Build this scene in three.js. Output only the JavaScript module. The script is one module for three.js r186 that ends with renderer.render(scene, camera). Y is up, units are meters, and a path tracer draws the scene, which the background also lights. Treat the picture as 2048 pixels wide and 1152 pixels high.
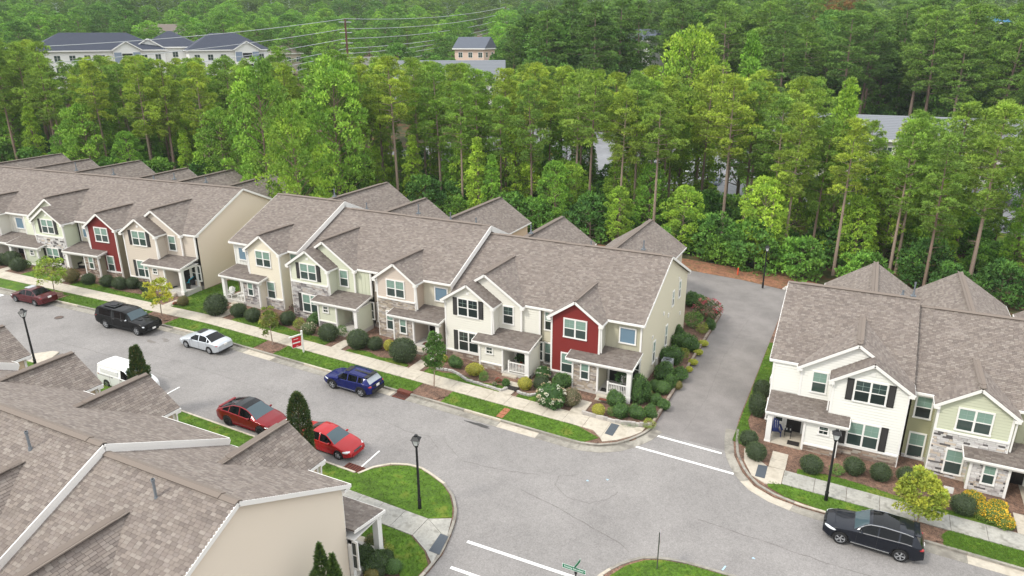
import * as THREE from 'three';
import { mergeGeometries, mergeVertices, toCreasedNormals } from 'three/addons/utils/BufferGeometryUtils.js';

// ───────────── camera, sky, sun, exposure ─────────────
const scene = new THREE.Scene();
const camera = new THREE.PerspectiveCamera(44.02, 16 / 9, 0.5, 3000);
const EYE = new THREE.Vector3(13.86, 25.85, 49.79);
camera.position.copy(EYE);
camera.rotation.order = 'YXZ';
camera.rotation.set(-0.33942, 0.46520, -0.004615);
camera.updateMatrixWorld();
const renderer = new THREE.WebGLRenderer({ antialias: true });
renderer.setSize(1024, 576);
renderer.toneMapping = THREE.LinearToneMapping;
renderer.toneMappingExposure = 1.66;
renderer.shadowMap.enabled = true;
{
  // overcast sky: brighter towards the zenith, slightly cool
  const W = 256, H = 128, d = new Float32Array(W * H * 4);
  for (let j = 0; j < H; j++) for (let i = 0; i < W; i++) {
    const el = ((j + 0.5) / H - 0.5) * Math.PI, s = Math.sin(el), o = (j * W + i) * 4;
    const L = el > 0 ? 1.02 * (0.74 + 0.36 * s) : 0.25;
    d[o] = L * 0.975; d[o + 1] = L; d[o + 2] = L * 1.03; d[o + 3] = 1;
  }
  const t = new THREE.DataTexture(d, W, H, THREE.RGBAFormat, THREE.FloatType);
  t.mapping = THREE.EquirectangularReflectionMapping; t.minFilter = t.magFilter = THREE.LinearFilter; t.needsUpdate = true;
  scene.background = t; scene.environment = t;
}
const sun = new THREE.DirectionalLight(new THREE.Color(1, 0.95, 0.86), 1.5);
sun.position.set(-62, 90, 66); sun.target.position.set(-20, 0, 0);
sun.castShadow = true; sun.shadow.radius = 20; sun.shadow.mapSize.set(2048, 2048);
Object.assign(sun.shadow.camera, { left: -140, right: 140, top: 140, bottom: -140, near: 1, far: 400 });
scene.add(sun, sun.target);

// ───────────── helpers ─────────────
let _s = 20240611;
function rnd() { _s = (_s + 0x6d2b79f5) | 0; let t = Math.imul(_s ^ (_s >>> 15), 1 | _s); t = (t + Math.imul(t ^ (t >>> 7), 61 | t)) ^ t; return ((t ^ (t >>> 14)) >>> 0) / 4294967296; }
const rr = (a, b) => a + (b - a) * rnd();
const pick = (a) => a[Math.floor(rnd() * a.length) % a.length];
const V = (x, y, z) => new THREE.Vector3(x, y, z);
const names = new Map();
function numbered(n) { const k = names.get(n) ?? 0; names.set(n, k + 1); return k ? n + '_' + String(k).padStart(3, '0') : n; }
function tag(o, label, category, group, kind) {
  if (label) o.userData.label = label;
  if (category) o.userData.category = category;
  if (group) o.userData.group = group;
  if (kind) o.userData.kind = kind;
  return o;
}
function thing(name, label, category, group) { const o = new THREE.Group(); o.name = numbered(name); scene.add(o); return tag(o, label, category, group); }
function shade(o) { o.castShadow = true; o.receiveShadow = true; return o; }
function part(name, geo, mat, parent) { const m = shade(new THREE.Mesh(geo, mat)); m.name = parent === scene ? numbered(name) : name; parent.add(m); return m; }
function struct(name, geo, mat) { const m = part(name, geo, mat, scene); m.userData.kind = 'structure'; return m; }
// a copy of a thing, with its parts, under the next number
function copy(src, label, group) { const c = src.clone(); c.name = numbered(src.name.replace(/_\d{3}$/, '')); c.userData = { ...src.userData }; if (label) c.userData.label = label; if (group) c.userData.group = group; scene.add(c); return c; }

const S = 0.035;                                  // the street falls gently to the right
const gy = (x) => -S * Math.max(-110, Math.min(80, x));
const ground = (x, z) => { const d = Math.hypot(x - 5, z - 45); const r = Math.max(0, d - 135); return gy(x) + 0.09 * r * r / (r + 25); };

// collects triangles
class MB {
  constructor() { this.p = []; this.c = []; this.u = []; this.n = 0; }
  tri(a, b, c, col) {
    this.p.push(a.x, a.y, a.z, b.x, b.y, b.z, c.x, c.y, c.z); this.n++;
    const k = col || [1, 1, 1]; this.c.push(...k, ...k, ...k);
    const e1x = b.x - a.x, e1y = b.y - a.y, e1z = b.z - a.z, e2x = c.x - a.x, e2y = c.y - a.y, e2z = c.z - a.z;
    const nx = Math.abs(e1y * e2z - e1z * e2y), ny = Math.abs(e1z * e2x - e1x * e2z), nz = Math.abs(e1x * e2y - e1y * e2x);
    for (const q of [a, b, c]) { if (ny >= nx && ny >= nz) this.u.push(q.x, -q.z); else if (nx >= nz) this.u.push(q.z, q.y); else this.u.push(q.x, q.y); }
  }
  poly(pts, col) { for (let i = 1; i + 1 < pts.length; i++) this.tri(pts[0], pts[i], pts[i + 1], col); return this; }
  box(x0, x1, y0, y1, z0, z1, col) {
    const A = V(x0, y0, z0), B = V(x1, y0, z0), C = V(x1, y1, z0), D = V(x0, y1, z0), E = V(x0, y0, z1), F = V(x1, y0, z1), G = V(x1, y1, z1), H = V(x0, y1, z1);
    this.poly([E, F, G, H], col).poly([B, A, D, C], col).poly([F, B, C, G], col).poly([A, E, H, D], col).poly([H, G, C, D], col).poly([A, B, F, E], col);
    return this;
  }
  // a straight bar of section w × h from a to b; up gives the h direction
  bar(a, b, w, h, up = V(0, 1, 0), col) {
    const d = b.clone().sub(a).normalize(), s = d.clone().cross(up).normalize(), u = s.clone().cross(d).normalize();
    const q = [[-1, -1], [1, -1], [1, 1], [-1, 1]].map(([i, j]) => s.clone().multiplyScalar(i * w / 2).addScaledVector(u, j * h / 2));
    const P = q.map((o) => a.clone().add(o)), Q = q.map((o) => b.clone().add(o));
    for (let i = 0; i < 4; i++) { const j = (i + 1) % 4; this.poly([P[j], P[i], Q[i], Q[j]].reverse(), col); }
    this.poly([P[0], P[1], P[2], P[3]].reverse(), col).poly([Q[0], Q[1], Q[2], Q[3]], col);
    return this;
  }
  tube(a, b, r0, r1, n = 6, col) {
    const d = b.clone().sub(a).normalize(), s = Math.abs(d.y) < 0.95 ? d.clone().cross(V(0, 1, 0)).normalize() : d.clone().cross(V(1, 0, 0)).normalize(), u = d.clone().cross(s);
    const at = (p, r, k) => p.clone().addScaledVector(s, r * Math.cos(k / n * 6.2832)).addScaledVector(u, r * Math.sin(k / n * 6.2832));
    for (let k = 0; k < n; k++) { const A = at(a, r0, k), B = at(a, r0, k + 1), C = at(b, r1, k + 1), D = at(b, r1, k); this.tri(A, B, C, col); this.tri(A, C, D, col); this.tri(b, D, C, col); }
    return this;
  }
  // upright slab from a flat outline (list of [x, z], any winding); y from f(x, z) plus h; sides down by t
  slab(pts, h, t, f = gy, col) {
    const sh = THREE.ShapeUtils, c = pts.map(([x, z]) => new THREE.Vector2(x, -z));
    if (sh.isClockWise(c)) { c.reverse(); }
    const q = c.map((v) => V(v.x, f(v.x, -v.y) + h, -v.y));
    for (const [i, j, k] of sh.triangulateShape(c, [])) this.tri(q[i], q[j], q[k], col);
    if (t) for (let i = 0; i < q.length; i++) { const a = q[i], b = q[(i + 1) % q.length], A = a.clone(), B = b.clone(); A.y -= t; B.y -= t; this.poly([A, B, b, a], col); }
    return this;
  }
  geo(smooth) {
    const g = new THREE.BufferGeometry();
    g.setAttribute('position', new THREE.Float32BufferAttribute(this.p, 3));
    g.setAttribute('color', new THREE.Float32BufferAttribute(this.c, 3));
    g.setAttribute('uv', new THREE.Float32BufferAttribute(this.u, 2));
    g.computeVertexNormals();
    if (smooth) g.setIndex(Array.from({ length: this.n * 3 }, (_, i) => i));
    return smooth ? toCreasedNormals(g, smooth) : g;
  }
  build(name, mat, parent, smooth) { return part(name, this.geo(smooth), mat, parent); }
}
// clip a convex 2-D polygon by a convex 2-D polygon (counter-clockwise)
function clip(sub, win) {
  let out = sub;
  for (let i = 0; i < win.length && out.length; i++) {
    const a = win[i], b = win[(i + 1) % win.length], inp = out; out = [];
    const side = (p) => (b[0] - a[0]) * (p[1] - a[1]) - (b[1] - a[1]) * (p[0] - a[0]);
    for (let k = 0; k < inp.length; k++) {
      const p = inp[k], q = inp[(k + 1) % inp.length], sp = side(p), sq = side(q);
      if (sp >= 0) out.push(p);
      if ((sp > 0 && sq < 0) || (sp < 0 && sq > 0)) { const t = sp / (sp - sq); out.push([p[0] + (q[0] - p[0]) * t, p[1] + (q[1] - p[1]) * t]); }
    }
  }
  return out;
}
const area2 = (p) => { let a = 0; for (let i = 0; i < p.length; i++) { const q = p[(i + 1) % p.length]; a += p[i][0] * q[1] - q[0] * p[i][1]; } return a / 2; };

// tileable noise textures
function lattice(seed, n) { const a = new Float32Array(n * n); let s = seed; for (let i = 0; i < a.length; i++) { s = (Math.imul(s, 1664525) + 1013904223) >>> 0; a[i] = s / 4294967296; } return a; }
function noiseLayer(seed, n) { const a = lattice(seed, n); return (u, v) => { const x = u * n, y = v * n, i = Math.floor(x), j = Math.floor(y), f = x - i, g = y - j, s = f * f * (3 - 2 * f), t = g * g * (3 - 2 * g), at = (p, q) => a[((q % n + n) % n) * n + ((p % n + n) % n)]; return (at(i, j) * (1 - s) + at(i + 1, j) * s) * (1 - t) + (at(i, j + 1) * (1 - s) + at(i + 1, j + 1) * s) * t; }; }
function texture(size, metres, fn, srgb = true) {
  const d = new Uint8Array(size * size * 4);
  for (let j = 0; j < size; j++) for (let i = 0; i < size; i++) { const c = fn(i / size, j / size), o = (j * size + i) * 4; for (let k = 0; k < 3; k++) d[o + k] = Math.max(0, Math.min(255, Math.round((c.length ? c[k] : c) * 255))); d[o + 3] = 255; }
  const t = new THREE.DataTexture(d, size, size, THREE.RGBAFormat); t.wrapS = t.wrapT = THREE.RepeatWrapping; t.magFilter = t.minFilter = THREE.LinearFilter;
  if (srgb) t.colorSpace = THREE.SRGBColorSpace;
  t.repeat.set(1 / metres, 1 / metres); t.needsUpdate = true;
  return t;
}
const mix = (a, b, t) => a.map((x, i) => x + (b[i] - x) * t);
const sm = (a, b, x) => { const t = Math.max(0, Math.min(1, (x - a) / (b - a))); return t * t * (3 - 2 * t); };
function surf(size, metres, base, spots, fine, o = {}) {
  const L = [4, 9, 23, 61, 170, 380].filter((n) => n < size).map((n, i) => noiseLayer(77 + i * 991 + size + metres * 13 + (o.seed || 0), n));
  return texture(size, metres, (u, v) => { let k = 0; for (const [i, w] of spots) k += (L[i](u, v) - 0.5) * w; const f = (L[L.length - 1](u, v) - 0.5) * fine; let c = base.map((b) => b * (1 + k) + f); if (o.tint) c = mix(c, o.tint, sm(o.at[0], o.at[1], L[1](u, v) * 0.55 + L[2](u, v) * 0.45)); return c; });
}
const M = {};
const std = (p) => new THREE.MeshStandardMaterial({ roughness: 0.85, side: THREE.DoubleSide, ...p });
const hex = (h) => new THREE.Color(h);
M.asphalt = std({ map: surf(1024, 14, [0.53, 0.515, 0.505], [[0, 0.08], [1, 0.05], [2, 0.035], [3, 0.03], [4, 0.07]], 0.09), roughness: 0.92 });
M.asphaltNew = std({ map: surf(512, 9, [0.505, 0.485, 0.475], [[0, 0.08], [1, 0.09], [2, 0.05], [4, 0.07]], 0.06, { seed: 5 }), roughness: 0.92 });
M.lot = std({ map: surf(256, 12, [0.52, 0.525, 0.54], [[0, 0.12], [2, 0.1]], 0.05, { seed: 15 }), roughness: 0.9 });
M.concrete = std({ map: surf(512, 5, [0.75, 0.715, 0.655], [[0, 0.1], [1, 0.1], [2, 0.09], [3, 0.06]], 0.05, { tint: [0.66, 0.625, 0.565], at: [0.42, 0.9] }), roughness: 0.9 });
M.concreteGrey = std({ map: surf(512, 4, [0.66, 0.65, 0.62], [[0, 0.16], [1, 0.2], [2, 0.16], [3, 0.1]], 0.06, { seed: 9, tint: [0.53, 0.52, 0.49], at: [0.4, 0.9] }), roughness: 0.9 });
M.gutter = std({ map: surf(512, 6, [0.60, 0.58, 0.54], [[0, 0.2], [1, 0.22], [2, 0.16], [3, 0.1]], 0.08, { seed: 3, tint: [0.47, 0.45, 0.42], at: [0.4, 0.85] }), roughness: 0.9 });
M.grass = std({ map: surf(1024, 9, [0.295, 0.415, 0.085], [[0, 0.18], [1, 0.2], [2, 0.16], [3, 0.16], [4, 0.26]], 0.09, { tint: [0.41, 0.455, 0.15], at: [0.56, 0.86] }), roughness: 1 });
M.blade = std({ vertexColors: true, roughness: 1 });
M.mulch = std({ map: surf(512, 3, [0.43, 0.335, 0.28], [[0, 0.2], [1, 0.2], [2, 0.25], [3, 0.35], [4, 0.5]], 0.2), roughness: 1 });
M.straw = std({ map: surf(512, 5, [0.56, 0.39, 0.29], [[0, 0.25], [1, 0.3], [2, 0.25], [3, 0.2], [4, 0.3]], 0.12, { tint: [0.42, 0.33, 0.22], at: [0.5, 0.75] }), roughness: 1 });
M.floor = std({ map: surf(512, 14, [0.26, 0.27, 0.14], [[0, 0.3], [1, 0.4], [2, 0.4], [3, 0.3], [4, 0.3]], 0.1, { tint: [0.38, 0.27, 0.18], at: [0.45, 0.7] }), roughness: 1 });
M.paint = std({ color: hex('#e9e7e2'), roughness: 0.7 });
M.white = std({ color: hex('#eceae6'), roughness: 0.55 });
M.roof = std({ vertexColors: true, roughness: 0.95 });
M.roofDeck = std({ color: hex('#5d544f'), roughness: 0.95 });
M.black = std({ color: hex('#17181a'), roughness: 0.5 });
M.metal = std({ color: hex('#7d8389'), roughness: 0.6, metalness: 0.3 });
M.stone = std({ vertexColors: true, roughness: 0.95 });
M.mortar = std({ color: hex('#7d766d'), roughness: 1 });
M.leaf = std({ vertexColors: true, roughness: 0.75 });
M.bark = std({ color: hex('#6f5f52'), roughness: 1 });
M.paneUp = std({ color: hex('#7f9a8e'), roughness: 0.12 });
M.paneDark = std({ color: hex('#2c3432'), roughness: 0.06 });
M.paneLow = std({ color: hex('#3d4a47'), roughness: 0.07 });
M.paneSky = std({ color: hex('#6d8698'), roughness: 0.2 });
M.muntin = std({ color: hex('#8fa299'), roughness: 0.4 });
M.shutter = std({ color: hex('#272523'), roughness: 0.6 });
M.doorRed = std({ color: hex('#8c1712'), roughness: 0.4 });
M.doorBlack = std({ color: hex('#1b1b1c'), roughness: 0.4 });
M.found = std({ color: hex('#bdb9b2'), roughness: 0.9 });
const sideMats = {};
const siding = (h) => sideMats[h] ??= std({ color: hex(h), roughness: 0.7 });

// ───────────── ground, road, kerbs, pavements ─────────────
const bend = (x) => (x < -38 ? (-38 - x) * 0.08 : 0);        // the street curves a little at the left
{
  const g = new THREE.PlaneGeometry(2400, 2000, 240, 200); g.rotateX(-Math.PI / 2); g.translate(-300, 0, -500);
  const p = g.attributes.position, uv = g.attributes.uv;
  for (let i = 0; i < p.count; i++) { p.setY(i, ground(p.getX(i), p.getZ(i)) - 0.1); uv.setXY(i, p.getX(i), -p.getZ(i)); }
  g.computeVertexNormals();
  struct('ground', g, M.floor);
}
const sheet = (name, pts, h, mat, t = 0) => struct(name, new MB().slab(pts, h, t).geo(), mat);
const along = (x0, x1, z, n = 24) => Array.from({ length: n + 1 }, (_, i) => { const x = x0 + (x1 - x0) * i / n; return [x, z + bend(x)]; });
const far = -108;
sheet('street', [...along(far, -2, 9.6), [2, 6], [9, 6], [12, 9.6], [60, 9.6], [60, 19], [4, 30], [4, 62], [-4, 62], [-4, 22], ...along(-4, far, 21.4)], 0, M.asphalt);
sheet('back_road', [[2.4, 6.6], [8.7, 6.6], [8.7, -30], [2.5, -30]], 0.004, M.asphaltNew);
sheet('back_lane', [[0.9, -19.9], [3.0, -17.9], [8.7, -17.9], [8.7, -28.4], [3, -29.6], [-6, -30], [-100, -30], [-100, -20.4], [0.8, -20.4]], 0.008, M.asphaltNew);
sheet('pine_straw', [[-100, -30], [-6, -30], [3, -29.6], [8.7, -28.4], [10.5, -26], [22, -26], [22, -30], [8, -33.5], [-8, -34.2], [-100, -34]], 0.02, M.straw);
// lots: raised 0.1 above the road
const mCorner = [[-0.6, 10.55], [0.5, 10.2], [1.5, 9.45], [2.25, 8.4], [2.75, 7.2], [2.98, 6]];
sheet('planting_bed', [...along(far, -1.2, 10.6), ...mCorner, [3.02, -17.8], [0.95, -19.8], [0.85, -20.5], ...along(0, far, -20.5).map(([x, z]) => [x, -20.5])], 0.1, M.mulch, 0.2);
const rCorner = [[8.15, 2], [8.3, 5], [8.7, 6.9], [9.5, 8.6], [10.4, 9.75], [11.6, 10.35], [13.2, 10.6]];
sheet('planting_bed', [...rCorner, [60, 10.6], [60, -26], [8.2, -26]], 0.1, M.mulch, 0.2);
const fCurve = [[-11.6, 20.45], [-11.15, 19.4], [-10.35, 18.55], [-9.3, 18.1], [-8.4, 18.05], [-7.5, 18.3], [-6.3, 18.75], [-5.3, 19.45], [-4.5, 20.4], [-4.02, 21.3], [-3.6, 22.6], [-3.25, 24], [-3.2, 25.4], [-3.3, 27], [-3.4, 60]];
sheet('lawn_soil', [...along(far, -12.4, 20.45), ...fCurve, [far, 60]], 0.1, M.mulch, 0.2);
const iCurve = [[3.9, 60], [4.1, 24], [4.25, 22.6], [4.7, 21.2], [5.4, 20], [6.2, 19.2], [7.1, 18.75], [8.4, 18.45], [10.9, 18.3], [14, 18.3], [60, 18.4]];
sheet('corner_soil', [...iCurve, [60, 60]], 0.1, M.mulch, 0.2);

// kerb and gutter laid in lengths along a line; the gutter lies to the left of the direction of travel
function kerbRun(name, pts, seg, side, gut, gm = M.gutter, kw = 0.17) {
  const grp = new THREE.Group(); grp.name = numbered(name); grp.userData.kind = 'structure'; scene.add(grp);
  const P = pts.map(([x, z]) => new THREE.Vector2(x, z)), len = [0]; for (let i = 1; i < P.length; i++) len.push(len[i - 1] + P[i].distanceTo(P[i - 1]));
  const at = (d) => { let i = 1; while (i < len.length - 1 && len[i] < d) i++; const t = (d - len[i - 1]) / (len[i] - len[i - 1]); return P[i - 1].clone().lerp(P[i], t); };
  const nor = (d) => { const a = at(Math.max(0, d - 0.15)), b = at(Math.min(len[len.length - 1], d + 0.15)), v = b.sub(a).normalize(); return new THREE.Vector2(v.y, -v.x).multiplyScalar(side); };
  const L = len[len.length - 1], n = Math.max(1, Math.round(L / seg));
  for (let k = 0; k < n; k++) {
    const d0 = L * k / n + (k ? 0.009 : 0), d1 = L * (k + 1) / n - 0.009, m = Math.max(1, Math.ceil((d1 - d0) / 0.7));
    const ring = (w) => Array.from({ length: m + 1 }, (_, i) => { const d = d0 + (d1 - d0) * i / m, q = at(d).addScaledVector(nor(d), w); return [q.x, q.y]; });
    const tone = rr(0.86, 1.1), c = [tone, tone, tone], b = new MB();
    const r0 = ring(0), r1 = ring(kw), r2 = ring(kw + gut);
    b.slab([...r0, ...r1.slice().reverse()], 0.145, 0.16, gy, c);
    part('kerb', b.geo(), k % 5 === 3 ? M.concrete : gm, grp);
    if (gut) part('gutter', new MB().slab([...r1, ...r2.slice().reverse()], 0.012, 0.03, gy, c).geo(), k % 4 === 2 && rnd() < 0.55 ? M.concrete : gm, grp);
  }
}
kerbRun('kerb_line', [...along(far, -1.2, 10.5), [-0.6, 10.45], [0.4, 10.1], [1.4, 9.35], [2.1, 8.3], [2.62, 7.2], [2.85, 6.2]], 3.0, -1, 0.72);
kerbRun('kerb_line', [[8.42, 3.6], [8.6, 5], [8.95, 6.75], [9.7, 8.4], [10.55, 9.5], [11.7, 10.1], [13.2, 10.42], [60, 10.5]], 3.0, -1, 0.72);
kerbRun('kerb_line', [...along(far, -12.3, 20.4).slice(0, -1), [-11.75, 20.4]], 3.2, 1 * -1, 0.74, M.concrete, 0.14);
kerbRun('kerb_line', [...fCurve.slice(0, 7)], 2.6, -1, 0.34, M.concrete, 0.16);
kerbRun('kerb_line', [...fCurve.slice(6)], 2.6, -1, 0.62, M.gutter, 0.16);
kerbRun('kerb_line', [...iCurve], 2.8, -1, 0.62, M.gutter, 0.16);

// pavements: every slab its own piece with a joint between
function slabs(name, x0, x1, n, zi, zo, mat = M.concrete, skip = []) {
  const g = new THREE.Group(); g.name = numbered(name); g.userData.kind = 'structure'; scene.add(g);
  for (let k = 0; k < n; k++) {
    if (skip.includes(k)) continue;
    const a = x0 + (x1 - x0) * k / n + 0.012, b = x0 + (x1 - x0) * (k + 1) / n - 0.012, dy = rr(-0.004, 0.004);
    const m = new MB().slab([[a, zi + bend(a)], [b, zi + bend(b)], [b, zo + bend(b)], [a, zo + bend(a)]], 0.155 + dy, 0.1).build('slab', mat, g);
    m.geometry.attributes.uv.array.forEach((v, i, A) => { A[i] = v + (i % 2 ? 0 : Math.floor(k * 7.31) * 1.37); });
  }
  return g;
}
const swM = slabs('pavement', -107, -1.36, 68, 7.12, 8.68);
new MB().slab([[-1.34, 7.12], [0.2, 7.12], [0.2, 9.35], [-0.55, 8.7], [-1.34, 8.68]], 0.155, 0.1).build('slab', M.concrete, swM);
new MB().slab([[0.22, 7.12], [1.5, 6.95], [2.55, 6.62], [2.5, 7.3], [2.0, 8.2], [1.3, 9.1], [0.5, 9.75], [0.22, 9.37]], 0.15, 0.1).build('slab', M.concrete, swM);
const swR = slabs('pavement', 11.88, 59.4, 26, 7.28, 8.86, M.concreteGrey);
new MB().slab([[9.15, 5.9], [10.85, 7.35], [11.86, 7.28], [11.86, 8.95], [11, 9.35], [10.1, 8.85], [9.4, 7.4]], 0.15, 0.1).build('slab', M.concrete, swR);
const swF = slabs('pavement', -106.5, -5.4, 67, 22.06, 23.62, M.concreteGrey);
new MB().slab([[-5.38, 22.06], [-4.25, 21.42], [-3.72, 22.75], [-4.1, 22.75]], 0.155, 0.1).build('slab', M.concreteGrey, swF);
new MB().slab([[-5.38, 22.08], [-4.12, 22.77], [-3.7, 22.77], [-3.3, 24.95], [-4.1, 24.3], [-5.38, 23.62]], 0.152, 0.1).build('slab', M.concreteGrey, swF);
const swI = slabs('pavement', 4.75, 9.9, 1, 22.2, 23.9, M.concrete);
new MB().slab([[4.3, 22.6], [4.75, 21.5], [5.3, 22.1], [4.75, 24.6], [4.2, 24.4]], 0.15, 0.1).build('slab', M.concrete, swI);
// tactile mats at the ramps
function mat4(label, pts) {
  const o = thing('tactile_mat', label, 'tactile mat', 'grey tactile mats at the pavement ramps');
  const b = new MB().slab(pts, 0.166, 0.01); b.build('mat', std({ color: hex('#4d535a'), roughness: 0.8 }), o);
  const d = new MB(), [A, B, C, D] = pts;
  for (let i = 1; i < 8; i++) for (let j = 1; j < 12; j++) { const s = i / 8, t = j / 12, x = A[0] * (1 - s) * (1 - t) + B[0] * s * (1 - t) + C[0] * s * t + D[0] * (1 - s) * t, z = A[1] * (1 - s) * (1 - t) + B[1] * s * (1 - t) + C[1] * s * t + D[1] * (1 - s) * t; d.box(x - 0.02, x + 0.02, gy(x) + 0.165, gy(x) + 0.172, z - 0.02, z + 0.02); }
  tag(d.build('bumps', std({ color: hex('#535a61'), roughness: 0.8 }), o), null, null, null, 'stuff');
}
mat4('slate grey tactile mat on the pavement at the corner of the red gabled house', [[0.29, 7.22], [0.87, 7.22], [0.9, 8.8], [0.32, 8.75]]);
mat4('slate grey tactile mat on the ramp by the white corner house', [[10.29, 7.46], [10.86, 7.34], [10.88, 8.83], [10.3, 8.86]]);
mat4('slate grey tactile mat on the ramp of the round lawn corner', [[-4.12, 22.8], [-3.62, 22.8], [-3.3, 24.24], [-3.95, 24.23]]);

// turf
const turf = [];
function lawn(pts, name = 'lawn') { turf.push(pts); return sheet(name, pts, 0.135, M.grass, 0.04); }
const strip = (x0, x1, a, b) => [...along(x0, x1, a, 12), ...along(x1, x0, b, 12)];
const ringsAt = [-29.26, -13.1, -42.6, -56.3, 19.4];
lawn(strip(far, -58.4, 8.72, 10.5)); lawn(strip(-54.6, -44.2, 8.72, 10.5)); lawn(strip(-40.9, -30.4, 8.72, 10.5));
lawn(strip(-28.1, -14.5, 8.72, 10.5)); lawn([...strip(-11.8, -1.6, 8.72, 10.5).slice(0, 13), [0.13, 9.42], [-0.6, 10.4], ...along(-1.6, -11.8, 10.5, 6)]);
lawn([[-58.4, 8.72 + bend(-58)], [-54.6, 8.72 + bend(-54.6)], [-55, 9.3 + bend(-55)], [-57.9, 9.3 + bend(-58)]]);
// front lawns, each a strip along the pavement with a wavy bed edge
const wavy = (x0, x1, z, amp, n = 10) => Array.from({ length: n + 1 }, (_, i) => { const x = x1 + (x0 - x1) * i / n; return [x, z + bend(x) + amp * Math.sin(i * 1.9 + x)]; });
for (const [a, b, z] of [[-79, -70.6, 5.4], [-64.6, -58.7, 5.6], [-57.4, -46.0, 5.9], [-36.5, -25.6, 5.9], [-23.3, -17.2, 6.45], [-15.5, -8.7, 6.25], [-7.3, -5.7, 6.3], [12.6, 24.0, 6.75]]) lawn([...along(a, b, 7.08 + (a > 0 ? 0.16 : 0), 8), ...wavy(a, b, z + (a > 0 ? -0.1 : 0), 0.22)]);
lawn([[-44.2, 7.05 + bend(-44)], [-38.6, 7.06], [-38.8, 5.6], [-41.6, 3], [-42, -13], [-44.6, -13], [-44.8, 3.6], [-44.6, 5]]);
lawn([[8.25, 5.2], [9.2, 5.6], [9.4, 4.4], [8.75, 2], [8.85, -1.5], [9.6, -3], [9.7, -13], [8.2, -13]]);
lawn([[11.0, 8.98], [11.9, 8.9], [17.6, 8.9], [18.2, 9.2], [17.9, 10.4], [14.5, 10.42], [12.2, 10.1], [11.2, 9.55]]);
lawn([[20.9, 8.9], [59, 8.9], [59, 10.46], [20.6, 10.46], [20.4, 9.7]]);
lawn([...along(-100, -15.5, 20.55, 20), [-11.7, 20.58], [-10.9, 19.5], [-10.2, 18.8], [-9.2, 18.3], [-8.4, 18.27], [-7.6, 18.5], [-6.4, 18.95], [-5.5, 19.6], [-4.75, 20.5], [-4.3, 21.3], [-5.4, 22.02], ...along(-6, -100, 22.02, 20)], 'corner_lawn');
lawn([[-9.4, 23.66], [-5.5, 23.66], [-4.15, 24.36], [-3.45, 25.1], [-3.5, 27], [-3.6, 34], [-5.2, 34], [-4.6, 28], [-4.2, 26.5], [-5.2, 25.5], [-6.2, 24.9], [-8.3, 25.6], [-9.4, 25.6]]);
lawn([[5.05, 21.5], [5.6, 20.3], [6.35, 19.45], [7.2, 18.98], [8.5, 18.68], [11, 18.52], [40, 18.5], [40, 30], [10, 30], [9.95, 22.1], [5.3, 22.1]]);
// mulch rings round the street trees, low mounds
ringsAt.forEach((x, i) => { const z = 9.62 + bend(x) + (i === 4 ? 0.05 : 0), b = new MB(), n = 22; const R = (k) => 1.25 + 0.14 * Math.sin(k * 2.1 + i); for (let k = 0; k < n; k++) { const P = (q, f, h) => V(x + Math.cos(q / n * 6.2832) * R(q % n) * f, gy(x) + h, z + Math.sin(q / n * 6.2832) * R(q % n) * f * 0.72); b.tri(P(k, 1, 0.12), V(x, gy(x) + 0.23, z), P(k + 1, 1, 0.12)); } struct('mulch_ring', b.geo(1.2), M.mulch); });
// grass blades standing on the turf near the camera
{
  const b = new MB(); for (let k = 0; k < 7; k++) { const a = k * 0.9, r = 0.035 * (k % 3), l = 0.05 + 0.02 * (k % 2), c = [0.09 + 0.02 * (k % 3), 0.19 + 0.03 * (k % 2), 0.02]; b.tri(V(r * Math.cos(a) - 0.008, 0, r * Math.sin(a)), V(r * Math.cos(a) + 0.008, 0, r * Math.sin(a)), V(r * Math.cos(a) + 0.03 * Math.cos(a * 2), l, r * Math.sin(a) + 0.03 * Math.sin(a * 2)), c); }
  const g = b.geo(), mats = [], q = new THREE.Matrix4();
  for (const pts of turf) {
    const xs = pts.map((p) => p[0]), zs = pts.map((p) => p[1]), x0 = Math.min(...xs), x1 = Math.max(...xs), z0 = Math.min(...zs), z1 = Math.max(...zs);
    const inside = (x, z) => { let c = false; for (let i = 0, j = pts.length - 1; i < pts.length; j = i++) if ((pts[i][1] > z) !== (pts[j][1] > z) && x < (pts[j][0] - pts[i][0]) * (z - pts[i][1]) / (pts[j][1] - pts[i][1]) + pts[i][0]) c = !c; return c; };
    const n = Math.min(16000, (x1 - Math.max(x0, -60)) * (z1 - z0) * 85);
    for (let i = 0; i < n; i++) { const x = rr(Math.max(x0, -60), Math.min(x1, 32)), z = rr(z0, z1); if (!inside(x, z)) continue; const s = rr(0.7, 1.4); q.makeRotationY(rr(0, 6)).scale(V(s, s, s)).setPosition(x, gy(x) + 0.134, z); mats.push(q.clone()); }
  }
  const im = new THREE.InstancedMesh(g, M.blade, mats.length); mats.forEach((m, i) => im.setMatrixAt(i, m)); im.name = 'grass'; tag(shade(im), 'short green grass blades growing on the lawns and verges', 'grass', null, 'stuff'); scene.add(im);
}
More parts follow.
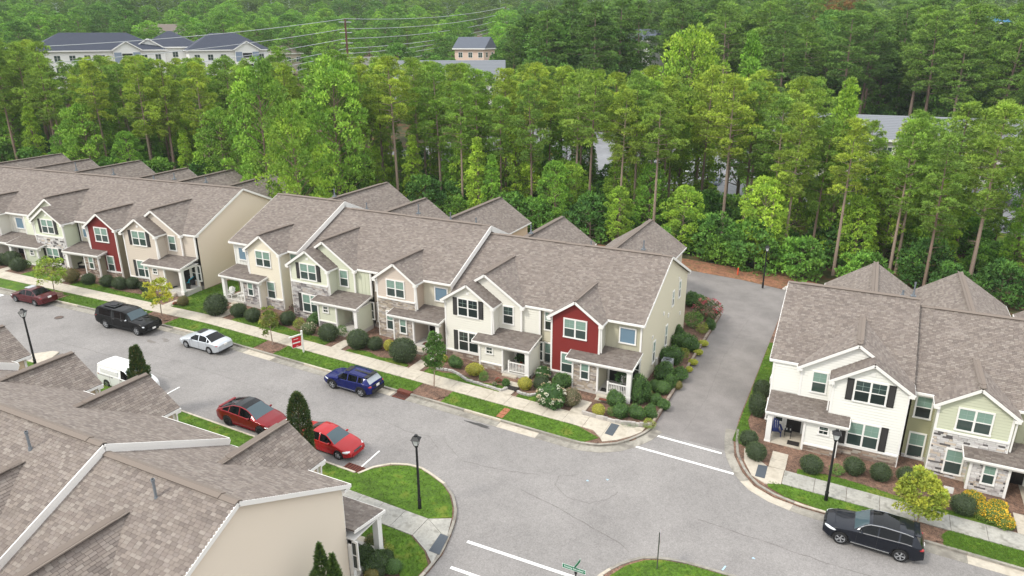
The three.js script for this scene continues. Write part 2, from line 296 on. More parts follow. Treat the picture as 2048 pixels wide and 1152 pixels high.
// painted lines and marks
const lines = (name, list, w, mat = M.paint) => { const g = new THREE.Group(); g.name = numbered(name); g.userData.kind = 'structure'; scene.add(g); for (const [x0, z0, x1, z1, ww] of list) { const dx = x1 - x0, dz = z1 - z0, l = Math.hypot(dx, dz), h = (ww || w) / 2, nx = -dz / l * h, nz = dx / l * h; new MB().slab([[x0 + nx, z0 + nz], [x1 + nx, z1 + nz], [x1 - nx, z1 - nz], [x0 - nx, z0 - nz]], 0.011, 0).build('line', mat, g); } };
M.roadPaint = std({ map: surf(256, 3, [0.93, 0.93, 0.92], [[1, 0.05], [3, 0.06]], 0.05, { seed: 21 }), roughness: 0.8 });
lines('crosswalk_lines', [[3.31, 7.03, 7.9, 7.07], [2.15, 9.05, 9.04, 9.05], [-2.62, 22.5, 4.1, 22.2], [-2.4, 24.6, 4.0, 24.3]], 0.2, M.roadPaint);
lines('parking_lines', [[-11.87, 19.86, -11.96, 17.7], [-30.05, 19.5, -30.15, 18], [-23.2, 19.7, -23.3, 19.0], [-36, 19.6, -36.1, 17.8]], 0.11, M.roadPaint);
lines('crosswalk_bars', [[-62.6, 13.75, -60.2, 13.6], [-63, 14.8, -61.6, 14.7], [-66, 14, -63.6, 13.85]], 0.55, M.roadPaint);
M.tar = std({ color: hex('#6a6561'), roughness: 0.9 });
function crack(pts, w = 0.035, name = 'road_crack') { const b = new MB(); for (let i = 0; i + 1 < pts.length; i++) { const [x0, z0] = pts[i], [x1, z1] = pts[i + 1], n = Math.max(1, Math.ceil(Math.hypot(x1 - x0, z1 - z0) / 0.5)); let px = x0, pz = z0; for (let k = 1; k <= n; k++) { const X = x0 + (x1 - x0) * k / n + rr(-0.05, 0.05), Z = z0 + (z1 - z0) * k / n + rr(-0.05, 0.05), l = Math.hypot(X - px, Z - pz), ww = w * rr(0.4, 1.1) / 2, nx = -(Z - pz) / l * ww, nz = (X - px) / l * ww; b.slab([[px + nx, pz + nz], [X + nx, Z + nz], [X - nx, Z - nz], [px - nx, pz - nz]], 0.009, 0); px = X; pz = Z; } } struct(name, b.geo(), M.tar); }
crack([[0.4, 13.9], [-0.6, 14.6], [-0.5, 15.5], [0.6, 16.3], [2, 16.3], [2.9, 15.3], [3.2, 14.3]], 0.022);
crack([[-2, 17], [1, 17.6], [3, 18.2], [4.6, 18.6], [5.4, 19.1]]);
crack([[-9, 14.6], [-7.8, 15.4], [-6.6, 16.1], [-4.4, 15.8], [-1.6, 15.1]], 0.025);
crack([[-15, 14.2], [-12, 14.9], [-10, 14.7], [-8.8, 15.6]], 0.025); crack([[-40, 15.5], [-34, 15.1], [-28, 15.2], [-21, 14.9]], 0.02); crack([[-26, 17.6], [-19, 17.3], [-13, 17.4]], 0.02); crack([[8, 14.6], [15, 14.9], [22, 14.7]], 0.03); crack([[5, 6], [5.4, 0], [5.1, -8], [5.6, -18]], 0.02); crack([[-46, 17.4], [-38, 17.0], [-31, 17.4]], 0.03);
function stain(x, z, a, b, turn, mat, name) { const m = new MB(), n = 20, ph = rr(0, 6); const P = (k) => { const q = k / n * 6.2832, r = 1 + 0.22 * Math.sin(3 * q + ph) + 0.12 * Math.sin(7 * q), u = Math.cos(q) * a * r, v = Math.sin(q) * b * r; return [x + u * Math.cos(turn) - v * Math.sin(turn), z + u * Math.sin(turn) + v * Math.cos(turn)]; }; m.slab(Array.from({ length: n }, (_, k) => P(k)), 0.0145, 0); return struct(name, m.geo(), mat); }
M.wet = std({ color: hex('#3f3d3c'), roughness: 0.35 }); M.oil = std({ color: hex('#79736e'), roughness: 0.7 });
stain(-7.9, 11.75, 0.95, 0.16, 0.02, M.wet, 'damp_patch');
for (const [x, z, a, b] of [[-38.9, 13.6, 0.5, 0.18], [-38.2, 12.7, 0.4, 0.1], [-37.9, 12.95, 0.3, 0.09], [-22.9, 18.5, 0.7, 0.22], [-20.6, 18.9, 0.5, 0.2], [-14.2, 18.2, 0.6, 0.25], [-43.5, 12.9, 0.5, 0.15]]) stain(x, z, a, b, 0, M.oil, 'oil_stain');
// small blue-white survey marks
for (const [x, z] of [[1.15, 14.2], [2.2, 13.5], [11.4, 16.4]]) stain(x, z, 0.08, 0.07, 0, std({ color: hex('#a3bccb') }), 'survey_mark');
lines('survey_marks', [[10.2, 17.7, 10.1, 18.1]], 0.08, std({ color: hex('#a9c9dd') }));
// pale concrete corner at the left, where the parking bay begins
new MB().slab([[-43.3, 18.75], [-43.9, 18.9], [-45.2, 20.6], [-44.6, 21.5], [-42.1, 20.8]], 0.13, 0.14).build('slab', M.concrete, swF);

// ironwork in the road
function cover(label, x, z, r) { const o = thing('manhole_cover', label, 'manhole cover'); const c = new THREE.CylinderGeometry(r, r, 0.02, 28); c.translate(x, gy(x) + 0.012, z); part('lid', c, std({ color: hex('#6a5a52'), roughness: 0.7, metalness: 0.3 }), o); const t = new THREE.TorusGeometry(r, 0.03, 6, 28); t.rotateX(Math.PI / 2); t.translate(x, gy(x) + 0.02, z); part('rim', t, M.tar, o); }
cover('round rusty manhole cover in the road beside the black pickup', -50.4, 14.2, 0.36);
M.rust = std({ color: hex('#6e3f33'), roughness: 0.8, metalness: 0.3 });
{ const o = thing('storm_drain', 'rust red slotted storm drain grate beside the parking line of the round lawn', 'storm drain'); const b = new MB(); for (let i = 0; i <= 6; i++) { const x = -12.78 + i * 0.2; b.box(x - 0.035, x + 0.035, gy(x) + 0.012, gy(x) + 0.05, 19.72, 20.36); } for (let j = 0; j <= 5; j++) b.bar(V(-12.8, gy(-12.8) + 0.035, 19.74 + j * 0.12), V(-11.55, gy(-11.55) + 0.035, 19.74 + j * 0.12), 0.04, 0.03); b.build('grate', M.rust, o); new MB().slab([[-12.8, 19.72], [-11.55, 19.72], [-11.55, 20.36], [-12.8, 20.36]], 0.016, 0.01).build('pit', M.black, o); }
{ const o = thing('storm_drain', 'rust red kerb inlet drain in the gutter behind the blue car', 'storm drain'); const b = new MB(); for (let i = 0; i <= 7; i++) { const x = -15.45 + i * 0.15; b.box(x - 0.03, x + 0.03, gy(x) + 0.012, gy(x) + 0.045, 10.7, 11.4); } b.slab([[-15.5, 11.3], [-14.35, 11.3], [-14.35, 11.42], [-15.5, 11.42]], 0.05, 0.04); b.build('grate', M.rust, o); new MB().slab([[-15.5, 10.32], [-14.35, 10.32], [-14.35, 10.72], [-15.5, 10.72]], 0.21, 0.2).build('hood', M.rust, o); new MB().slab([[-15.5, 10.7], [-14.35, 10.7], [-14.35, 11.42], [-15.5, 11.42]], 0.02, 0.01).build('pit', M.black, o); }
// red pavers across the verge
{ const g = new THREE.Group(); g.name = 'paver_path'; g.userData.kind = 'structure'; scene.add(g); for (let i = 0; i < 3; i++) new MB().slab([[-7.25, 9.0 + i * 0.47], [-6.75, 9.0 + i * 0.47], [-6.75, 9.42 + i * 0.47], [-7.25, 9.42 + i * 0.47]], 0.165, 0.05).build('paver', std({ color: hex('#a5684f'), roughness: 0.95 }), g); }

// ───────────── townhouses ─────────────
const SH = [[0.285, 0.240, 0.208], [0.255, 0.213, 0.184], [0.235, 0.194, 0.170], [0.27, 0.228, 0.202], [0.315, 0.272, 0.238], [0.212, 0.176, 0.155]].map((c) => c.map((v, i) => v * 0.8 * [1.0, 1, 1.0][i]));
const shingleGeos = {};
// a roof plane: a deck slab plus overlapping shingle tabs; pts is a convex outline in local coordinates, the outer face up
function roofPlane(parent, pts, o = {}) {
  const W = o.w ?? 0.27, Hh = o.h ?? 0.148, tn = o.tone ?? 1, N = new THREE.Vector3(); for (let i = 1; i + 1 < pts.length; i++) N.add(pts[i].clone().sub(pts[0]).cross(pts[i + 1].clone().sub(pts[0])));
  N.normalize(); if (N.y < 0) { N.negate(); pts = pts.slice().reverse(); }
  const A = V(0, 1, 0).cross(N).normalize(), B = N.clone().cross(A).normalize(), O = pts.reduce((a, b) => (b.y < a.y ? b : a)).clone();
  const P2 = pts.map((p) => { const d = p.clone().sub(O); return [d.dot(A), d.dot(B)]; });
  if (area2(P2) < 0) P2.reverse();
  const deck = o.deck || new MB();
  deck.poly(pts); const dn = pts.map((p) => p.clone().addScaledVector(N, -0.07)); deck.poly(dn.slice().reverse()); for (let i = 0; i < pts.length; i++) { const j = (i + 1) % pts.length; deck.poly([pts[i], dn[i], dn[j], pts[j]]); }
  if (o.bare) return;
  const s0 = Math.min(...P2.map((p) => p[0])), s1 = Math.max(...P2.map((p) => p[0])), t0 = Math.min(...P2.map((p) => p[1])), t1 = Math.max(...P2.map((p) => p[1]));
  const at = (s, t, h) => O.clone().addScaledVector(A, s).addScaledVector(B, t).addScaledVector(N, h), th = o.th ?? 0.017, mb = o.mb, whole = o.singles;
  for (let j = 0; t0 + j * Hh < t1; j++) {
    const ta = t0 + j * Hh, tb = ta + Hh; let s = s0 - rr(0, W) - W * 0.5; const rowTone = rr(0.96, 1.04);
    while (s < s1) {
      const w = W * rr(0.8, 1.2), sb = s + w, g = 0.006, tone = tn * rowTone * rr(0.94, 1.07), c = pick(SH).map((v) => v * tone);
      const q = [[s + g, ta], [sb - g, ta], [sb - g, tb], [s + g, tb]]; s = sb;
      const k = clip(q, P2); if (k.length < 3 || area2(k) < 0.003) continue;
      if (whole && k.length === 4 && Math.abs(area2(k) - (w - 2 * g) * Hh) < 1e-4) { whole.push({ p: at((q[0][0] + q[1][0]) / 2, ta, 0.003), A, B, N, w: w - 2 * g, h: Hh, c }); continue; }
      const top = k.map(([a, b]) => at(a, b, 0.003 + th * (1 - 0.85 * (b - ta) / Hh)));
      mb.poly(top, c);
      for (let e = 0; e < k.length; e++) { const f = (e + 1) % k.length; if (k[e][1] < ta + 0.02 && k[f][1] < ta + 0.02 || Math.abs(k[e][0] - k[f][0]) < 0.01) mb.poly([at(k[e][0], k[e][1], 0.001), at(k[f][0], k[f][1], 0.001), top[f], top[e]], c); }
    }
  }
}
function shingleGeo(th) { if (shingleGeos[th]) return shingleGeos[th]; const b = new MB(), lo = 0.003 + th, hi = 0.003 + th * 0.15; const P = (x, t, h) => V(x, t, h); const a = [P(-0.5, 0, lo), P(0.5, 0, lo), P(0.5, 1, hi), P(-0.5, 1, hi)], d = [P(-0.5, 0, 0.001), P(0.5, 0, 0.001), P(0.5, 1, 0.001), P(-0.5, 1, 0.001)]; b.poly(a); for (let i = 0; i < 4; i++) { const j = (i + 1) % 4; b.poly([d[i], d[j], a[j], a[i]]); } return (shingleGeos[th] = b.geo()); }
const shMats = SH.flatMap((c) => [0.92, 1.06].map((k) => std({ color: new THREE.Color().setRGB(...c.map((v) => v * k)), roughness: 0.95 })));
// the 300 tabs that show largest become pieces of their own, the rest one part
function finishShingles(unit, roof, mb, singles, th = 0.017) {
  if (singles) {
    unit.updateMatrixWorld(true);
    for (const s of singles) { const p = unit.localToWorld(s.p.clone()), n = s.N.clone().transformDirection(unit.matrixWorld), v = EYE.clone().sub(p), c = p.clone().project(camera); const seen = Math.abs(c.x) < 1 && Math.abs(c.y) < 1 && n.dot(v) > 0; s.k = seen ? n.dot(v) / v.length() ** 3 : 0; }
    singles.sort((a, b) => b.k - a.k);
    singles.forEach((s, i) => {
      const m = new THREE.Matrix4().makeBasis(s.A.clone().multiplyScalar(s.w), s.B.clone().multiplyScalar(s.h), s.N).setPosition(s.p);
      if (i < 298 && s.k > 0) { let best = 0, bd = 9; shMats.forEach((q, j) => { const d = Math.abs(q.color.r - s.c[0]) + Math.abs(q.color.b - s.c[2]); if (d < bd) { bd = d; best = j; } }); const o = part('shingle', shingleGeo(th), shMats[best], roof); m.decompose(o.position, o.quaternion, o.scale); }
      else { const lo = 0.003 + th, hi = 0.003 + th * 0.15, P = (x, t, h) => V(x, t, h).applyMatrix4(m), a = [P(-0.5, 0, lo), P(0.5, 0, lo), P(0.5, 1, hi), P(-0.5, 1, hi)]; mb.poly(a, s.c).poly([P(-0.5, 0, 0.001), P(0.5, 0, 0.001), a[1], a[0]], s.c).poly([P(0.5, 0, 0.001), P(0.5, 1, 0.001), a[2], a[1]], s.c).poly([P(-0.5, 1, 0.001), P(-0.5, 0, 0.001), a[0], a[3]], s.c); }
    });
  }
  const m = mb.build('shingles', M.roof, roof); m.userData.kind = 'stuff';
}
// a wall facing +z (turn 0), or turned about y; outline is a convex polygon in (x, y); courses of lapped boards
function sideWall(list, poly, z, turn, mat, o = {}) { list.push({ poly, z, turn, mat, ...o }); }
const wallFrame = (w) => { const m = new THREE.Matrix4(); if (w.turn === 1) m.makeRotationY(Math.PI / 2); else if (w.turn === -1) m.makeRotationY(-Math.PI / 2); else if (w.turn === 2) m.makeRotationY(Math.PI); return m; };
// poly coordinates: turn 0 → (x, y); ±1 → (z, y) with z the local depth; plane at w.z
function wallPoint(w, u, y, out) { if (w.turn === 1) return V(w.z + out, y, u); if (w.turn === -1) return V(w.z - out, y, u); if (w.turn === 2) return V(u, y, w.z - out); return V(u, y, w.z + out); }
function buildWall(parent, w) {
  const P = w.poly, ys = P.map((p) => p[1]), xs = P.map((p) => p[0]), y0 = Math.min(...ys), y1 = Math.max(...ys), x0 = Math.min(...xs), x1 = Math.max(...xs), ccw = area2(P) > 0 ? P : P.slice().reverse();
  const kind = w.kind || 'lap', back = new MB();
  back.poly(ccw.map(([u, y]) => wallPoint(w, u, y, 0)));
  if (kind === 'flat') return back.build('wall', w.mat, parent);
  if (kind === 'lap') {
    const e = w.e ?? 0.2, one = w.single ? null : new MB();
    const host = w.single ? back.build('wall', w.mat, parent) : null;
    for (let y = y0; y < y1 - 0.01; y += e) {
      const k = clip([[x0 - 1, y], [x1 + 1, y], [x1 + 1, Math.min(y + e, y1)], [x0 - 1, Math.min(y + e, y1)]], ccw); if (k.length < 3) continue;
      const b = one || new MB(), f = (q) => 0.002 + 0.038 * (1 - (q - y) / e), top = k.map(([u, v]) => wallPoint(w, u, v, f(v)));
      b.poly(top);
      for (let i = 0; i < k.length; i++) { const j = (i + 1) % k.length; if (k[i][1] < y + 0.01 && k[j][1] < y + 0.01) b.poly([wallPoint(w, k[i][0], y, 0), wallPoint(w, k[j][0], y, 0), top[j], top[i]]); }
      if (!one) b.build('siding_board', w.mat, parent);
    }
    if (one) { one.poly(ccw.map(([u, y]) => wallPoint(w, u, y, 0))); one.build('wall', w.mat, parent); }
  } else if (kind === 'batten') {
    for (let x = x0 + 0.2; x < x1; x += 0.4) { const k = clip([[x - 0.03, y0], [x + 0.03, y0], [x + 0.03, y1], [x - 0.03, y1]], ccw); if (k.length > 2) { const a = k.map(([u, v]) => wallPoint(w, u, v, 0.025)); back.poly(a); for (let i = 0; i < k.length; i++) { const j = (i + 1) % k.length; back.poly([wallPoint(w, ...k[i], 0), wallPoint(w, ...k[j], 0), a[j], a[i]]); } } }
    back.build('wall', w.mat, parent);
  } else if (kind === 'shake') {
    for (let y = y0, r = 0; y < y1; y += 0.2, r++) for (let x = x0 - rr(0, 0.2); x < x1;) { const ww = rr(0.12, 0.26), k = clip([[x + 0.006, y], [x + ww - 0.006, y], [x + ww - 0.006, y + 0.2], [x + 0.006, y + 0.2]], ccw); if (k.length > 2) { const a = k.map(([u, v]) => wallPoint(w, u, v, 0.005 + 0.02 * (1 - (v - y) / 0.2))), t = rr(0.93, 1.07); back.poly(a, [t, t, t]); for (let i = 0; i < k.length; i++) { const j = (i + 1) % k.length; if (k[i][1] < y + 0.01 && k[j][1] < y + 0.01) back.poly([wallPoint(w, k[i][0], y, 0), wallPoint(w, k[j][0], y, 0), a[j], a[i]], [t, t, t]); } } x += ww; }
    back.build('wall', w.mat, parent);
  } else if (kind === 'stone') {
    const host = back.build('wall', M.mortar, parent), mb = new MB(), singles = [];
    const tones = w.tones;
    for (let y = y0; y < y1 - 0.02;) {
      const h = Math.min(rr(0.09, 0.17), y1 - y);
      for (let x = x0 - rr(0, 0.3); x < x1;) {
        const ww = rr(0.16, 0.62), k = clip([[x + 0.008, y + 0.007], [x + ww - 0.008, y + 0.007 + rr(-0.004, 0.006)], [x + ww - 0.008, y + h - 0.006 + rr(-0.008, 0.004)], [x + 0.008, y + h - 0.006]], ccw);
        x += ww; if (k.length < 3 || area2(k) < 0.002) continue;
        if ((w.holes || []).some(([a, b, c, d]) => k.every(([u, v]) => u > a && u < b && v > c && v < d))) continue;
        const dp = rr(0.03, 0.075), t = rr(0.88, 1.12), c = pick(tones).map((q) => q * t), b = singles.length < 290 && w.singleStones ? new MB() : mb, a = k.map(([u, v]) => wallPoint(w, u, v, dp + rr(-0.008, 0.008)));
        b.poly(a, c); for (let i = 0; i < k.length; i++) { const j = (i + 1) % k.length; b.poly([wallPoint(w, ...k[i], 0), wallPoint(w, ...k[j], 0), a[j], a[i]], c); }
        if (b !== mb) { singles.push(1); b.build('stone', M.stone, host); }
      }
      y += h;
    }
    if (mb.n) mb.build('stones', M.stone, host).userData.kind = 'stuff';
  }
}
const TONE = { grey: [[0.44, 0.42, 0.41], [0.52, 0.5, 0.48], [0.36, 0.33, 0.32], [0.46, 0.41, 0.37], [0.23, 0.21, 0.21], [0.50, 0.47, 0.45]], brown: [[0.33, 0.25, 0.19], [0.40, 0.33, 0.27], [0.27, 0.2, 0.16], [0.42, 0.38, 0.33], [0.2, 0.15, 0.12]], light: [[0.60, 0.58, 0.57], [0.52, 0.5, 0.49], [0.66, 0.64, 0.62], [0.47, 0.44, 0.43], [0.58, 0.5, 0.42], [0.12, 0.11, 0.11], [0.6, 0.58, 0.56], [0.63, 0.61, 0.6]], tan: [[0.45, 0.38, 0.3], [0.52, 0.46, 0.39], [0.36, 0.3, 0.24], [0.40, 0.36, 0.33], [0.27, 0.23, 0.2], [0.55, 0.5, 0.45]] };

const unitBox = new THREE.BoxGeometry(1, 1, 1), paneGeo = unitBox;
// a sash window in a wall facing +z of its own group
const frameGeos = {};
function windowPart(parent, x, y, z, w, h, o = {}) {
  const n = o.n ?? 1, g = new THREE.Group(); g.name = 'window'; parent.add(g); g.position.set(x, y, z); if (o.turn) g.rotation.y = o.turn * Math.PI / 2;
  const key = [w, h, n, o.grid, o.head].join();
  if (!frameGeos[key]) {
    const b = new MB(), gm = new MB(), t = 0.1; b.box(-w / 2 - t, w / 2 + t, h / 2, h / 2 + (o.head ?? t), 0, 0.075).box(-w / 2 - t - 0.02, w / 2 + t + 0.02, -h / 2 - t, -h / 2, 0, 0.095).box(-w / 2 - t, -w / 2, -h / 2, h / 2, 0, 0.075).box(w / 2, w / 2 + t, -h / 2, h / 2, 0, 0.075);
    for (let i = 1; i < n; i++) { const c = -w / 2 + w * i / n; b.box(c - 0.06, c + 0.06, -h / 2, h / 2, 0, 0.07); }
    for (let i = 0; i < n; i++) { const a = -w / 2 + w * i / n + (i ? 0.06 : 0), e = -w / 2 + w * (i + 1) / n - (i + 1 < n ? 0.06 : 0); if (o.grid !== 'one') b.box(a, e, -0.035, 0.025, 0.02, 0.062); if (o.grid !== 'none' && o.grid !== 'one') { gm.box((a + e) / 2 - 0.01, (a + e) / 2 + 0.01, 0.025, h / 2, 0.028, 0.041); gm.box(a, e, h / 4 - 0.01, h / 4 + 0.01, 0.028, 0.04); } if (o.grid === 'four') b.box((a + e) / 2 - 0.012, (a + e) / 2 + 0.012, -h / 2, -0.035, 0.028, 0.043); }
    frameGeos[key] = [b.geo(), gm.n ? gm.geo() : null];
  }
  part('frame', frameGeos[key][0], M.white, g); if (frameGeos[key][1]) part('muntins', frameGeos[key][1], M.muntin, g);
  for (let i = 0; i < n; i++) {
    const a = -w / 2 + w * i / n + (i ? 0.06 : 0), e = -w / 2 + w * (i + 1) / n - (i + 1 < n ? 0.06 : 0);
    const up = o.up ?? M.paneUp, lo = o.lo ?? M.paneLow;
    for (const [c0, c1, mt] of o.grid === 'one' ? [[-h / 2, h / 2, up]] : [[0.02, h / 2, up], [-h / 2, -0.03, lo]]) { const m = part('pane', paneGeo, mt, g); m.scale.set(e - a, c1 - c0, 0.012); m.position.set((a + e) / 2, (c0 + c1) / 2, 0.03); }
  }
  if (o.shutters) for (const s of o.shutters === 'l' ? [-1] : [-1, 1]) { const sw = 0.4, cx = s * (w / 2 + 0.13 + sw / 2), b = new MB().box(cx - sw / 2, cx + sw / 2, -h / 2 - 0.06, h / 2 + 0.06, 0.0, 0.05); for (let y = -h / 2 + 0.05; y < h / 2; y += 0.075) b.bar(V(cx - sw / 2 + 0.05, y, 0.055), V(cx + sw / 2 - 0.05, y, 0.055), 0.02, 0.04, V(0, 1, -0.5)); b.build('shutter', M.shutter, parent).position.set(x, y, z); }
  return g;
}
function doorPart(parent, x, y0, z, mat, o = {}) {
  const g = new THREE.Group(); g.name = 'front_door'; g.position.set(x, y0, z); parent.add(g);
  new MB().box(-0.62, -0.48, 0, 2.2, 0, 0.1).box(0.48, 0.62, 0, 2.2, 0, 0.1).box(-0.62, 0.62, 2.1, 2.25, 0, 0.11).build('door_frame', M.white, g);
  const b = new MB().box(-0.47, 0.47, 0.02, 2.09, 0, 0.05); for (const [a, c] of [[0.2, 0.85], [1.0, 1.9]]) for (const s of [-0.22, 0.22]) b.box(s - 0.16, s + 0.16, a, c, 0.05, 0.065); b.build('door_leaf', mat, g);
  const k = new THREE.SphereGeometry(0.045, 8, 6); k.translate(0.38, 1.0, 0.1); part('handle', k, M.metal, g);
  if (o.wreath) { const t = new THREE.TorusGeometry(0.16, 0.05, 6, 14); t.translate(0, 1.5, 0.1); part('wreath', t, std({ color: hex(o.wreath) }), g); }
}
function gableRoof(u, R, xc, hw, ye, zf, pitch, zEave, mp, o = {}) {
  // ridge runs back until it meets the main front slope (zEave, mp) or to o.zb
  const ov = 0.3, ya = ye + hw * pitch + ov * pitch * 0, H2 = hw + ov, yE = ya - H2 * pitch, zF = zf + 0.3;
  const zAt = (y) => o.zb !== undefined ? o.zb : zEave - (y + 0.12 - 5.7) / mp, dir = o.dir ?? 1;
  for (const s of [-1, 1]) {
    const pts = [V(xc, ya, zF), V(xc, ya, s === o.outer ? o.zo : zAt(ya)), V(xc + s * H2, yE, s === o.outer ? o.zo : zAt(yE)), V(xc + s * H2, yE, zF)];
    roofPlane(u, pts.map((p) => p.setY(p.y + 0.1)), { ...R, ...(o.bare ? { bare: true } : {}) });
    const rk = (h, zz, t) => R.trim.bar(V(xc, ya + 0.1 - h, zz), V(xc + s * (H2 + 0.02), yE + 0.1 - h, zz), t, 0.2, V(0, 1, 0));
    rk(0.15, zF - 0.02, 0.05);
    R.trim.bar(V(xc + s * (H2 - 0.02), yE + 0.0, zF), V(xc + s * (H2 - 0.02), yE + 0.0, s === o.outer ? o.zo : zAt(yE)), 0.12, 0.14);      // gutter
    R.trim.box(xc + s * hw - 0.02 + (s > 0 ? 0 : -ov), xc + s * hw + 0.02 + (s > 0 ? ov : 0), yE - 0.2, yE - 0.02, zf - 0.05, zF);  // eave return
  }
  if (!o.nocap) { const z0 = zF - 0.5 - (o.capIn || 0), z1 = zAt(ya) + 0.5; R.cap.bar(V(xc - 0.09, ya + 0.125, zF), V(xc - 0.09, ya + 0.125, zAt(ya)), 0.2, 0.03, V(0.5, 1, 0)).bar(V(xc + 0.09, ya + 0.125, zF), V(xc + 0.09, ya + 0.125, zAt(ya)), 0.2, 0.03, V(-0.5, 1, 0)); if (z0 > z1) { R.cap.bar(V(xc - 0.11, ya + 0.16, z0), V(xc - 0.11, ya + 0.16, z1), 0.22, 0.04, V(0.45, 1, 0)).bar(V(xc + 0.11, ya + 0.16, z0), V(xc + 0.11, ya + 0.16, z1), 0.22, 0.04, V(-0.45, 1, 0)); } }
  return ya;
}
const PITCH = 0.46, ZE = 1.95, ZR = -5.3, RY = 5.7 + (ZE - ZR) * PITCH, GP = 0.66;
/* one dwelling of a row. Local axes: x along the street, z towards it, eaves at 5.7. c: x0, eave, W, type 'A' | 'B', flip, colours, ends, wing … */
function townhouse(name, label, c) {
  const u = thing(name, label, 'townhouse', c.group), W = c.W, X = (x) => (c.flip ? W - x : x), big = c.type === 'B', f = c.flip ? -1 : 1;
  const PIT = c.pitch ?? PITCH, zr = c.zr ?? ZR, ry = 5.7 + (ZE - zr) * PIT;
  u.position.set(c.x0, c.eave - 5.7, c.z0 || 0); if (c.turn) u.rotation.y = c.turn;
  const y0 = c.y0 ?? 0.02;                         // local ground
  const roof = new THREE.Group(); roof.name = 'roof'; u.add(roof);
  const shm = new MB(), R = { mb: shm, deck: new MB(), trim: new MB(), cap: new MB(), singles: c.singles ? [] : null };
  const eo = 0.32, xl = c.endL ? -0.25 : 0, xr = W + (c.endR ? 0.25 : 0);
  const walls = [], main = siding(c.main), sideC = siding(c.side || c.main);
  // main roof
  
  roofPlane(u, [V(xl, 5.7, ZE), V(xr, 5.7, ZE), V(xr, ry, zr), V(xl, ry, zr)], R);
  roofPlane(u, [V(xr, 5.7, 2 * zr - ZE), V(xl, 5.7, 2 * zr - ZE), V(xl, ry, zr), V(xr, ry, zr)], { ...R, bare: !c.backShown });
  { const a = xl + 0.9, b = xr - 0.9; for (const [w, h, y, x0, x1] of [[0.2, 0.03, 0.02, xl, xr], [0.22, 0.04, 0.05, a, b]]) for (const s of [-1, 1]) R.cap.bar(V(x0, ry + y, zr + s * w * 0.45), V(x1, ry + y, zr + s * w * 0.45), w, h, V(0, 1, s * 0.42)); }
  // eave board and gutter
  R.trim.box(xl, xr, 5.52, 5.68, ZE - 0.02, ZE + 0.09); R.trim.box(xl, xr, 5.5, 5.54, 1.6, ZE); R.trim.box(xl, xr, 5.5, 5.68, 2 * zr - ZE - 0.05, 2 * zr - ZE);
  // ends: gable wall with rake boards (also where the roof steps up above the neighbour)
  const back = 2 * zr - ZE + eo;
  const endPoly = [[1.6, -0.6], [1.6, 5.62], [zr, ry - 0.1], [back, 5.62], [back, -0.6]];
  for (const [on, s, x] of [[c.endL, -1, 0], [c.endR, 1, W]]) {
    if (on) sideWall(walls, endPoly, x, s, sideC, { e: 0.2, big: true });
    if (on || (s < 0 ? c.rakeL : c.rakeR)) { const xx = on ? x + s * 0.24 : x + s * 0.04; R.trim.bar(V(xx, 5.6, ZE), V(xx, ry - 0.1, zr), 0.06, 0.2).bar(V(xx, 5.6, 2 * zr - ZE), V(xx, ry - 0.1, zr), 0.06, 0.2); if (!on) { R.trim.bar(V(xx, 5.4, ZE), V(xx, ry - 0.3, zr), 0.05, 0.4).bar(V(xx, 5.4, 2 * zr - ZE), V(xx, ry - 0.3, zr), 0.05, 0.4); } else R.trim.box(Math.min(x, xx), Math.max(x, xx), 5.45, 5.6, 1.55, ZE).box(Math.min(x, xx), Math.max(x, xx), 5.45, 5.6, 2 * zr - ZE, back); }
  }
  sideWall(walls, [[0, -0.6], [W, -0.6], [W, 5.6], [0, 5.6]], back, 2, sideC, { kind: 'flat' });
  const P4 = (a, b, lo, hi) => (c.flip ? [[W - b, lo], [W - a, lo], [W - a, hi], [W - b, hi]] : [[a, lo], [b, lo], [b, hi], [a, hi]]);
  const side = (x, s, z0, z1, lo, hi, mat, o) => sideWall(walls, [[z0, lo], [z1, lo], [z1, hi], [z0, hi]], X(x), s * f, mat, o);
  const cb = (x, z, lo, hi) => R.trim.box(X(x) - 0.07, X(x) + 0.07, lo, hi, z - 0.09, z + 0.05);
  const fl = y0 + 0.42;                             // porch floor
  const stonesY = y0 + 0.95, T = TONE[c.tone], w1 = c.win1 || {}, bs = { single: c.boards, singleStones: c.boards };
  // foundation
  new MB().box(0.02, W - 0.02, -1.2, y0 + 0.22, back + 0.02, 1.62).build('foundation', M.found, u);
  if (big) {
    // bump with a gable and a second, wider gable behind it
    const b0 = 0.3, b1 = 4.6, zb = 3.3, hw = (b1 - b0) / 2, xc = (b0 + b1) / 2, g0 = 0.3, g1 = 6.65, gc = (g0 + g1) / 2, gh = (g1 - g0) / 2, zg = 2.1;
    const ya = 5.75 + hw * GP;
    const up = c.upStone ? 4.05 : 4.05;
    sideWall(walls, c.flip ? [[W - b1, stonesY], [W - b0, stonesY], [W - b0, 5.75], [W - xc, ya], [W - b1, 5.75]] : [[b0, stonesY], [b1, stonesY], [b1, 5.75], [xc, ya], [b0, 5.75]], zb, 0, main, { ...bs, kind: c.frontKind });
    if (c.upStone) { sideWall(walls, P4(b0, b1, y0 - 0.2, 4.05), zb + 0.03, 0, main, { kind: 'stone', tones: T, holes: [], ...bs }); R.trim.box(X(c.flip ? b1 : b0), X(c.flip ? b0 : b1), 4.0, 4.13, zb, zb + 0.12); }
    else { sideWall(walls, P4(b0, b1, y0 - 0.2, stonesY), zb + 0.03, 0, main, { kind: 'stone', tones: T, ...bs }); R.trim.box(X(c.flip ? b1 : b0), X(c.flip ? b0 : b1), stonesY - 0.05, stonesY + 0.05, zb, zb + 0.12); }
    side(b0, -1, 1.6, zb, y0 - 0.2, 5.7, main); side(b1, 1, 1.6, zb, 2.6, 5.7, main);
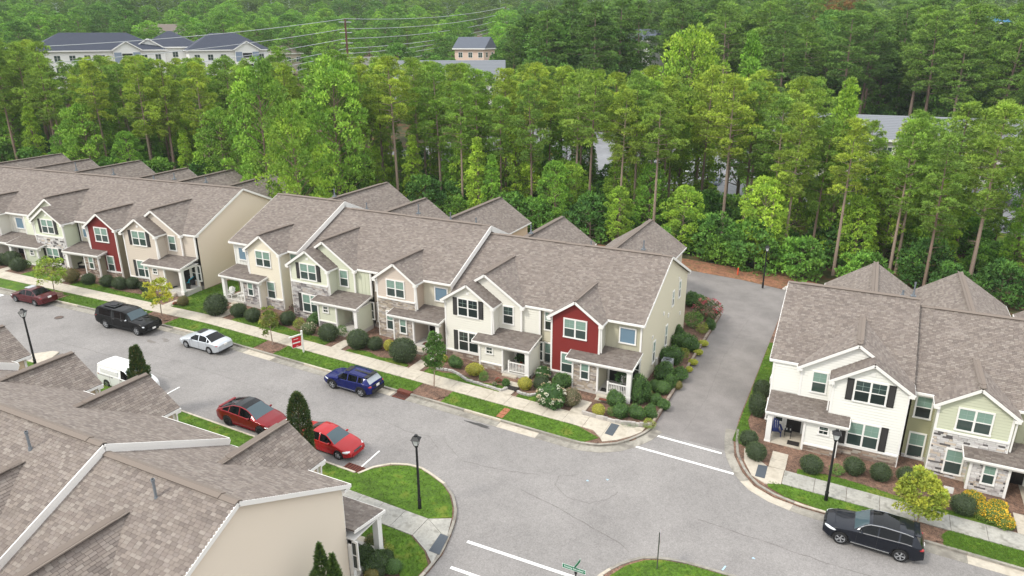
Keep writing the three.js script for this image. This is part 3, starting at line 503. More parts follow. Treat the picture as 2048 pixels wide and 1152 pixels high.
    cb(b0, zb, y0 + 0.1, 5.6); cb(b1, zb, 3.2, 5.6);
    R.trim.bar(V(X(b1 + 0.16), 5.45, zb + 0.12), V(X(b1 + 0.16), 3.3, zb - 0.05), 0.09, 0.09, V(0, 0, 1));   // downspout
    gableRoof(u, { ...R, tone: 0.86 }, X(xc), hw, 5.75, zb, GP, ZE, PIT, { zb: 0.9, nocap: true, outer: -f, zo: zg + 0.3 });
    sideWall(walls, c.flip ? [[W - g1, 3.0], [W - Math.max(g0, 0), 3.0], [W - Math.max(g0, 0), 5.75], [W - gc, 5.75 + gh * GP], [W - g1, 5.75]] : [[Math.max(g0, 0), 3.0], [g1, 3.0], [g1, 5.75], [gc, 5.75 + gh * GP], [Math.max(g0, 0), 5.75]], zg, 0, siding(c.g2 || c.main), { ...bs, kind: c.g2Kind });
    side(g1, 1, 1.6, zg, 3, 5.7, main); cb(g1, zg, 3.2, 5.6);
    gableRoof(u, R, X(gc), gh, 5.75, zg, GP, ZE, PIT);
    sideWall(walls, P4(g1, W, 3.0, 5.6), 1.9, 0, siding(c.g2 || c.main), { ...bs, kind: c.rightKind }); cb(W - 0.06, 1.9, 3.2, 5.55);
    windowPart(u, X(xc), 5.15, zb + 0.02, 1.75, 1.4, { n: 2, shutters: true, ...c.up });
    windowPart(u, X(xc), 1.62 + y0 + 0.3, zb + (c.upStone ? 0.09 : 0.02), 1.75, 1.62, { n: 2, shutters: true, ...c.low });
    windowPart(u, X(5.5), 4.65, zg + 0.02, 0.82, 1.42, { ...c.mid });
    const vg = new MB().box(X(xc) - 0.13, X(xc) + 0.13, 6.28, 6.5, zb + 0.01, zb + 0.06); vg.build('vent', M.white, u);
    porch(u, c, R, walls, { X, f, W, x0: 3.3, x1: c.porchEnd ?? 8.45, gut: 4.35, bx0: 3.9, bx1: 5.95, zf: 4.05, zw: 2.0, fl, y0, T, top: 3.42, wallTop: 2.1, main, bs, boxKind: c.boxKind, win: c.boxWin || 'four' });
  } else {
    const b0 = c.bump ?? 1.4, b1 = b0 + 3.9, zb = 2.9, hw = (b1 - b0) / 2, xc = (b0 + b1) / 2, ya = 5.75 + hw * 0.7, acc = siding(c.accent || c.main), split = c.upStone ? 3.85 : stonesY;
    sideWall(walls, c.flip ? [[W - b1, split], [W - b0, split], [W - b0, 5.75], [W - xc, ya], [W - b1, 5.75]] : [[b0, split], [b1, split], [b1, 5.75], [xc, ya], [b0, 5.75]], zb, 0, acc, { ...bs, kind: c.frontKind });
    sideWall(walls, P4(b0, b1, y0 - 0.2, split), zb + 0.02, 0, acc, { kind: 'stone', tones: T, ...bs });
    R.trim.box(X(c.flip ? b1 : b0), X(c.flip ? b0 : b1), split - 0.06, split + 0.06, zb, zb + 0.12);
    side(b0, -1, 1.6, zb, y0 - 0.2, 5.7, c.accentSide ? acc : main); side(b1, 1, 1.6, zb, 2.4, 5.7, c.rightMat ? siding(c.rightMat) : main);
    cb(b0, zb, y0 + 0.1, 5.6); cb(b1, zb, 3.1, 5.6);
    R.trim.bar(V(X(b1 + 0.17), 5.4, zb + 0.1), V(X(b1 + 0.17), 3.25, zb - 0.05), 0.09, 0.09, V(0, 0, 1));
    gableRoof(u, R, X(xc), hw, 5.75, zb, 0.7, ZE, PIT);
    sideWall(walls, P4(0, b0, y0 + 0.9, 5.6), 1.6, 0, sideC, {}); sideWall(walls, P4(0, b0, y0 - 0.2, y0 + 0.9), 1.62, 0, sideC, { kind: 'stone', tones: T });
    sideWall(walls, P4(b1, W, 2.9, 5.6), 1.6, 0, siding(c.batten || c.main), { kind: c.rightKind ?? 'batten' });
    windowPart(u, X(0.72), 4.55, 1.62, 0.82, 1.45, { lo: M.paneDark }); windowPart(u, X(0.72), 1.75, 1.62, 0.82, 1.7, { lo: M.paneLow });
    
    windowPart(u, X((b1 + W) / 2 + 0.35), 4.5, 1.63, 1.15, 1.15, { grid: 'one', up: M.paneSky });
    windowPart(u, X(xc), 4.85, zb + 0.02, 1.72, 1.4, { n: 2, ...c.up }); windowPart(u, X(b0 + 1.35), 1.75 + y0, zb + (c.upStone ? 0.07 : 0.02), 0.86, 1.62, { ...c.low });
    cb(W - 0.07, 1.6, 3, 5.5);
    porch(u, c, R, walls, { X, f, W, x0: 3.05, x1: c.porchEnd ?? 8.35, gut: 4.05, bx0: 3.55, bx1: 5.55, zf: 3.7, zw: 1.6, fl, y0, T, top: 3.35, wallTop: 1.65, main, bs, boxKind: c.boxKind ?? 'stone', win: c.boxWin || 'sash' });
  }
  // rear wing with its own ridge
  if (c.wing !== undefined) {
    const xc = c.wing, hw = 3.45, zE = c.wingEnd, ya = 5.75 + hw * 0.66;
    for (const s of [-1, 1]) { const zt = (y) => 2 * zr - ZE + (y - 5.7) / PIT, H2 = hw + 0.3, yE = ya - H2 * 0.66; roofPlane(u, [V(xc, ya, zE), V(xc, ya, zt(ya)), V(xc + s * H2, yE, zt(yE)), V(xc + s * H2, yE, zE)], { ...R, bare: c.wingBare }); R.trim.bar(V(xc, ya - 0.12, zE), V(xc + s * H2, yE - 0.12, zE), 0.05, 0.2).bar(V(xc + s * H2, yE - 0.08, zE), V(xc + s * H2, yE - 0.08, zt(yE)), 0.1, 0.14);
      R.cap.bar(V(xc + s * 0.1, ya + 0.02, zE), V(xc + s * 0.1, ya + 0.02, zt(ya)), 0.22, 0.03, V(-s * 0.5, 1, 0)).bar(V(xc + s * 0.12, ya + 0.055, zE + 1.2), V(xc + s * 0.12, ya + 0.055, zt(ya) - 0.6), 0.23, 0.04, V(-s * 0.45, 1, 0)); }
    sideWall(walls, [[xc - hw, -0.6], [xc + hw, -0.6], [xc + hw, 5.6], [xc, ya - 0.1], [xc - hw, 5.6]], zE + 0.35, 2, siding(c.wingCol || c.main), { kind: 'lap' });
    for (const s of [-1, 1]) sideWall(walls, [[zE + 0.35, -0.6], [back + 0.1, -0.6], [back + 0.1, 5.6], [zE + 0.35, 5.6]], xc + s * hw, s, siding(c.wingCol || c.main), { kind: 'lap', e: 0.2 });
  }
  for (const [px, py, pz, h] of c.pipes || []) { const g = new THREE.Group(); g.name = 'vent_pipe'; g.position.set(px, py, pz); u.add(g); part('pipe', new MB().tube(V(0, -0.1, 0), V(0, h, 0), 0.055, 0.055, 10).tube(V(0, h - 0.12, 0), V(0, h, 0), 0.075, 0.075, 10).geo(0.6), M.metal, g); part('flashing', new MB().tube(V(0, -0.12, 0), V(0, 0.22, 0), 0.12, 0.075, 10).box(-0.18, 0.18, -0.14, -0.04, -0.15, 0.2).geo(), M.metal, g); }
  for (const w of walls) buildWall(u, w);
  R.deck.build('roof_deck', M.roofDeck, roof); R.trim.build('trim', M.white, u);
  const cg = R.cap.build('ridge_cap', std({ color: new THREE.Color().setRGB(0.2, 0.164, 0.138), roughness: 0.95 }), roof);
  finishShingles(u, roof, shm, R.singles);
  if (c.sideWins) for (const [z, y, w, h] of c.sideWins) windowPart(u, c.endR ? W + 0.02 : -0.02, y, z, w, h, { turn: c.endR ? 1 : -1, lo: M.paneLow });
  return u;
}
function porch(u, c, R, walls, q) {
  const { X, f, W, fl, y0 } = q, lo = (a, b) => [Math.min(X(a), X(b)), Math.max(X(a), X(b))], [a, b] = lo(q.x0, q.x1);
  const yg = 2.86, yt = q.top;
  roofPlane(u, [V(a, yg + 0.06, q.gut), V(b, yg + 0.06, q.gut), V(b, yt, q.wallTop), V(a, yt, q.wallTop)], { ...R, tone: 0.84 });
  R.trim.box(a, b, yg - 0.1, yg + 0.04, q.gut - 0.04, q.gut + 0.07); for (const x of [a, b]) R.trim.bar(V(x, yg, q.gut), V(x, yt - 0.08, q.wallTop), 0.05, 0.16);
  R.trim.box(a + 0.1, b - 0.1, yg - 0.32, yg - 0.06, q.gut - 0.36, q.gut - 0.18);
  new MB().box(a + 0.05, b - 0.05, yg - 0.08, yg - 0.05, q.zw, q.gut - 0.05).build('porch_ceiling', M.white, u);
  // stone or boarded box beside the door
  const [x0, x1] = lo(q.bx0, q.bx1), acc = c.boxMat ? siding(c.boxMat) : q.main;
  const rect = (l, h) => [[x0, l], [x1, l], [x1, h], [x0, h]];
  if (q.boxKind === 'stone') sideWall(walls, rect(y0 + 0.3, yg - 0.1), q.zf, 0, acc, { kind: 'stone', tones: q.T, ...q.bs });
  else { sideWall(walls, rect(fl + 0.4, yg - 0.1), q.zf, 0, acc, { kind: q.boxKind, ...q.bs }); sideWall(walls, rect(y0 + 0.2, fl + 0.4), q.zf + 0.01, 0, acc, { kind: 'stone', tones: q.T, ...q.bs }); R.trim.box(x0, x1, fl + 0.36, fl + 0.46, q.zf, q.zf + 0.11); }
  for (const s of [-1, 1]) sideWall(walls, [[q.zw, y0], [q.zf, y0], [q.zf, yg - 0.1], [q.zw, yg - 0.1]], s < 0 ? x0 : x1, s, acc, {});
  for (const x of [x0, x1]) R.trim.box(x - 0.07, x + 0.07, y0 + 0.2, yg - 0.1, q.zf - 0.05, q.zf + 0.1);
  new MB().box(x0, x1, y0 - 0.5, y0 + 0.32, q.zw, q.zf + 0.03).build('foundation', M.found, u);
  const cx = X((q.bx0 + q.bx1) / 2 + (q.win === 'four' ? -0.15 : 0));
  if (q.win === 'four') windowPart(u, cx, 2.2, q.zf + 0.02, 0.5, 0.5, { grid: 'four', up: M.paneDark, lo: M.paneDark }); else windowPart(u, cx, 1.95, q.zf + 0.07, 0.56, 1.25, {});
  // door wall, floor, steps
  const dx0 = q.bx1, dx1 = q.x1 - 0.15, [w0, w1] = lo(dx0, Math.min(dx1, W)), back = siding(c.porchMat || c.side || c.main);
  sideWall(walls, [[w0, fl - 0.3], [w1, fl - 0.3], [w1, yg - 0.08], [w0, yg - 0.08]], q.zw, 0, back, c.porchStone ? { kind: 'lap' } : {});
  doorPart(u, X(dx0 + 0.75), fl, q.zw + 0.03, c.door === 'red' ? M.doorRed : M.doorBlack, { wreath: c.wreath });
  windowPart(u, X(dx0 + 2.05), fl + 1.35, q.zw + 0.03, 1.05, 1.5, { n: 2, up: M.paneDark, lo: M.paneDark, grid: 'none' });
  const [p0, p1] = lo(dx0 + 0.02, q.x1 - 0.12);
  new MB().box(p0, p1, y0 - 0.6, fl, q.zw - 0.02, q.gut - 0.12).build('porch_floor', c.warmPorch ? M.concrete : M.found, u);
  const px = X(q.x1 - 0.32);
  if (c.sidePanel) { sideWall(walls, [[q.zw, y0], [q.gut - 0.2, y0], [q.gut - 0.2, yg - 0.1], [q.zw, yg - 0.1]], X(q.x1 - 0.16), f, back, {}); sideWall(walls, [[q.zw, y0], [q.gut - 0.2, y0], [q.gut - 0.2, yg - 0.1], [q.zw, yg - 0.1]], X(q.x1 - 0.24), -f, back, {}); }
  new MB().box(px - 0.17, px + 0.17, y0, yg - 0.1, q.gut - 0.46, q.gut - 0.14).box(px - 0.2, px + 0.2, y0, y0 + 0.5, q.gut - 0.49, q.gut - 0.11).box(px - 0.2, px + 0.2, yg - 0.34, yg - 0.24, q.gut - 0.49, q.gut - 0.11).build('porch_post', M.white, u);
  if (c.openEnd) { new MB().box(px - 0.1, px + 0.1, y0, yg - 0.1, q.zw, q.zw + 0.2).build('porch_post', M.white, u); R.trim.box(px - 0.1, px + 0.1, yg - 0.32, yg - 0.06, q.zw, q.gut - 0.3); }
  if (c.rail) { const b2 = new MB(), ra = X(q.x1 - 0.5), rb = X(q.x1 - 1.95), [r0, r1] = [Math.min(ra, rb), Math.max(ra, rb)], z = q.gut - 0.28; b2.box(r0, r1, fl + 0.82, fl + 0.9, z - 0.04, z + 0.04).box(r0, r1, fl + 0.1, fl + 0.16, z - 0.03, z + 0.03); for (let x = r0 + 0.05; x < r1; x += 0.13) b2.box(x - 0.02, x + 0.02, fl + 0.16, fl + 0.82, z - 0.02, z + 0.02); const e = f > 0 ? r0 : r1; b2.box(e - 0.06, e + 0.06, fl, fl + 1.0, z - 0.06, z + 0.06); b2.build('railing', M.white, u); }
  // steps and path to the pavement
  const sx = X(q.bx1 + 0.75), st = new MB(); for (let k = 0; k < 2; k++) st.box(sx - 0.62, sx + 0.62, y0 - 0.6, fl - 0.14 * (k + 1), q.gut - 0.13 + k * 0.32, q.gut + 0.19 + k * 0.32); st.build('steps', M.concrete, u);
}

const rowM = 'townhouses of the middle row', rowL = 'townhouses of the left row', rowR = 'townhouses of the right row', rowF = 'townhouses of the near row';
townhouse('townhouse', 'end townhouse with a brick red shingled gable, beside the side road', { type: 'A', x0: -7.65, W: 8.2, eave: 5.7, main: '#c9c2ac', side: '#cfc8b2', accent: '#7e2420', frontKind: 'shake', tone: 'tan', endR: true, batten: '#b9b59f', rightMat: '#c4c2b4', wing: 2.35, wingEnd: -20.5, rail: true, wingCol: '#c9bfae', y0: 0.1, porchMat: '#8f8c80', sideWins: [[-1.9, 1.95, 0.55, 1.75], [-5.6, 1.95, 0.5, 1.75], [-7.2, 4.75, 0.45, 1.25], [-9.4, 4.9, 0.55, 1.45]], pipes: [[5.2, 8.6, -8, 0.7], [0.7, 8.4, -7.2, 0.5]] });
townhouse('townhouse', 'white townhouse with two stacked gables and black shutters, left of the red gable', { type: 'B', x0: -15.9, W: 8.25, eave: 5.7, main: '#dedbd0', tone: 'brown', wing: 1.9, wingEnd: -17.8, y0: 0.25, sidePanel: true, boards: true, rail: true, up: { lo: M.paneDark, up: M.paneDark }, low: { lo: M.paneDark, up: M.paneDark }, mid: { lo: M.paneDark, up: M.paneLow }, wreath: '#6b6a60', g2Kind: 'lap', wingCol: '#d9d2c4', pipes: [[2.6, 8.7, -8.3, 0.7]] });
townhouse('townhouse', 'taupe gabled townhouse with a stone ground floor and black door in the middle row', { type: 'A', x0: -24.15, W: 8.25, eave: 6.4, main: '#cabdb0', side: '#b3a796', accent: '#cbbdb0', upStone: true, tone: 'tan', batten: '#d6d0bd', rightMat: '#bfae9d', rakeR: true, wing: 1.4, wingEnd: -20.5, y0: 0.1, sidePanel: true, boards: true, wreath: '#8d8b84', wingCol: '#d8bfa3', pipes: [[2.6, 8.5, -7.6, 0.7], [6.1, 8.8, -6.4, 0.5]] });
townhouse('townhouse', 'pale green townhouse with grey stone, twin gables and a red front door', { type: 'B', x0: -32.5, W: 8.35, eave: 6.4, main: '#d0d2bd', upStone: true, tone: 'grey', g2: '#cccfb8', g2Kind: 'lap', rightKind: 'batten', wing: 2.3, wingEnd: -16.6, y0: 0.2, sidePanel: true, boards: true, door: 'red', wreath: '#b98a4e', boxKind: 'shake', pipes: [[7, 8.7, -8, 0.8], [1.0, 8.6, -7.5, 0.6]], wingCol: '#cdd0b2' });
townhouse('townhouse', 'cream yellow end townhouse with a porch on its left and white adirondack chairs', { type: 'A', flip: true, x0: -41.0, W: 8.5, eave: 7.05, main: '#e4dbc9', side: '#cfcbb4', accent: '#e5dcc8', frontKind: 'shake', tone: 'grey', batten: '#e4e3dc', rakeR: true, endL: true, wing: 3.5, wingEnd: -19.5, y0: 0.05, openEnd: true, porchMat: '#d8c8a5', wingCol: '#e2d0ab', pipes: [[5, 8.8, -8, 0.7]] });
// left row, turned a little with the street
{
  const th = 0.078; let x = -45.0, z = 1.0;
  const put = (W) => { x -= W * Math.cos(th); z += W * Math.sin(th); return { x0: x, z0: z, W, turn: th }; };
  townhouse('townhouse', 'beige end townhouse with two gables and a turquoise porch bench in the left row', { ...put(8.3), type: 'B', eave: 7.45, main: '#cbbfb0', side: '#dccebb', tone: 'brown', endR: true, wing: 2.6, wingEnd: -17.5, y0: 0, openEnd: true, wingCol: '#c3b5a2', low: {}, boards: true, pipes: [[1, 8.8, -7.8, 0.5]] });
  townhouse('townhouse', 'dark red gabled townhouse with a wicker porch chair in the left row', { ...put(8.3), type: 'A', flip: true, eave: 7.45, main: '#8f8772', side: '#8f8772', accent: '#77231f', frontKind: 'shake', tone: 'brown', batten: '#d5cfbd', wing: 3.4, wingEnd: -18.5, y0: 0, pipes: [[4.4, 8.8, -8, 0.6], [1.6, 8.6, -7.6, 0.4]], porchMat: '#8d8a72' });
  townhouse('townhouse', 'pale green townhouse with a stone band under the upper window in the left row', { ...put(8.3), type: 'B', flip: true, eave: 7.45, main: '#ced3bb', upStone: true, tone: 'light', g2: '#d9dcc6', rightKind: 'lap', wing: 5.2, wingEnd: -17.2, y0: 0, boxKind: 'shake', porchMat: '#a5a884', pipes: [[3, 8.7, -8, 0.6]] });
  townhouse('townhouse', 'white gabled townhouse with brown stone below at the left edge of the view', { ...put(8.3), type: 'A', eave: 7.45, main: '#dcd9cf', accent: '#dedcd2', upStone: true, tone: 'brown', wing: 2.6, wingEnd: -19.5, y0: 0, pipes: [[5, 8.8, -8, 0.9]] });
  townhouse('townhouse', 'townhouse whose grey brown roof peak shows at the left edge, nearer one', { ...put(8.3), type: 'B', eave: 7.45, main: '#c7bba7', tone: 'brown', wing: 3, wingEnd: -18, y0: 0 });
  townhouse('townhouse', 'townhouse whose grey brown roof peak shows at the left edge, farther one', { ...put(8.3), type: 'A', eave: 7.45, main: '#c7bba7', tone: 'brown', wing: 3, wingEnd: -20, y0: 0 });
}
// right row
townhouse('townhouse', 'white corner townhouse with black shutters and a blue chair on its porch at the right', { type: 'B', flip: true, x0: 9.95, W: 8.55, eave: 4.9, main: '#e6e5de', tone: 'brown', endL: true, wing: 5.7, wingEnd: -17.2, y0: 0.12, openEnd: true, boards: true, singles: true, warmPorch: true, up: { up: M.paneLow, lo: M.paneDark }, g2Kind: 'lap', pipes: [[8.3, 8.3, -8.4, 1.0], [7.6, 8.2, -8.4, 0.35]], wingCol: '#e6e5de' });
townhouse('townhouse', 'sage green townhouse with pale ledge stone at the right edge of the view', { type: 'A', x0: 18.55, W: 8.4, eave: 4.4, main: '#bcbea4', side: '#9d9b7b', accent: '#c3c6ae', upStone: true, tone: 'light', batten: '#babba0', wing: 3.6, wingEnd: -19, y0: 0.1, boards: true, singles: true, warmPorch: true, boxWin: 'sash', wingCol: '#b9bb95', head: 0.3, pipes: [[7.4, 8.6, -8.6, 1.0]] });
townhouse('townhouse', 'townhouse next to the sage green one, mostly outside the right edge of the view', { type: 'B', x0: 26.95, W: 8.4, eave: 4.4, main: '#cfc8b8', tone: 'grey', wing: 3, wingEnd: -17, y0: 0.1, endR: true });
// near row, facing away from the camera across the street
{
  const T = Math.PI, z0 = 29.55;
  const n = (o) => ({ type: 'A', turn: T, z0, main: '#d2bfa3', side: '#dfd3c2', tone: 'tan', backShown: true, singles: true, y0: 0.1, pitch: 0.5, zr: -4.35, ...o });
  townhouse('townhouse', 'beige end townhouse of the near row with its plain end wall at the bottom', n({ x0: -6.15, W: 7.6, flip: true, bump: 1.05, eave: 5.9, endL: true, openEnd: true, wing: 4.2, wingEnd: -20, porchEnd: 8.1, pipes: [[3.4, 8.25, -5.2, 1.05]] }));
  townhouse('townhouse', 'near row townhouse with a white stepped wall edge along its brown roof', n({ x0: -13.75, W: 9, flip: true, bump: -0.3, eave: 6.3, rakeL: true, wing: 3.2, wingEnd: -19, porchEnd: 7.6, pipes: [[3.4, 8.2, -5.5, 1.0]] }));
  townhouse('townhouse', 'near row townhouse whose brown gable roof points at the white van', n({ x0: -22.75, W: 9, flip: true, bump: 2.0, eave: 6.3, wing: 4.5, wingEnd: -19, singles: false }));
  townhouse('townhouse', 'near row townhouse at the left edge with a white roof edge beside the lamp post', n({ x0: -31.75, W: 9, bump: 1.0, eave: 6.8, rakeL: true, wing: 4.5, wingEnd: -19, singles: false }));
}

// ───────────── vegetation ─────────────
const leafCol = (c, k) => { const t = rr(1 - k, 1 + k); return [c[0] * t * rr(0.92, 1.08), c[1] * t, c[2] * t * rr(0.85, 1.15)]; };
const dirRnd = () => { const z = rr(-1, 1), a = rr(0, 6.2832), r = Math.sqrt(1 - z * z); return V(r * Math.cos(a), z, r * Math.sin(a)); };
function leaf(mb, p, d, len, wid, c, four) {
  const s = d.clone().cross(dirRnd()).normalize().multiplyScalar(wid / 2), e = p.clone().addScaledVector(d, len);
  if (four) { const m = p.clone().addScaledVector(d, len * 0.5); mb.tri(p, m.clone().add(s), e, c); mb.tri(p, e, m.clone().sub(s), c); } else mb.tri(p.clone().add(s), p.clone().sub(s), e, c);
}
// a tuft: leaves radiating from its middle, more of them upwards
function tuft(mb, c, r, n, len, wid, col, o = {}) {
  for (let i = 0; i < n; i++) { const d = dirRnd(); if (d.y < -0.3 && rnd() < 0.6) d.y *= -1; const q = c.clone().add(d.clone().multiply(V(1, o.flat ?? 0.75, 1)).multiplyScalar(r * Math.cbrt(rr(0.25, 1)))); const ld = d.clone().multiplyScalar(o.rad ?? 0.8).add(dirRnd().multiplyScalar(0.6)).add(V(0, 0.35, 0)).normalize(); leaf(mb, q, ld, len * rr(0.7, 1.3), wid * rr(0.7, 1.3), leafCol(col, 0.16), o.four); }
}
function pineGeo(h, cr, from, dens, col, col2) {
  const cm = new MB(), tm = new MB(), lean = V(rr(-0.5, 0.5), 0, rr(-0.5, 0.5)), at = (t) => V(lean.x * t * t, h * t, lean.z * t * t);
  for (let i = 0; i < 7; i++) tm.tube(at(i / 7), at((i + 1) / 7), 0.2 * (1 - i / 7.6) + 0.02, 0.2 * (1 - (i + 1) / 7.6) + 0.02, 7);
  for (let i = 0; i < 5; i++) { const t = rr(from * 0.45, from), a = rr(0, 6.28), b = at(t); tm.tube(b, b.clone().add(V(Math.cos(a) * rr(0.5, 1.4), rr(-0.1, 0.4), Math.sin(a) * rr(0.5, 1.4))), 0.03, 0.01, 4); }
  const n = Math.round(40 * dens); let a = rr(0, 6);
  for (let i = 0; i < n; i++) {
    const f = i / (n - 1), t = from + (1 - from) * f * 0.985, prof = Math.pow(Math.sin(Math.min(1, (1 - f) * 1.15 + 0.12) * 1.45), 0.8) * (f < 0.25 ? 0.55 + f * 1.8 : 1), L = cr * prof * rr(0.65, 1.15); a += 2.4 + rr(-0.5, 0.5);
    const b = at(t), e = b.clone().add(V(Math.cos(a) * L, L * rr(0.05, 0.45) * (0.5 + f), Math.sin(a) * L));
    tm.tube(b, e, 0.045 * (1.2 - f), 0.012, 4);
    const k = L > 1.6 ? 3 : 2;
    for (let j = 0; j < k; j++) { const u = 0.45 + 0.55 * (j + 1) / k, c = b.clone().lerp(e, u).add(V(rr(-0.35, 0.35), rr(0, 0.3), rr(-0.35, 0.35))); { const kt = rr(0.72, 1.3); tuft(cm, c, rr(0.45, 0.72), 112, 0.27, 0.1, mix(col, col2, rr(0, 0.85)).map((v) => v * kt), { rad: 1.2, flat: 0.6 }); } }
  }
  tuft(cm, at(1).add(V(0, -0.2, 0)), 0.75, 170, 0.3, 0.095, col2, { rad: 1.1 });
  return { crown: cm.geo(), trunk: tm.geo() };
}
function broadGeo(h, cr, from, lf, col, col2, o = {}) {
  const cm = new MB(), tm = new MB(), n = o.n ?? 70, lean = V(rr(-0.4, 0.4), 0, rr(-0.4, 0.4)), at = (t) => V(lean.x * t, h * t, lean.z * t), r0 = o.r ?? h * 0.014;
  for (let i = 0; i < 5; i++) tm.tube(at(i / 5.5), at((i + 1) / 5.5), r0 * (1 - i / 6), r0 * (1 - (i + 1) / 6), 7);
  for (let i = 0; i < n; i++) {
    const f = (i + 0.5) / n, t = from + (1 - from) * f, prof = o.cone ? Math.pow(1 - f, 0.75) + 0.06 : Math.pow(Math.max(0.02, 1 - Math.pow(Math.abs(f * 2 - 0.82) / 1.2, 2.2)), 0.6), a = i * 2.39996 + rr(-0.4, 0.4), L = cr * prof * Math.sqrt(rr(0.25, 1)) * rr(0.8, 1.12), b = at(Math.max(from * 0.8, t - 0.12)), e = at(t).add(V(Math.cos(a) * L, rr(-0.3, 0.4), Math.sin(a) * L));
    if (i % 2 === 0) tm.tube(b, e, r0 * 0.28, 0.01, 4);
    tuft(cm, e, cr * (o.blob ?? 0.26) * rr(0.75, 1.2), o.leaves ?? 64, lf, lf * 0.75, mix(col, col2, rr(0, 0.9)).map((v) => v * (0.8 + 0.45 * ((i * 0.618) % 1))), { rad: 0.7, flat: 0.7, four: o.four });
  }
  return { crown: cm.geo(), trunk: tm.geo() };
}
const G = { pine: [], broad: [], cone: [], bush: [] };
const PC = [[0.125, 0.185, 0.03], [0.30, 0.385, 0.05]], BC = [[0.12, 0.215, 0.028], [0.30, 0.43, 0.05]];
for (let i = 0; i < 6; i++) G.pine.push(pineGeo(20, rr(2.2, 3.2), rr(0.4, 0.6), rr(0.85, 1.2), PC[0], PC[1]));
for (let i = 0; i < 2; i++) G.pine.push(pineGeo(20, rr(1.9, 2.3), 0.55, 0.8, PC[0], PC[1]));
for (let i = 0; i < 4; i++) G.broad.push(broadGeo(rr(9, 12), rr(2.6, 3.4), 0.15, 0.2, BC[0], BC[1], { n: 100, leaves: 120, blob: 0.22 }));
for (let i = 0; i < 3; i++) G.cone.push(broadGeo(rr(11, 14), 2.1, 0.12, 0.2, BC[0], BC[1], { n: 90, cone: true, blob: 0.27, leaves: 110 }));
for (let i = 0; i < 3; i++) G.bush.push(broadGeo(rr(3.2, 4.5), 2.2, 0.02, 0.28, [0.085, 0.165, 0.026], [0.21, 0.34, 0.042], { n: 44, leaves: 70 }));
const tint = (r, g, b) => std({ vertexColors: true, roughness: 0.9, color: new THREE.Color().setRGB(r, g, b) });
const leafMats = [tint(1.06, 1.22, 1.15), tint(1.3, 1.36, 1.15), tint(0.84, 1.06, 1.1), tint(0.96, 1.22, 1.15), tint(0.58, 0.8, 0.95), tint(1.5, 1.48, 1.2)];
const barks = [std({ color: hex('#8a7668'), roughness: 1 }), std({ color: hex('#78665a'), roughness: 1 }), std({ color: hex('#9c897b'), roughness: 1 })];
const short = (t) => { const m = [...t.matchAll(/[\w’'-]+/g)]; return m.length > 16 ? t.slice(0, m[15].index + m[15][0].length) : t; };
function tree(name, label, group, g, x, z, s, o = {}) {
  const t = thing(name, label, o.cat || 'tree', group);
  t.position.set(x, (o.y ?? ground(x, z)) - 0.12, z); t.rotation.y = rr(0, 6.28); t.scale.set(s * (o.wide ?? 1), s, s * (o.wide ?? 1));
  if (g.trunk) part('trunk', g.trunk, o.bark || pick(barks), t); part('crown', g.crown, o.mat || pick(leafMats), t);
  return t;
}
// the belt of woodland behind the houses
const eyeDir = (px, py = 130) => { const v = (576 - py) / 1425, a = 0.4652 - Math.atan((px - 1024) / 1425 / (0.94295 + 0.33294 * v)); return V(-Math.sin(a), 0, -Math.cos(a)); };
const rise = (px, py) => { const v = (576 - py) / 1425, u = (px - 1024) / 1425; return (-0.33294 + 0.94295 * v) / Math.hypot(0.94295 + 0.33294 * v, u); };   // slope of the line of sight
const SKYLINE = [[-300, 70], [60, 76], [110, 100], [250, 116], [530, 122], [560, 98], [650, 106], [760, 116], [1000, 132], [1280, 142], [1480, 152], [1680, 172], [1725, 234], [1880, 238], [1910, 218], [2150, 205]];
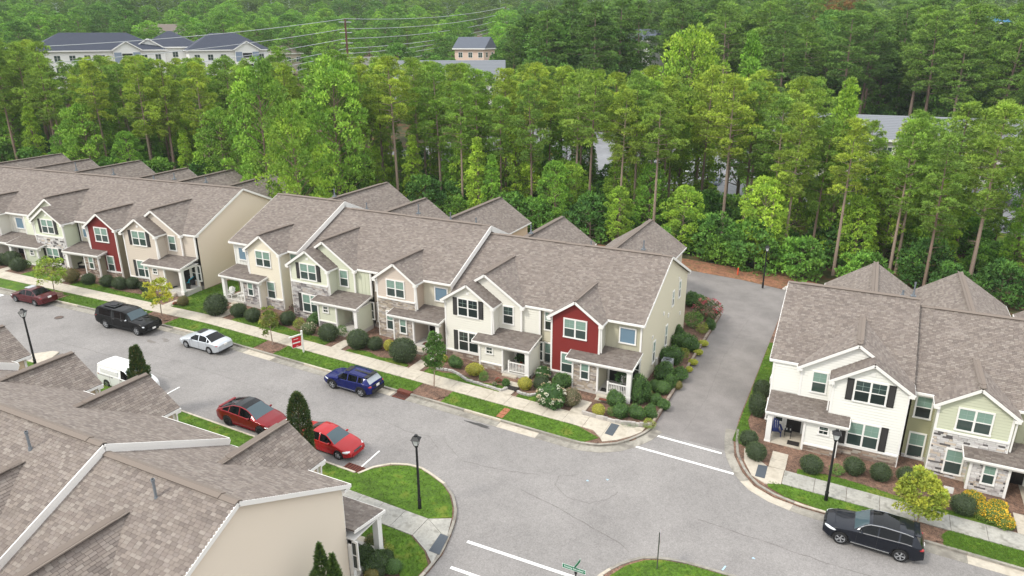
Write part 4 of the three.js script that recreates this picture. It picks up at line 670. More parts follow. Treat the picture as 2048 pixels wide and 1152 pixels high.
// how tall a tree of the belt stands at a place, so that the wood keeps the outline it has against what lies behind
const beltHeight = (x, z) => { const dx = x - EYE.x, dz = z - EYE.z, d = Math.hypot(dx, dz), a = Math.atan2(-dx, -dz), px = 1024 + 1425 * 1.045 * Math.tan(0.4652 - a); let y = SKYLINE[0][1]; for (let i = 1; i < SKYLINE.length; i++) if (px >= SKYLINE[i - 1][0]) { const t = Math.min(1, (px - SKYLINE[i - 1][0]) / (SKYLINE[i][0] - SKYLINE[i - 1][0])); y = SKYLINE[i - 1][1] + t * (SKYLINE[i][1] - SKYLINE[i - 1][1]); } return EYE.y + d * rise(px, y) - ground(x, z); };
const edgeZ = (x) => (x < -50 ? -34.5 + Math.min(14, (-50 - x) * 0.3) : -34.5);
{
  const put = [], ok = (x, z, d) => put.every(([a, b]) => (a - x) ** 2 + (b - z) ** 2 > d * d);
  const where = (x) => (x < -62 ? 'behind the left row of townhouses' : x < -22 ? 'behind the middle of the long row' : x < 9 ? 'behind the end of the side road' : 'behind the right row of townhouses');
  const pineGroup = (x) => ['tall slim pine with a tufted green top ' + where(x), 'pines of the wood ' + where(x)];
  let n = 0;
  const inView = (x, z) => { const v = V(x - EYE.x, 0, z - EYE.z).normalize(), a = Math.atan2(v.x, -v.z) + 0.4652; return Math.abs(a) < 0.7; };
  for (let i = 0; i < 9000 && n < 212; i++) {
    const x = rr(-165, 62), z = edgeZ(x) - 1.2 - Math.pow(rnd(), 1.25) * 34; if (!inView(x, z) || !ok(x, z, 3.5)) continue;
    put.push([x, z]); n++; const [l, g] = pineGroup(x), big = rnd() < 0.82; tree('pine_tree', l, g, big ? pick(G.pine.slice(0, 6)) : pick(G.pine.slice(6)), x, z, Math.max(0.5, Math.min(1.25, beltHeight(x, z) / 20)) * (rnd() < 0.6 ? rr(0.94, 1.02) : rr(0.78, 0.94)), { mat: leafMats[[0, 0, 1, 3, 5, 2][Math.floor(rnd() * 6)]], wide: rr(0.95, 1.12) });
  }
  n = 0;
  for (let i = 0; i < 3000 && n < 115; i++) {
    const x = rr(-160, 60), z = edgeZ(x) - 0.6 - Math.pow(rnd(), 1.6) * 30; if (!inView(x, z) || !ok(x, z, 2.2)) continue;
    put.push([x, z]); n++; const c = rnd() < 0.35; tree('broadleaf_tree', 'bright green leafy tree among the pines ' + where(x), 'leafy trees of the wood ' + where(x), pick(c ? G.cone : G.broad), x, z, Math.min(rr(0.6, 1.2), beltHeight(x, z) / 13), { mat: leafMats[[0, 1, 5, 3][Math.floor(rnd() * 4)]] });
  }
  n = 0;
  for (let i = 0; i < 3000 && n < 185; i++) {
    const x = rr(-160, 60), z = edgeZ(x) + 0.4 - Math.pow(rnd(), 1.4) * 32; if (!inView(x, z) || !ok(x, z, 1.5)) continue;
    put.push([x, z]); n++; tree('undergrowth_bush', 'dark undergrowth bush at the foot of the pines ' + where(x), 'undergrowth of the wood ' + where(x), pick(G.bush), x, z, rr(0.7, 1.35), { cat: 'bush', mat: leafMats[[0, 2, 4, 3][Math.floor(rnd() * 4)]] });
  }
  // the tall leafy pair and the light poplar-like tree that stand out above the pines
  for (const [px, d, py, k, w, lab] of [[505, 100, 104, 0, 0.8, 'tall yellow green leafy tree standing above the pines left of the middle'], [655, 104, 102, 0, 0.8, 'yellow green tree crown beside the power pole above the wood'], [1712, 92, 150, 1, 0.8, 'pale green tree with a lobed top right of the middle of the wood'], [1388, 118, 42, 5, 0.85, 'broad pale yellow green tree above the pines right of centre'], [1512, 122, 56, 3, 0.85, 'grey green leafy tree right of the pale yellow one above the pines'], [585, 86, 190, 1, 0.8, 'light green leafy tree just behind the cream end house']]) { const v = eyeDir(px, py), x = EYE.x + v.x * d, z = EYE.z + v.z * d, gq = k === 3 || lab.startsWith('pale') ? G.cone[0] : G.broad[px % 4], hh = EYE.y + d * rise(px, py) - ground(x, z); gq.h ??= (gq.crown.computeBoundingBox(), gq.crown.boundingBox.max.y); tree('broadleaf_tree', lab, null, gq, x, z, hh / gq.h, { mat: leafMats[k], wide: w }); }
}
// taller darker wood at the right, beyond the car park
{
  let n = 0; const pts = [];
  for (let i = 0; i < 4000 && n < 78; i++) {
    const px = rr(1290, 2250), d = rr(172, 262), v = eyeDir(px), x = EYE.x + v.x * d, z = EYE.z + v.z * d; if (px < 1400 && d < 200 || px > 1950 && d > 205 || pts.some(([a, b]) => (a - x) ** 2 + (b - z) ** 2 < 30)) continue;
    pts.push([x, z]); n++; tree('pine_tree', 'tall dark pine of the big wood at the upper right', 'pines of the big wood at the upper right', pick(G.pine.slice(0, 6)), x, z, rr(1.2, 1.5), { mat: leafMats[[2, 4, 4, 2][n % 4]], wide: 1.4 });
  }
  for (let i = 0; i < 60; i++) { const px = rr(1330, 2150), d = rr(166, 200), v = eyeDir(px); tree('undergrowth_bush', 'dark bush along the edge of the big wood at the upper right', 'bushes along the edge of the big wood', pick(G.bush), EYE.x + v.x * d, EYE.z + v.z * d, rr(1, 1.9), { cat: 'bush', mat: leafMats[4] }); }
  for (const [px, d, s, w] of [[1190, 178, 1.45, 1.5], [1095, 180, 1.35, 1.5], [1240, 186, 1.5, 1.4], [1140, 190, 1.5, 1.5], [1030, 186, 1.15, 1.3], [1280, 190, 1.45, 1.3], [1060, 196, 1.25, 1.4]]) { const v = eyeDir(px); tree('pine_tree', 'dense dark green tree of the tall clump above the centre of the wood', 'trees of the tall dark clump above the centre', pick(G.pine.slice(0, 6)), EYE.x + v.x * d, EYE.z + v.z * d, s, { mat: leafMats[4], wide: w }); }
  for (let i = 0; i < 26; i++) { const px = rr(1330, 2080), d = rr(176, 225), v = eyeDir(px, 60); tree('broadleaf_tree', 'dark leafy tree among the tall pines of the big upper right wood', 'leafy trees of the big wood at the upper right', pick(G.broad), EYE.x + v.x * d, EYE.z + v.z * d, rr(1.7, 2.5), { mat: leafMats[[4, 2, 4][i % 3]], wide: rr(1.0, 1.3) }); }
  for (let i = 0; i < 9; i++) { const px = 985 + i * 36, d = 184 + (i % 3) * 7, v = eyeDir(px, 60); tree('broadleaf_tree', 'dense dark leafy tree in the tall clump above the centre', 'leafy trees of the tall dark clump above the centre', G.broad[i % 4], EYE.x + v.x * d, EYE.z + v.z * d, [1.3, 1.7, 2.2, 2.5, 2.3, 2.1, 2.4, 2.2, 1.8][i], { mat: leafMats[4], wide: 1.1 }); }
  for (const [px, d, s, k] of [[1640, 232, 1.5, 0], [1690, 236, 1.5, 0]]) { const v = eyeDir(px); tree('dead_pine', 'brown dead pine top above the big wood', 'brown dead pines at the upper right', G.pine[1], EYE.x + v.x * d, EYE.z + v.z * d, 1.62, { mat: tint(1.5, 0.62, 1.6), wide: 1.3 }); }
}
// round grey green trees and the wooded hill behind
{
  for (const [px, d, s, lab] of [[800, 186, 1.7, 'large round grey green tree, the left of a pair right of the power pole'], [862, 188, 1.5, 'large round grey green tree, the right of a pair right of the power pole'], [385, 196, 1.35, 'round dark tree in front of the grey roofed apartments'], [940, 205, 1.05, 'low bush tree with whitish blossom below the pink building'], [1012, 216, 1.5, 'round grey green tree hiding the right end of the pink building'], [905, 214, 1.1, 'dark round tree left of the pink building'], [640, 215, 1.35, 'dark round tree left of the power pole'], [735, 212, 1.0, 'low dark round tree right of the power pole foot']]) { const v = eyeDir(px); tree('broadleaf_tree', lab, null, pick(G.broad), EYE.x + v.x * d, EYE.z + v.z * d, s, { mat: px === 940 ? tint(2.6, 1.9, 6) : leafMats[4], wide: 1.25 }); }
  let n = 0; const pts = [];
  for (let i = 0; i < 5000 && n < 150; i++) {
    const px = rr(-60, 1300), d = 255 + Math.pow(rnd(), 1.3) * 190, v = eyeDir(px), x = EYE.x + v.x * d, z = EYE.z + v.z * d; if (pts.some(([a, b]) => (a - x) ** 2 + (b - z) ** 2 < 60)) continue;
    if (px > 60 && px < 545 && d < 292) continue;
    pts.push([x, z]); n++; const p = false;
    tree(p ? 'pine_tree' : 'broadleaf_tree', p ? 'far pine on the wooded rise at the top of the view' : 'far leafy tree on the wooded rise at the top of the view', p ? 'far pines on the rise' : 'far leafy trees on the rise', pick(p ? G.pine.slice(0, 6) : G.broad), x, z, p ? rr(0.85, 1.05) : rr(1.2, 1.8), { mat: leafMats[[2, 4, 3, 0, 2][n % 5]], wide: 1.35 });
  }
  // beyond them the wood reads as one mass
  const g = mergeGeometries([G.broad[0].crown, G.broad[0].trunk]), ms = [], m = new THREE.Matrix4(), col = new THREE.Color();
  const im = new THREE.InstancedMesh(g, M.leaf, 620);
  for (let i = 0; i < 620; i++) { const px = rr(-200, 2250), d = rr(px > 1250 ? 270 : 430, 720), v = eyeDir(px), x = EYE.x + v.x * d, z = EYE.z + v.z * d, s = rr(1.3, 1.9); m.makeRotationY(rr(0, 6.28)).scale(V(s * 1.5, s, s * 1.5)).setPosition(x, ground(x, z) - 1, z); im.setMatrixAt(i, m); const t = rr(0.6, 0.95); im.setColorAt(i, col.setRGB(t * 0.9, t, t * 0.95)); }
  im.name = 'distant_wood'; tag(shade(im), 'far wooded hills at the top of the view', 'wood', null, 'stuff'); scene.add(im);
}

// ── shrubs, street trees and bedding ──
function shrubGeo(n, len, wid, cols, o = {}) {
  const b = new MB(), ph = rr(0, 6);
  const R = (d) => 1 + (o.lump ?? 0.05) * (Math.sin(d.x * 4 + ph) + Math.sin(d.z * 5 + ph * 2) + Math.sin(d.y * 4 + ph)) / 2;
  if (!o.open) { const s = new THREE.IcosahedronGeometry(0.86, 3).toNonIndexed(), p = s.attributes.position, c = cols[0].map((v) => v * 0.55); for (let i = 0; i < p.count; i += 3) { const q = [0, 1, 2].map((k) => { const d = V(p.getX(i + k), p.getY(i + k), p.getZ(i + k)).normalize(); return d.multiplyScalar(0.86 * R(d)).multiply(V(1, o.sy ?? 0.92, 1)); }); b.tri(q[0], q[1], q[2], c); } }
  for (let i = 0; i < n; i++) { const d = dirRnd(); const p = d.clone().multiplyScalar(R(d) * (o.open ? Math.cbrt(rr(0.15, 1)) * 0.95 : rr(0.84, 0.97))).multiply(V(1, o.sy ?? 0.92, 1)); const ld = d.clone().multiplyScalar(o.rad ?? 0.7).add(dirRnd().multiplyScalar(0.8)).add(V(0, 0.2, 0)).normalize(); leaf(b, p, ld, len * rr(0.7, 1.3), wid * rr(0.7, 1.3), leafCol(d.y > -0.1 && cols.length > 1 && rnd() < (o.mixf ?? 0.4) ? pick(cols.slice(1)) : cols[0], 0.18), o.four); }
  const g = b.geo(); g.translate(0, (o.sy ?? 0.92) * 0.9, 0); return g;
}
const many = (f) => [f(), f()];
const SG = {
  dark: many(() => shrubGeo(2000, 0.11, 0.06, [[0.052, 0.082, 0.03], [0.085, 0.125, 0.04]], { lump: 0.05, rad: 1 })),
  box: many(() => shrubGeo(1400, 0.09, 0.06, [[0.075, 0.16, 0.03], [0.11, 0.21, 0.04]], { lump: 0.04 })),
  lite: many(() => shrubGeo(900, 0.16, 0.09, [[0.10, 0.21, 0.035], [0.16, 0.28, 0.05]], { lump: 0.12, open: true })),
  leafy: [0, 1, 2, 3].map((q) => shrubGeo(1300, 0.15 + 0.04 * (q % 2), 0.08, [[0.06, 0.135, 0.026], [0.11, 0.215, 0.04]], { lump: 0.22, sy: 0.85 + 0.12 * (q % 3) })),
  yellow: many(() => shrubGeo(1500, 0.1, 0.07, [[0.42, 0.40, 0.05], [0.62, 0.55, 0.09], [0.2, 0.25, 0.04]], { lump: 0.07, mixf: 0.6 })),
  yg: many(() => shrubGeo(900, 0.17, 0.07, [[0.21, 0.28, 0.04], [0.36, 0.38, 0.06]], { lump: 0.13, open: true })),
  gold: many(() => shrubGeo(1300, 0.1, 0.06, [[0.2, 0.18, 0.045], [0.32, 0.23, 0.05], [0.12, 0.14, 0.03]], { lump: 0.06, mixf: 0.6 })),
  rust: many(() => shrubGeo(1200, 0.1, 0.06, [[0.15, 0.13, 0.04], [0.22, 0.12, 0.05], [0.09, 0.12, 0.03]], { lump: 0.07, mixf: 0.55 })),
  brown: many(() => shrubGeo(1100, 0.13, 0.07, [[0.12, 0.15, 0.035], [0.24, 0.18, 0.05]], { lump: 0.12, mixf: 0.5 })),
  burg: many(() => shrubGeo(800, 0.2, 0.08, [[0.06, 0.035, 0.03], [0.05, 0.09, 0.03], [0.2, 0.05, 0.05]], { open: true, lump: 0.15 })),
  brownpink: many(() => shrubGeo(1700, 0.09, 0.06, [[0.16, 0.15, 0.07], [0.42, 0.26, 0.19], [0.5, 0.36, 0.27], [0.08, 0.14, 0.04]], { lump: 0.08, mixf: 0.7 })),
  hydra: many(() => { const g = shrubGeo(1100, 0.16, 0.1, [[0.05, 0.13, 0.025], [0.08, 0.17, 0.035]], { lump: 0.12 }); const b = new MB(); for (let i = 0; i < 34; i++) { const d = dirRnd(); d.y = Math.abs(d.y) - 0.25; d.normalize(); tuft(b, d.multiply(V(1, 0.92, 1)).add(V(0, 0.83, 0)), 0.13, 26, 0.07, 0.06, pick([[0.75, 0.72, 0.55], [0.82, 0.8, 0.68], [0.66, 0.52, 0.34]])); } return mergeGeometries([g, b.geo()]); }),
  crape: many(() => { const g = shrubGeo(1300, 0.14, 0.08, [[0.075, 0.1, 0.03], [0.1, 0.14, 0.04]], { lump: 0.14, open: true }); const b = new MB(); for (let i = 0; i < 46; i++) { const d = dirRnd(); d.y = Math.abs(d.y) - 0.1; d.normalize(); tuft(b, d.multiply(V(1, 0.92, 1)).add(V(0, 0.83, 0)), 0.1, 18, 0.07, 0.05, pick([[0.5, 0.08, 0.12], [0.6, 0.16, 0.2], [0.42, 0.06, 0.08]])); } return mergeGeometries([g, b.geo()]); }),
  pinkfl: many(() => shrubGeo(1000, 0.11, 0.07, [[0.1, 0.15, 0.04], [0.55, 0.4, 0.33], [0.62, 0.54, 0.42]], { lump: 0.1, mixf: 0.5 })),
  redfl: many(() => shrubGeo(800, 0.15, 0.11, [[0.09, 0.13, 0.04], [0.5, 0.03, 0.05], [0.42, 0.02, 0.03]], { sy: 0.6, lump: 0.1, mixf: 0.75 })),
  sage: many(() => shrubGeo(500, 0.3, 0.05, [[0.3, 0.36, 0.24], [0.4, 0.44, 0.3]], { sy: 0.5, open: true, rad: 1.2 })),
  ycover: many(() => shrubGeo(800, 0.16, 0.09, [[0.5, 0.52, 0.05], [0.62, 0.6, 0.09], [0.3, 0.38, 0.04]], { sy: 0.55, mixf: 0.7 })),
  goldcover: many(() => shrubGeo(1500, 0.13, 0.09, [[0.14, 0.22, 0.03], [0.75, 0.42, 0.02], [0.85, 0.56, 0.05], [0.6, 0.4, 0.03]], { sy: 0.7, mixf: 0.62, lump: 0.12 })),
  darkleaf: many(() => shrubGeo(1700, 0.13, 0.09, [[0.045, 0.085, 0.02], [0.07, 0.12, 0.03]], { lump: 0.15 })),
};
SG.red = SG.redfl; SG.vine = SG.leafy; SG.rustvine = SG.brown; SG.cone = SG.box; SG.tall = SG.dark;
const kindLabel = { dark: 'dark green boxwood ball', box: 'mid green rounded shrub', lite: 'light green leafy shrub', leafy: 'green leafy shrub', yellow: 'bright yellow leaved shrub', yg: 'yellow green shrub', gold: 'golden brown rounded shrub', rust: 'rust tinged shrub', brown: 'brownish green shrub', burg: 'burgundy leaved shrub', brownpink: 'brownish pink shrub', hydra: 'white flowered hydrangea', crape: 'pink red crape myrtle', pinkfl: 'pale pink flowering shrub', redfl: 'clump of red flowers', red: 'small red flowering plant', vine: 'tall green shrub', rustvine: 'rust green climbing shrub', sage: 'grey green grassy tuft', ycover: 'yellow ground cover patch', goldcover: 'golden flowering ground cover', darkleaf: 'dark big leaved shrub', cone: 'small pointed green shrub', tall: 'tall narrow dark green hedge shrub' };
function shrub(kind, x, z, r, label, group, o = {}) {
  const list = SG[kind], s = part('shrub', pick(list), M.leaf, scene); s.name = numbered('tmp'); names.set('tmp', 0); s.name = numbered('shrub');
  tag(s, label, 'shrub', group); s.position.set(x, gy(x) + 0.08, z); s.rotation.y = rr(0, 6); const st = o.sy ?? (kind === 'cone' || kind === 'tall' || kind === 'vine' ? 1.7 : 1); const ir = kind === 'dark' ? 0.04 : 0.16; s.scale.set(r * 1.08 * rr(1 - ir, 1 + ir), r * 1.08 * st * rr(1 - ir, 1 + ir * 0.5), r * 1.08 * (kind === 'tall' ? 1.3 : 1) * rr(1 - ir, 1 + ir)); return s;
}
const shrubs = [
['dark',-68.18,7.78,0.90,'leftmost but one of the boxwoods before the pale green left row house'],
['dark',-66.02,8.42,0.78,'larger, at the right of the boxwoods before the pale green left row house'],
['dark',-69.36,8.19,0.71,'at the left edge of the view'],
['lite',-66.00,7.67,0.49,'by the porch of the pale green left row house'],
['rust',-57.87,7.92,0.82,'behind the yellow street tree before the red left row house'],
['dark',-55.98,7.39,0.64,'first from the left before the red left row house'],
['dark',-53.74,6.95,0.67,'second from the left before the red left row house'],
['dark',-52.12,6.70,0.69,'third from the left before the red left row house'],
['dark',-51.24,5.96,0.66,'fourth from the left before the red left row house'],
['dark',-50.55,5.56,0.38,'small, between the boxwoods and the yellow street tree by the beige end house'],
['dark',-49.29,5.97,0.51,'above and left of the yellow street tree by the beige end house'],
['dark',-47.80,6.86,0.50,'directly left of the yellow street tree by the beige end house'],
['rust',-43.10,6.67,0.60,'by the path of the beige end house with the blue bench'],
['red',-43.92,6.93,0.29,'at the kerb of the path to the beige end house'],
['dark',-38.72,6.63,1.06,'largest, on the lawn left of the cream end house porch'],
['dark',-36.54,6.02,0.72,'right of the path to the cream end house'],
['dark',-34.62,6.18,0.70,'second right of the path to the cream end house'],
['gold',-32.53,6.18,0.83,'below the lower window of the cream end house'],
['dark',-31.38,5.15,0.69,'between the cream house and the pale green stone house'],
['burg',-32.07,3.19,0.62,'against the wall of the pale green stone house'],
['yg',-29.80,5.39,0.56,'below the shuttered window of the pale green stone house'],
['pinkfl',-28.35,5.80,0.58,'right of the yellow green shrub before the pale green stone house'],
['leafy',-29.28,3.81,0.64,'behind the pale pink shrub at the pale green stone house wall'],
['dark',-26.01,5.95,0.83,'below the small window of the pale green stone house'],
['lite',-25.69,4.61,0.48,'by the red front door step'],
['dark',-22.75,6.02,0.91,'right of the path to the red front door'],
['dark',-21.38,5.49,0.62,'between two boxwoods left of the taupe stone house'],
['yellow',-20.24,5.08,0.54,'between the boxwoods before the taupe stone house'],
['dark',-18.04,6.14,1.06,'widest, before the taupe stone house'],
['yellow',-15.08,4.59,0.33,'right of the columnar street tree by the taupe house path'],
['leafy',-13.74,5.10,0.52,'below the shuttered lower window of the white two-gabled house'],
['yellow',-11.77,5.39,0.61,'before the stone base of the white two-gabled house'],
['lite',-10.66,5.94,0.42,'right of the yellow ball before the white two-gabled house'],
['redfl',-9.58,5.55,0.26,'before the porch of the white two-gabled house'],
['pinkfl',-9.51,6.32,0.21,'in front of the red flowers before the white two-gabled house'],
['leafy',-8.76,5.84,0.31,'right of the red flowers before the white two-gabled house'],
['yellow',-7.24,5.61,0.57,'at the porch steps of the white two-gabled house'],
['dark',-6.12,5.07,0.61,'between the white house porch and the red gable'],
['hydra',-6.69,3.47,0.56,'upper, beside the recessed windows left of the red gable'],
['leafy',-4.84,4.19,0.61,'below the window of the red gable'],
['hydra',-4.43,7.04,0.92,'large, at the pavement before the red gable'],
['brownpink',-3.25,6.07,0.68,'right of the large hydrangea before the stone porch box'],
['yellow',-0.93,6.58,0.49,'at the steps of the red gabled end house'],
['leafy',-0.26,4.82,0.59,'below the porch railing of the red gabled end house'],
['lite',-0.15,6.07,0.37,'in front of the porch railing of the red gabled end house'],
['leafy',0.51,5.94,0.58,'second right of the steps of the red gabled end house'],
['leafy',1.58,5.65,0.52,'third right of the steps of the red gabled end house'],
['leafy',2.39,4.93,0.52,'at the house corner by the side road'],
['vine',1.07,3.19,0.76,'against the porch post of the red gabled end house'],
['rustvine',1.57,2.77,0.45,'outer, at the corner of the porch of the end house'],
['sage',1.24,6.95,0.30,'left one at the low stone edging by the tactile mat'],
['sage',1.76,6.79,0.30,'right one at the low stone edging by the tactile mat'],
['yg',2.77,6.43,0.45,'at the tip of the stone edged corner bed'],
['leafy',1.12,2.04,0.59,'at the front corner of the end wall'],
['box',2.17,1.01,0.60,'clipped block in the side road bed'],
['cone',1.56,1.07,0.38,'pointed, beside the end wall of the red gabled house'],
['leafy',2.21,2.93,0.46,'first along the front of the side road bed'],
['leafy',2.89,3.28,0.48,'second along the front of the side road bed'],
['leafy',1.71,-1.38,0.78,'left of the air conditioner in the side road bed'],
['leafy',1.40,-4.54,0.92,'behind the air conditioner in the side road bed'],
['leafy',1.66,-8.03,0.88,'under the middle windows of the end wall'],
['yg',2.11,-6.00,0.53,'right of the shrub behind the air conditioner'],
['lite',1.26,-13.15,0.80,'feathery, by the back porch of the end house'],
['crape',1.95,-15.89,1.19,'at the far end of the side road bed'],
['leafy',0.09,-18.51,0.90,'dark, at the back corner of the end house'],
['yg',2.35,-12.16,0.54,'below the crape myrtle in the side road bed'],
['leafy',2.82,-13.12,0.53,'right of the feathery shrub in the side road bed'],
['leafy',2.77,-1.91,0.65,'before the air conditioner'],
['leafy',2.58,-0.17,0.51,'lower, before the air conditioner'],
['gold',3.07,-0.28,0.36,'small, orange tinged, at the brick edging of the side road bed'],
['leafy',2.46,-7.79,0.50,'right of the end wall centre window'],
['ycover',3.13,-5.25,0.38,'nearest the air conditioner along the brick edging'],
['ycover',3.06,-7.40,0.40,'second from the air conditioner along the brick edging'],
['ycover',3.02,-9.50,0.41,'farthest from the air conditioner along the brick edging'],
['ycover',3.14,-3.78,0.34,'nearest the street along the brick edging'],
['leafy',0.72,-9.48,0.73,'against the wall below the back porch'],
['dark',9.31,5.31,0.61,'left of the blue chair porch, at the back'],
['dark',10.01,6.75,0.64,'left of the path to the white corner house'],
['dark',13.36,6.57,0.64,'first right of the path to the white corner house'],
['lite',14.83,6.06,0.44,'below the shuttered window of the white corner house'],
['dark',15.80,5.37,0.61,'second right of the path below the stone base of the white corner house'],
['dark',17.33,5.28,0.62,'third right of the path at the white corner house'],
['dark',18.80,4.85,0.56,'by the recess between the two right row houses'],
['dark',21.73,6.63,0.65,'left of the golden flowers before the sage green house'],
['goldcover',22.42,5.32,0.55,'upper left, at the stone porch box of the sage green house'],
['goldcover',22.66,6.45,0.66,'front left, before the stone porch box of the sage green house'],
['goldcover',23.23,6.67,0.66,'middle front, before the sage green house'],
['goldcover',23.74,6.85,0.54,'front right, by the path of the sage green house'],
['goldcover',22.13,4.94,0.37,'small, under the little white sign of the sage green house'],
['goldcover',23.57,5.45,0.49,'right, against the stone porch box of the sage green house'],
['tall',9.19,0.92,0.57,'nearer, along the side of the white corner house'],
['tall',9.06,-1.99,0.57,'farther, along the side of the white corner house'],
['dark',9.32,5.28,0.57,'at the porch post of the white corner house'],
['brown',-6.69,25.23,0.49,'tallest, before the porch of the near end house'],
['yg',-5.67,25.42,0.35,'right of the brownish shrub before the near end house'],
['darkleaf',-6.34,26.62,0.65,'left, by the bench of the near end house'],
['darkleaf',-5.49,26.68,0.64,'middle, before the near end house'],
['darkleaf',-5.38,26.03,0.47,'front, before the near end house'],
['box',-4.73,26.30,0.44,'round, by the mulch edge before the near end house'],
['dark',-5.22,27.00,0.39,'small dark ball before the near end house'],
['gold',-5.23,27.44,0.42,'lowest, at the bottom edge by the near end house']];
for (const [k, x, z, r, w] of shrubs) {
  if (k === 'dark' && x > 9.2 && x < 9.4 && z > 5.2 && z < 5.3) continue;
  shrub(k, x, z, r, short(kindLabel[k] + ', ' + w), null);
}
// street trees: thin trunk, small crown, standing in a mulch ring
function streetTree(label, x, z, g, s, o = {}) { const t = tree('street_tree', label, null, g, x, z, s, { y: gy(x) + 0.25, bark: barks[2], ...o }); return t; }
const young = (h, cr, from, col, col2, o) => broadGeo(h, cr, from, o.lf ?? 0.16, col, col2, { n: 46, leaves: 60, r: 0.055, ...o });
streetTree('young yellow green street tree by the beige end house with the blue bench', -42.5, 9.6, young(3.5, 1.15, 0.42, [0.2, 0.24, 0.035], [0.4, 0.38, 0.05], { n: 34 }), 1);
streetTree('young yellow green street tree by the maroon sedan', -56.1, 10.9, young(3.6, 1.4, 0.42, [0.19, 0.25, 0.035], [0.36, 0.37, 0.05], { n: 36 }), 1);
streetTree('small thin street tree left of the red real estate sign', -29.3, 9.25, young(3.0, 0.75, 0.42, [0.11, 0.15, 0.03], [0.2, 0.21, 0.04], { n: 24, lf: 0.14 }), 1);
streetTree('dark green columnar young street tree before the taupe and white houses', -13.4, 8.85, young(4.1, 0.72, 0.36, [0.045, 0.1, 0.02], [0.075, 0.16, 0.03], { n: 60, blob: 0.36, leaves: 70, lf: 0.13 }), 1);
streetTree('yellow green maple street tree behind the dark SUV', 19.3, 9.3, young(4.3, 1.75, 0.3, [0.17, 0.22, 0.03], [0.37, 0.37, 0.05], { n: 70, lf: 0.2, leaves: 80 }), 0.74);
// columnar evergreens
function columnGeo(h, r, n, taper, tips) { const b = new MB(), tr = new MB(); tr.tube(V(0, 0, 0), V(0, h * 0.85, 0), 0.06, 0.02, 6); for (let i = 0; i < n; i++) { const f = rnd(), a = rr(0, 6.28), prof = r * Math.min(1, 0.55 + f * 3) * Math.pow(Math.max(0.02, 1 - Math.pow(f, taper)), 0.6), k = tips && f > 0.7 ? 0.6 : 1, cx = tips && f > 0.62 ? (rnd() < 0.5 ? -0.16 : 0.2) * r : 0, p = V(cx + Math.cos(a) * prof * k * Math.sqrt(rr(0.55, 1)), f * h, Math.sin(a) * prof * k * Math.sqrt(rr(0.55, 1))); leaf(b, p, V(Math.cos(a) * 0.6, 0.8, Math.sin(a) * 0.6).add(dirRnd().multiplyScalar(0.5)).normalize(), rr(0.12, 0.24), rr(0.06, 0.1), leafCol(rnd() < 0.3 ? [0.1, 0.14, 0.03] : rnd() < 0.12 ? [0.17, 0.14, 0.04] : [0.05, 0.095, 0.022], 0.2)); } return { crown: b.geo(), trunk: tr.geo() }; }
tree('columnar_evergreen', 'ragged dark columnar evergreen before the white van', null, columnGeo(5.3, 0.72, 8500, 3.4, true), -28.4, 22.1, 1, { y: gy(-28) + 0.2, mat: M.leaf });
tree('columnar_evergreen', 'slim dark columnar evergreen between the two red cars', null, columnGeo(5.2, 0.7, 8500, 5, false), -14.75, 21.6, 1, { y: gy(-15) + 0.2, mat: M.leaf });
tree('pointed_evergreen', 'pointed twin tipped evergreen against the end wall at the bottom', null, (() => { const b = new MB(), tr = new MB(); tr.tube(V(0, 0, 0), V(0, 4, 0), 0.08, 0.02, 6); for (const [cx, h, r] of [[-0.1, 5.6, 1.7], [0.42, 5.1, 1.5]]) for (let i = 0; i < 8000; i++) { const f = Math.pow(rnd(), 1.3), a = rr(0, 6.28), p = V(cx + Math.cos(a) * r * (1 - f) * rr(0.6, 1) * (0.86 + 0.2 * Math.sin(f * 34 + a * 3)), f * h, Math.sin(a) * r * (1 - f) * rr(0.6, 1) * (0.86 + 0.2 * Math.sin(f * 34 + a * 3))); leaf(b, p, V(Math.cos(a) * 0.7, 0.7, Math.sin(a) * 0.7).add(dirRnd().multiplyScalar(0.5)).normalize(), rr(0.1, 0.2), rr(0.05, 0.09), leafCol(rnd() < 0.35 ? [0.13, 0.2, 0.03] : [0.06, 0.12, 0.022], 0.2)); } return { crown: b.geo(), trunk: tr.geo() }; })(), -4.5, 31.3, 1, { y: gy(-4) + 0.05, mat: M.leaf });

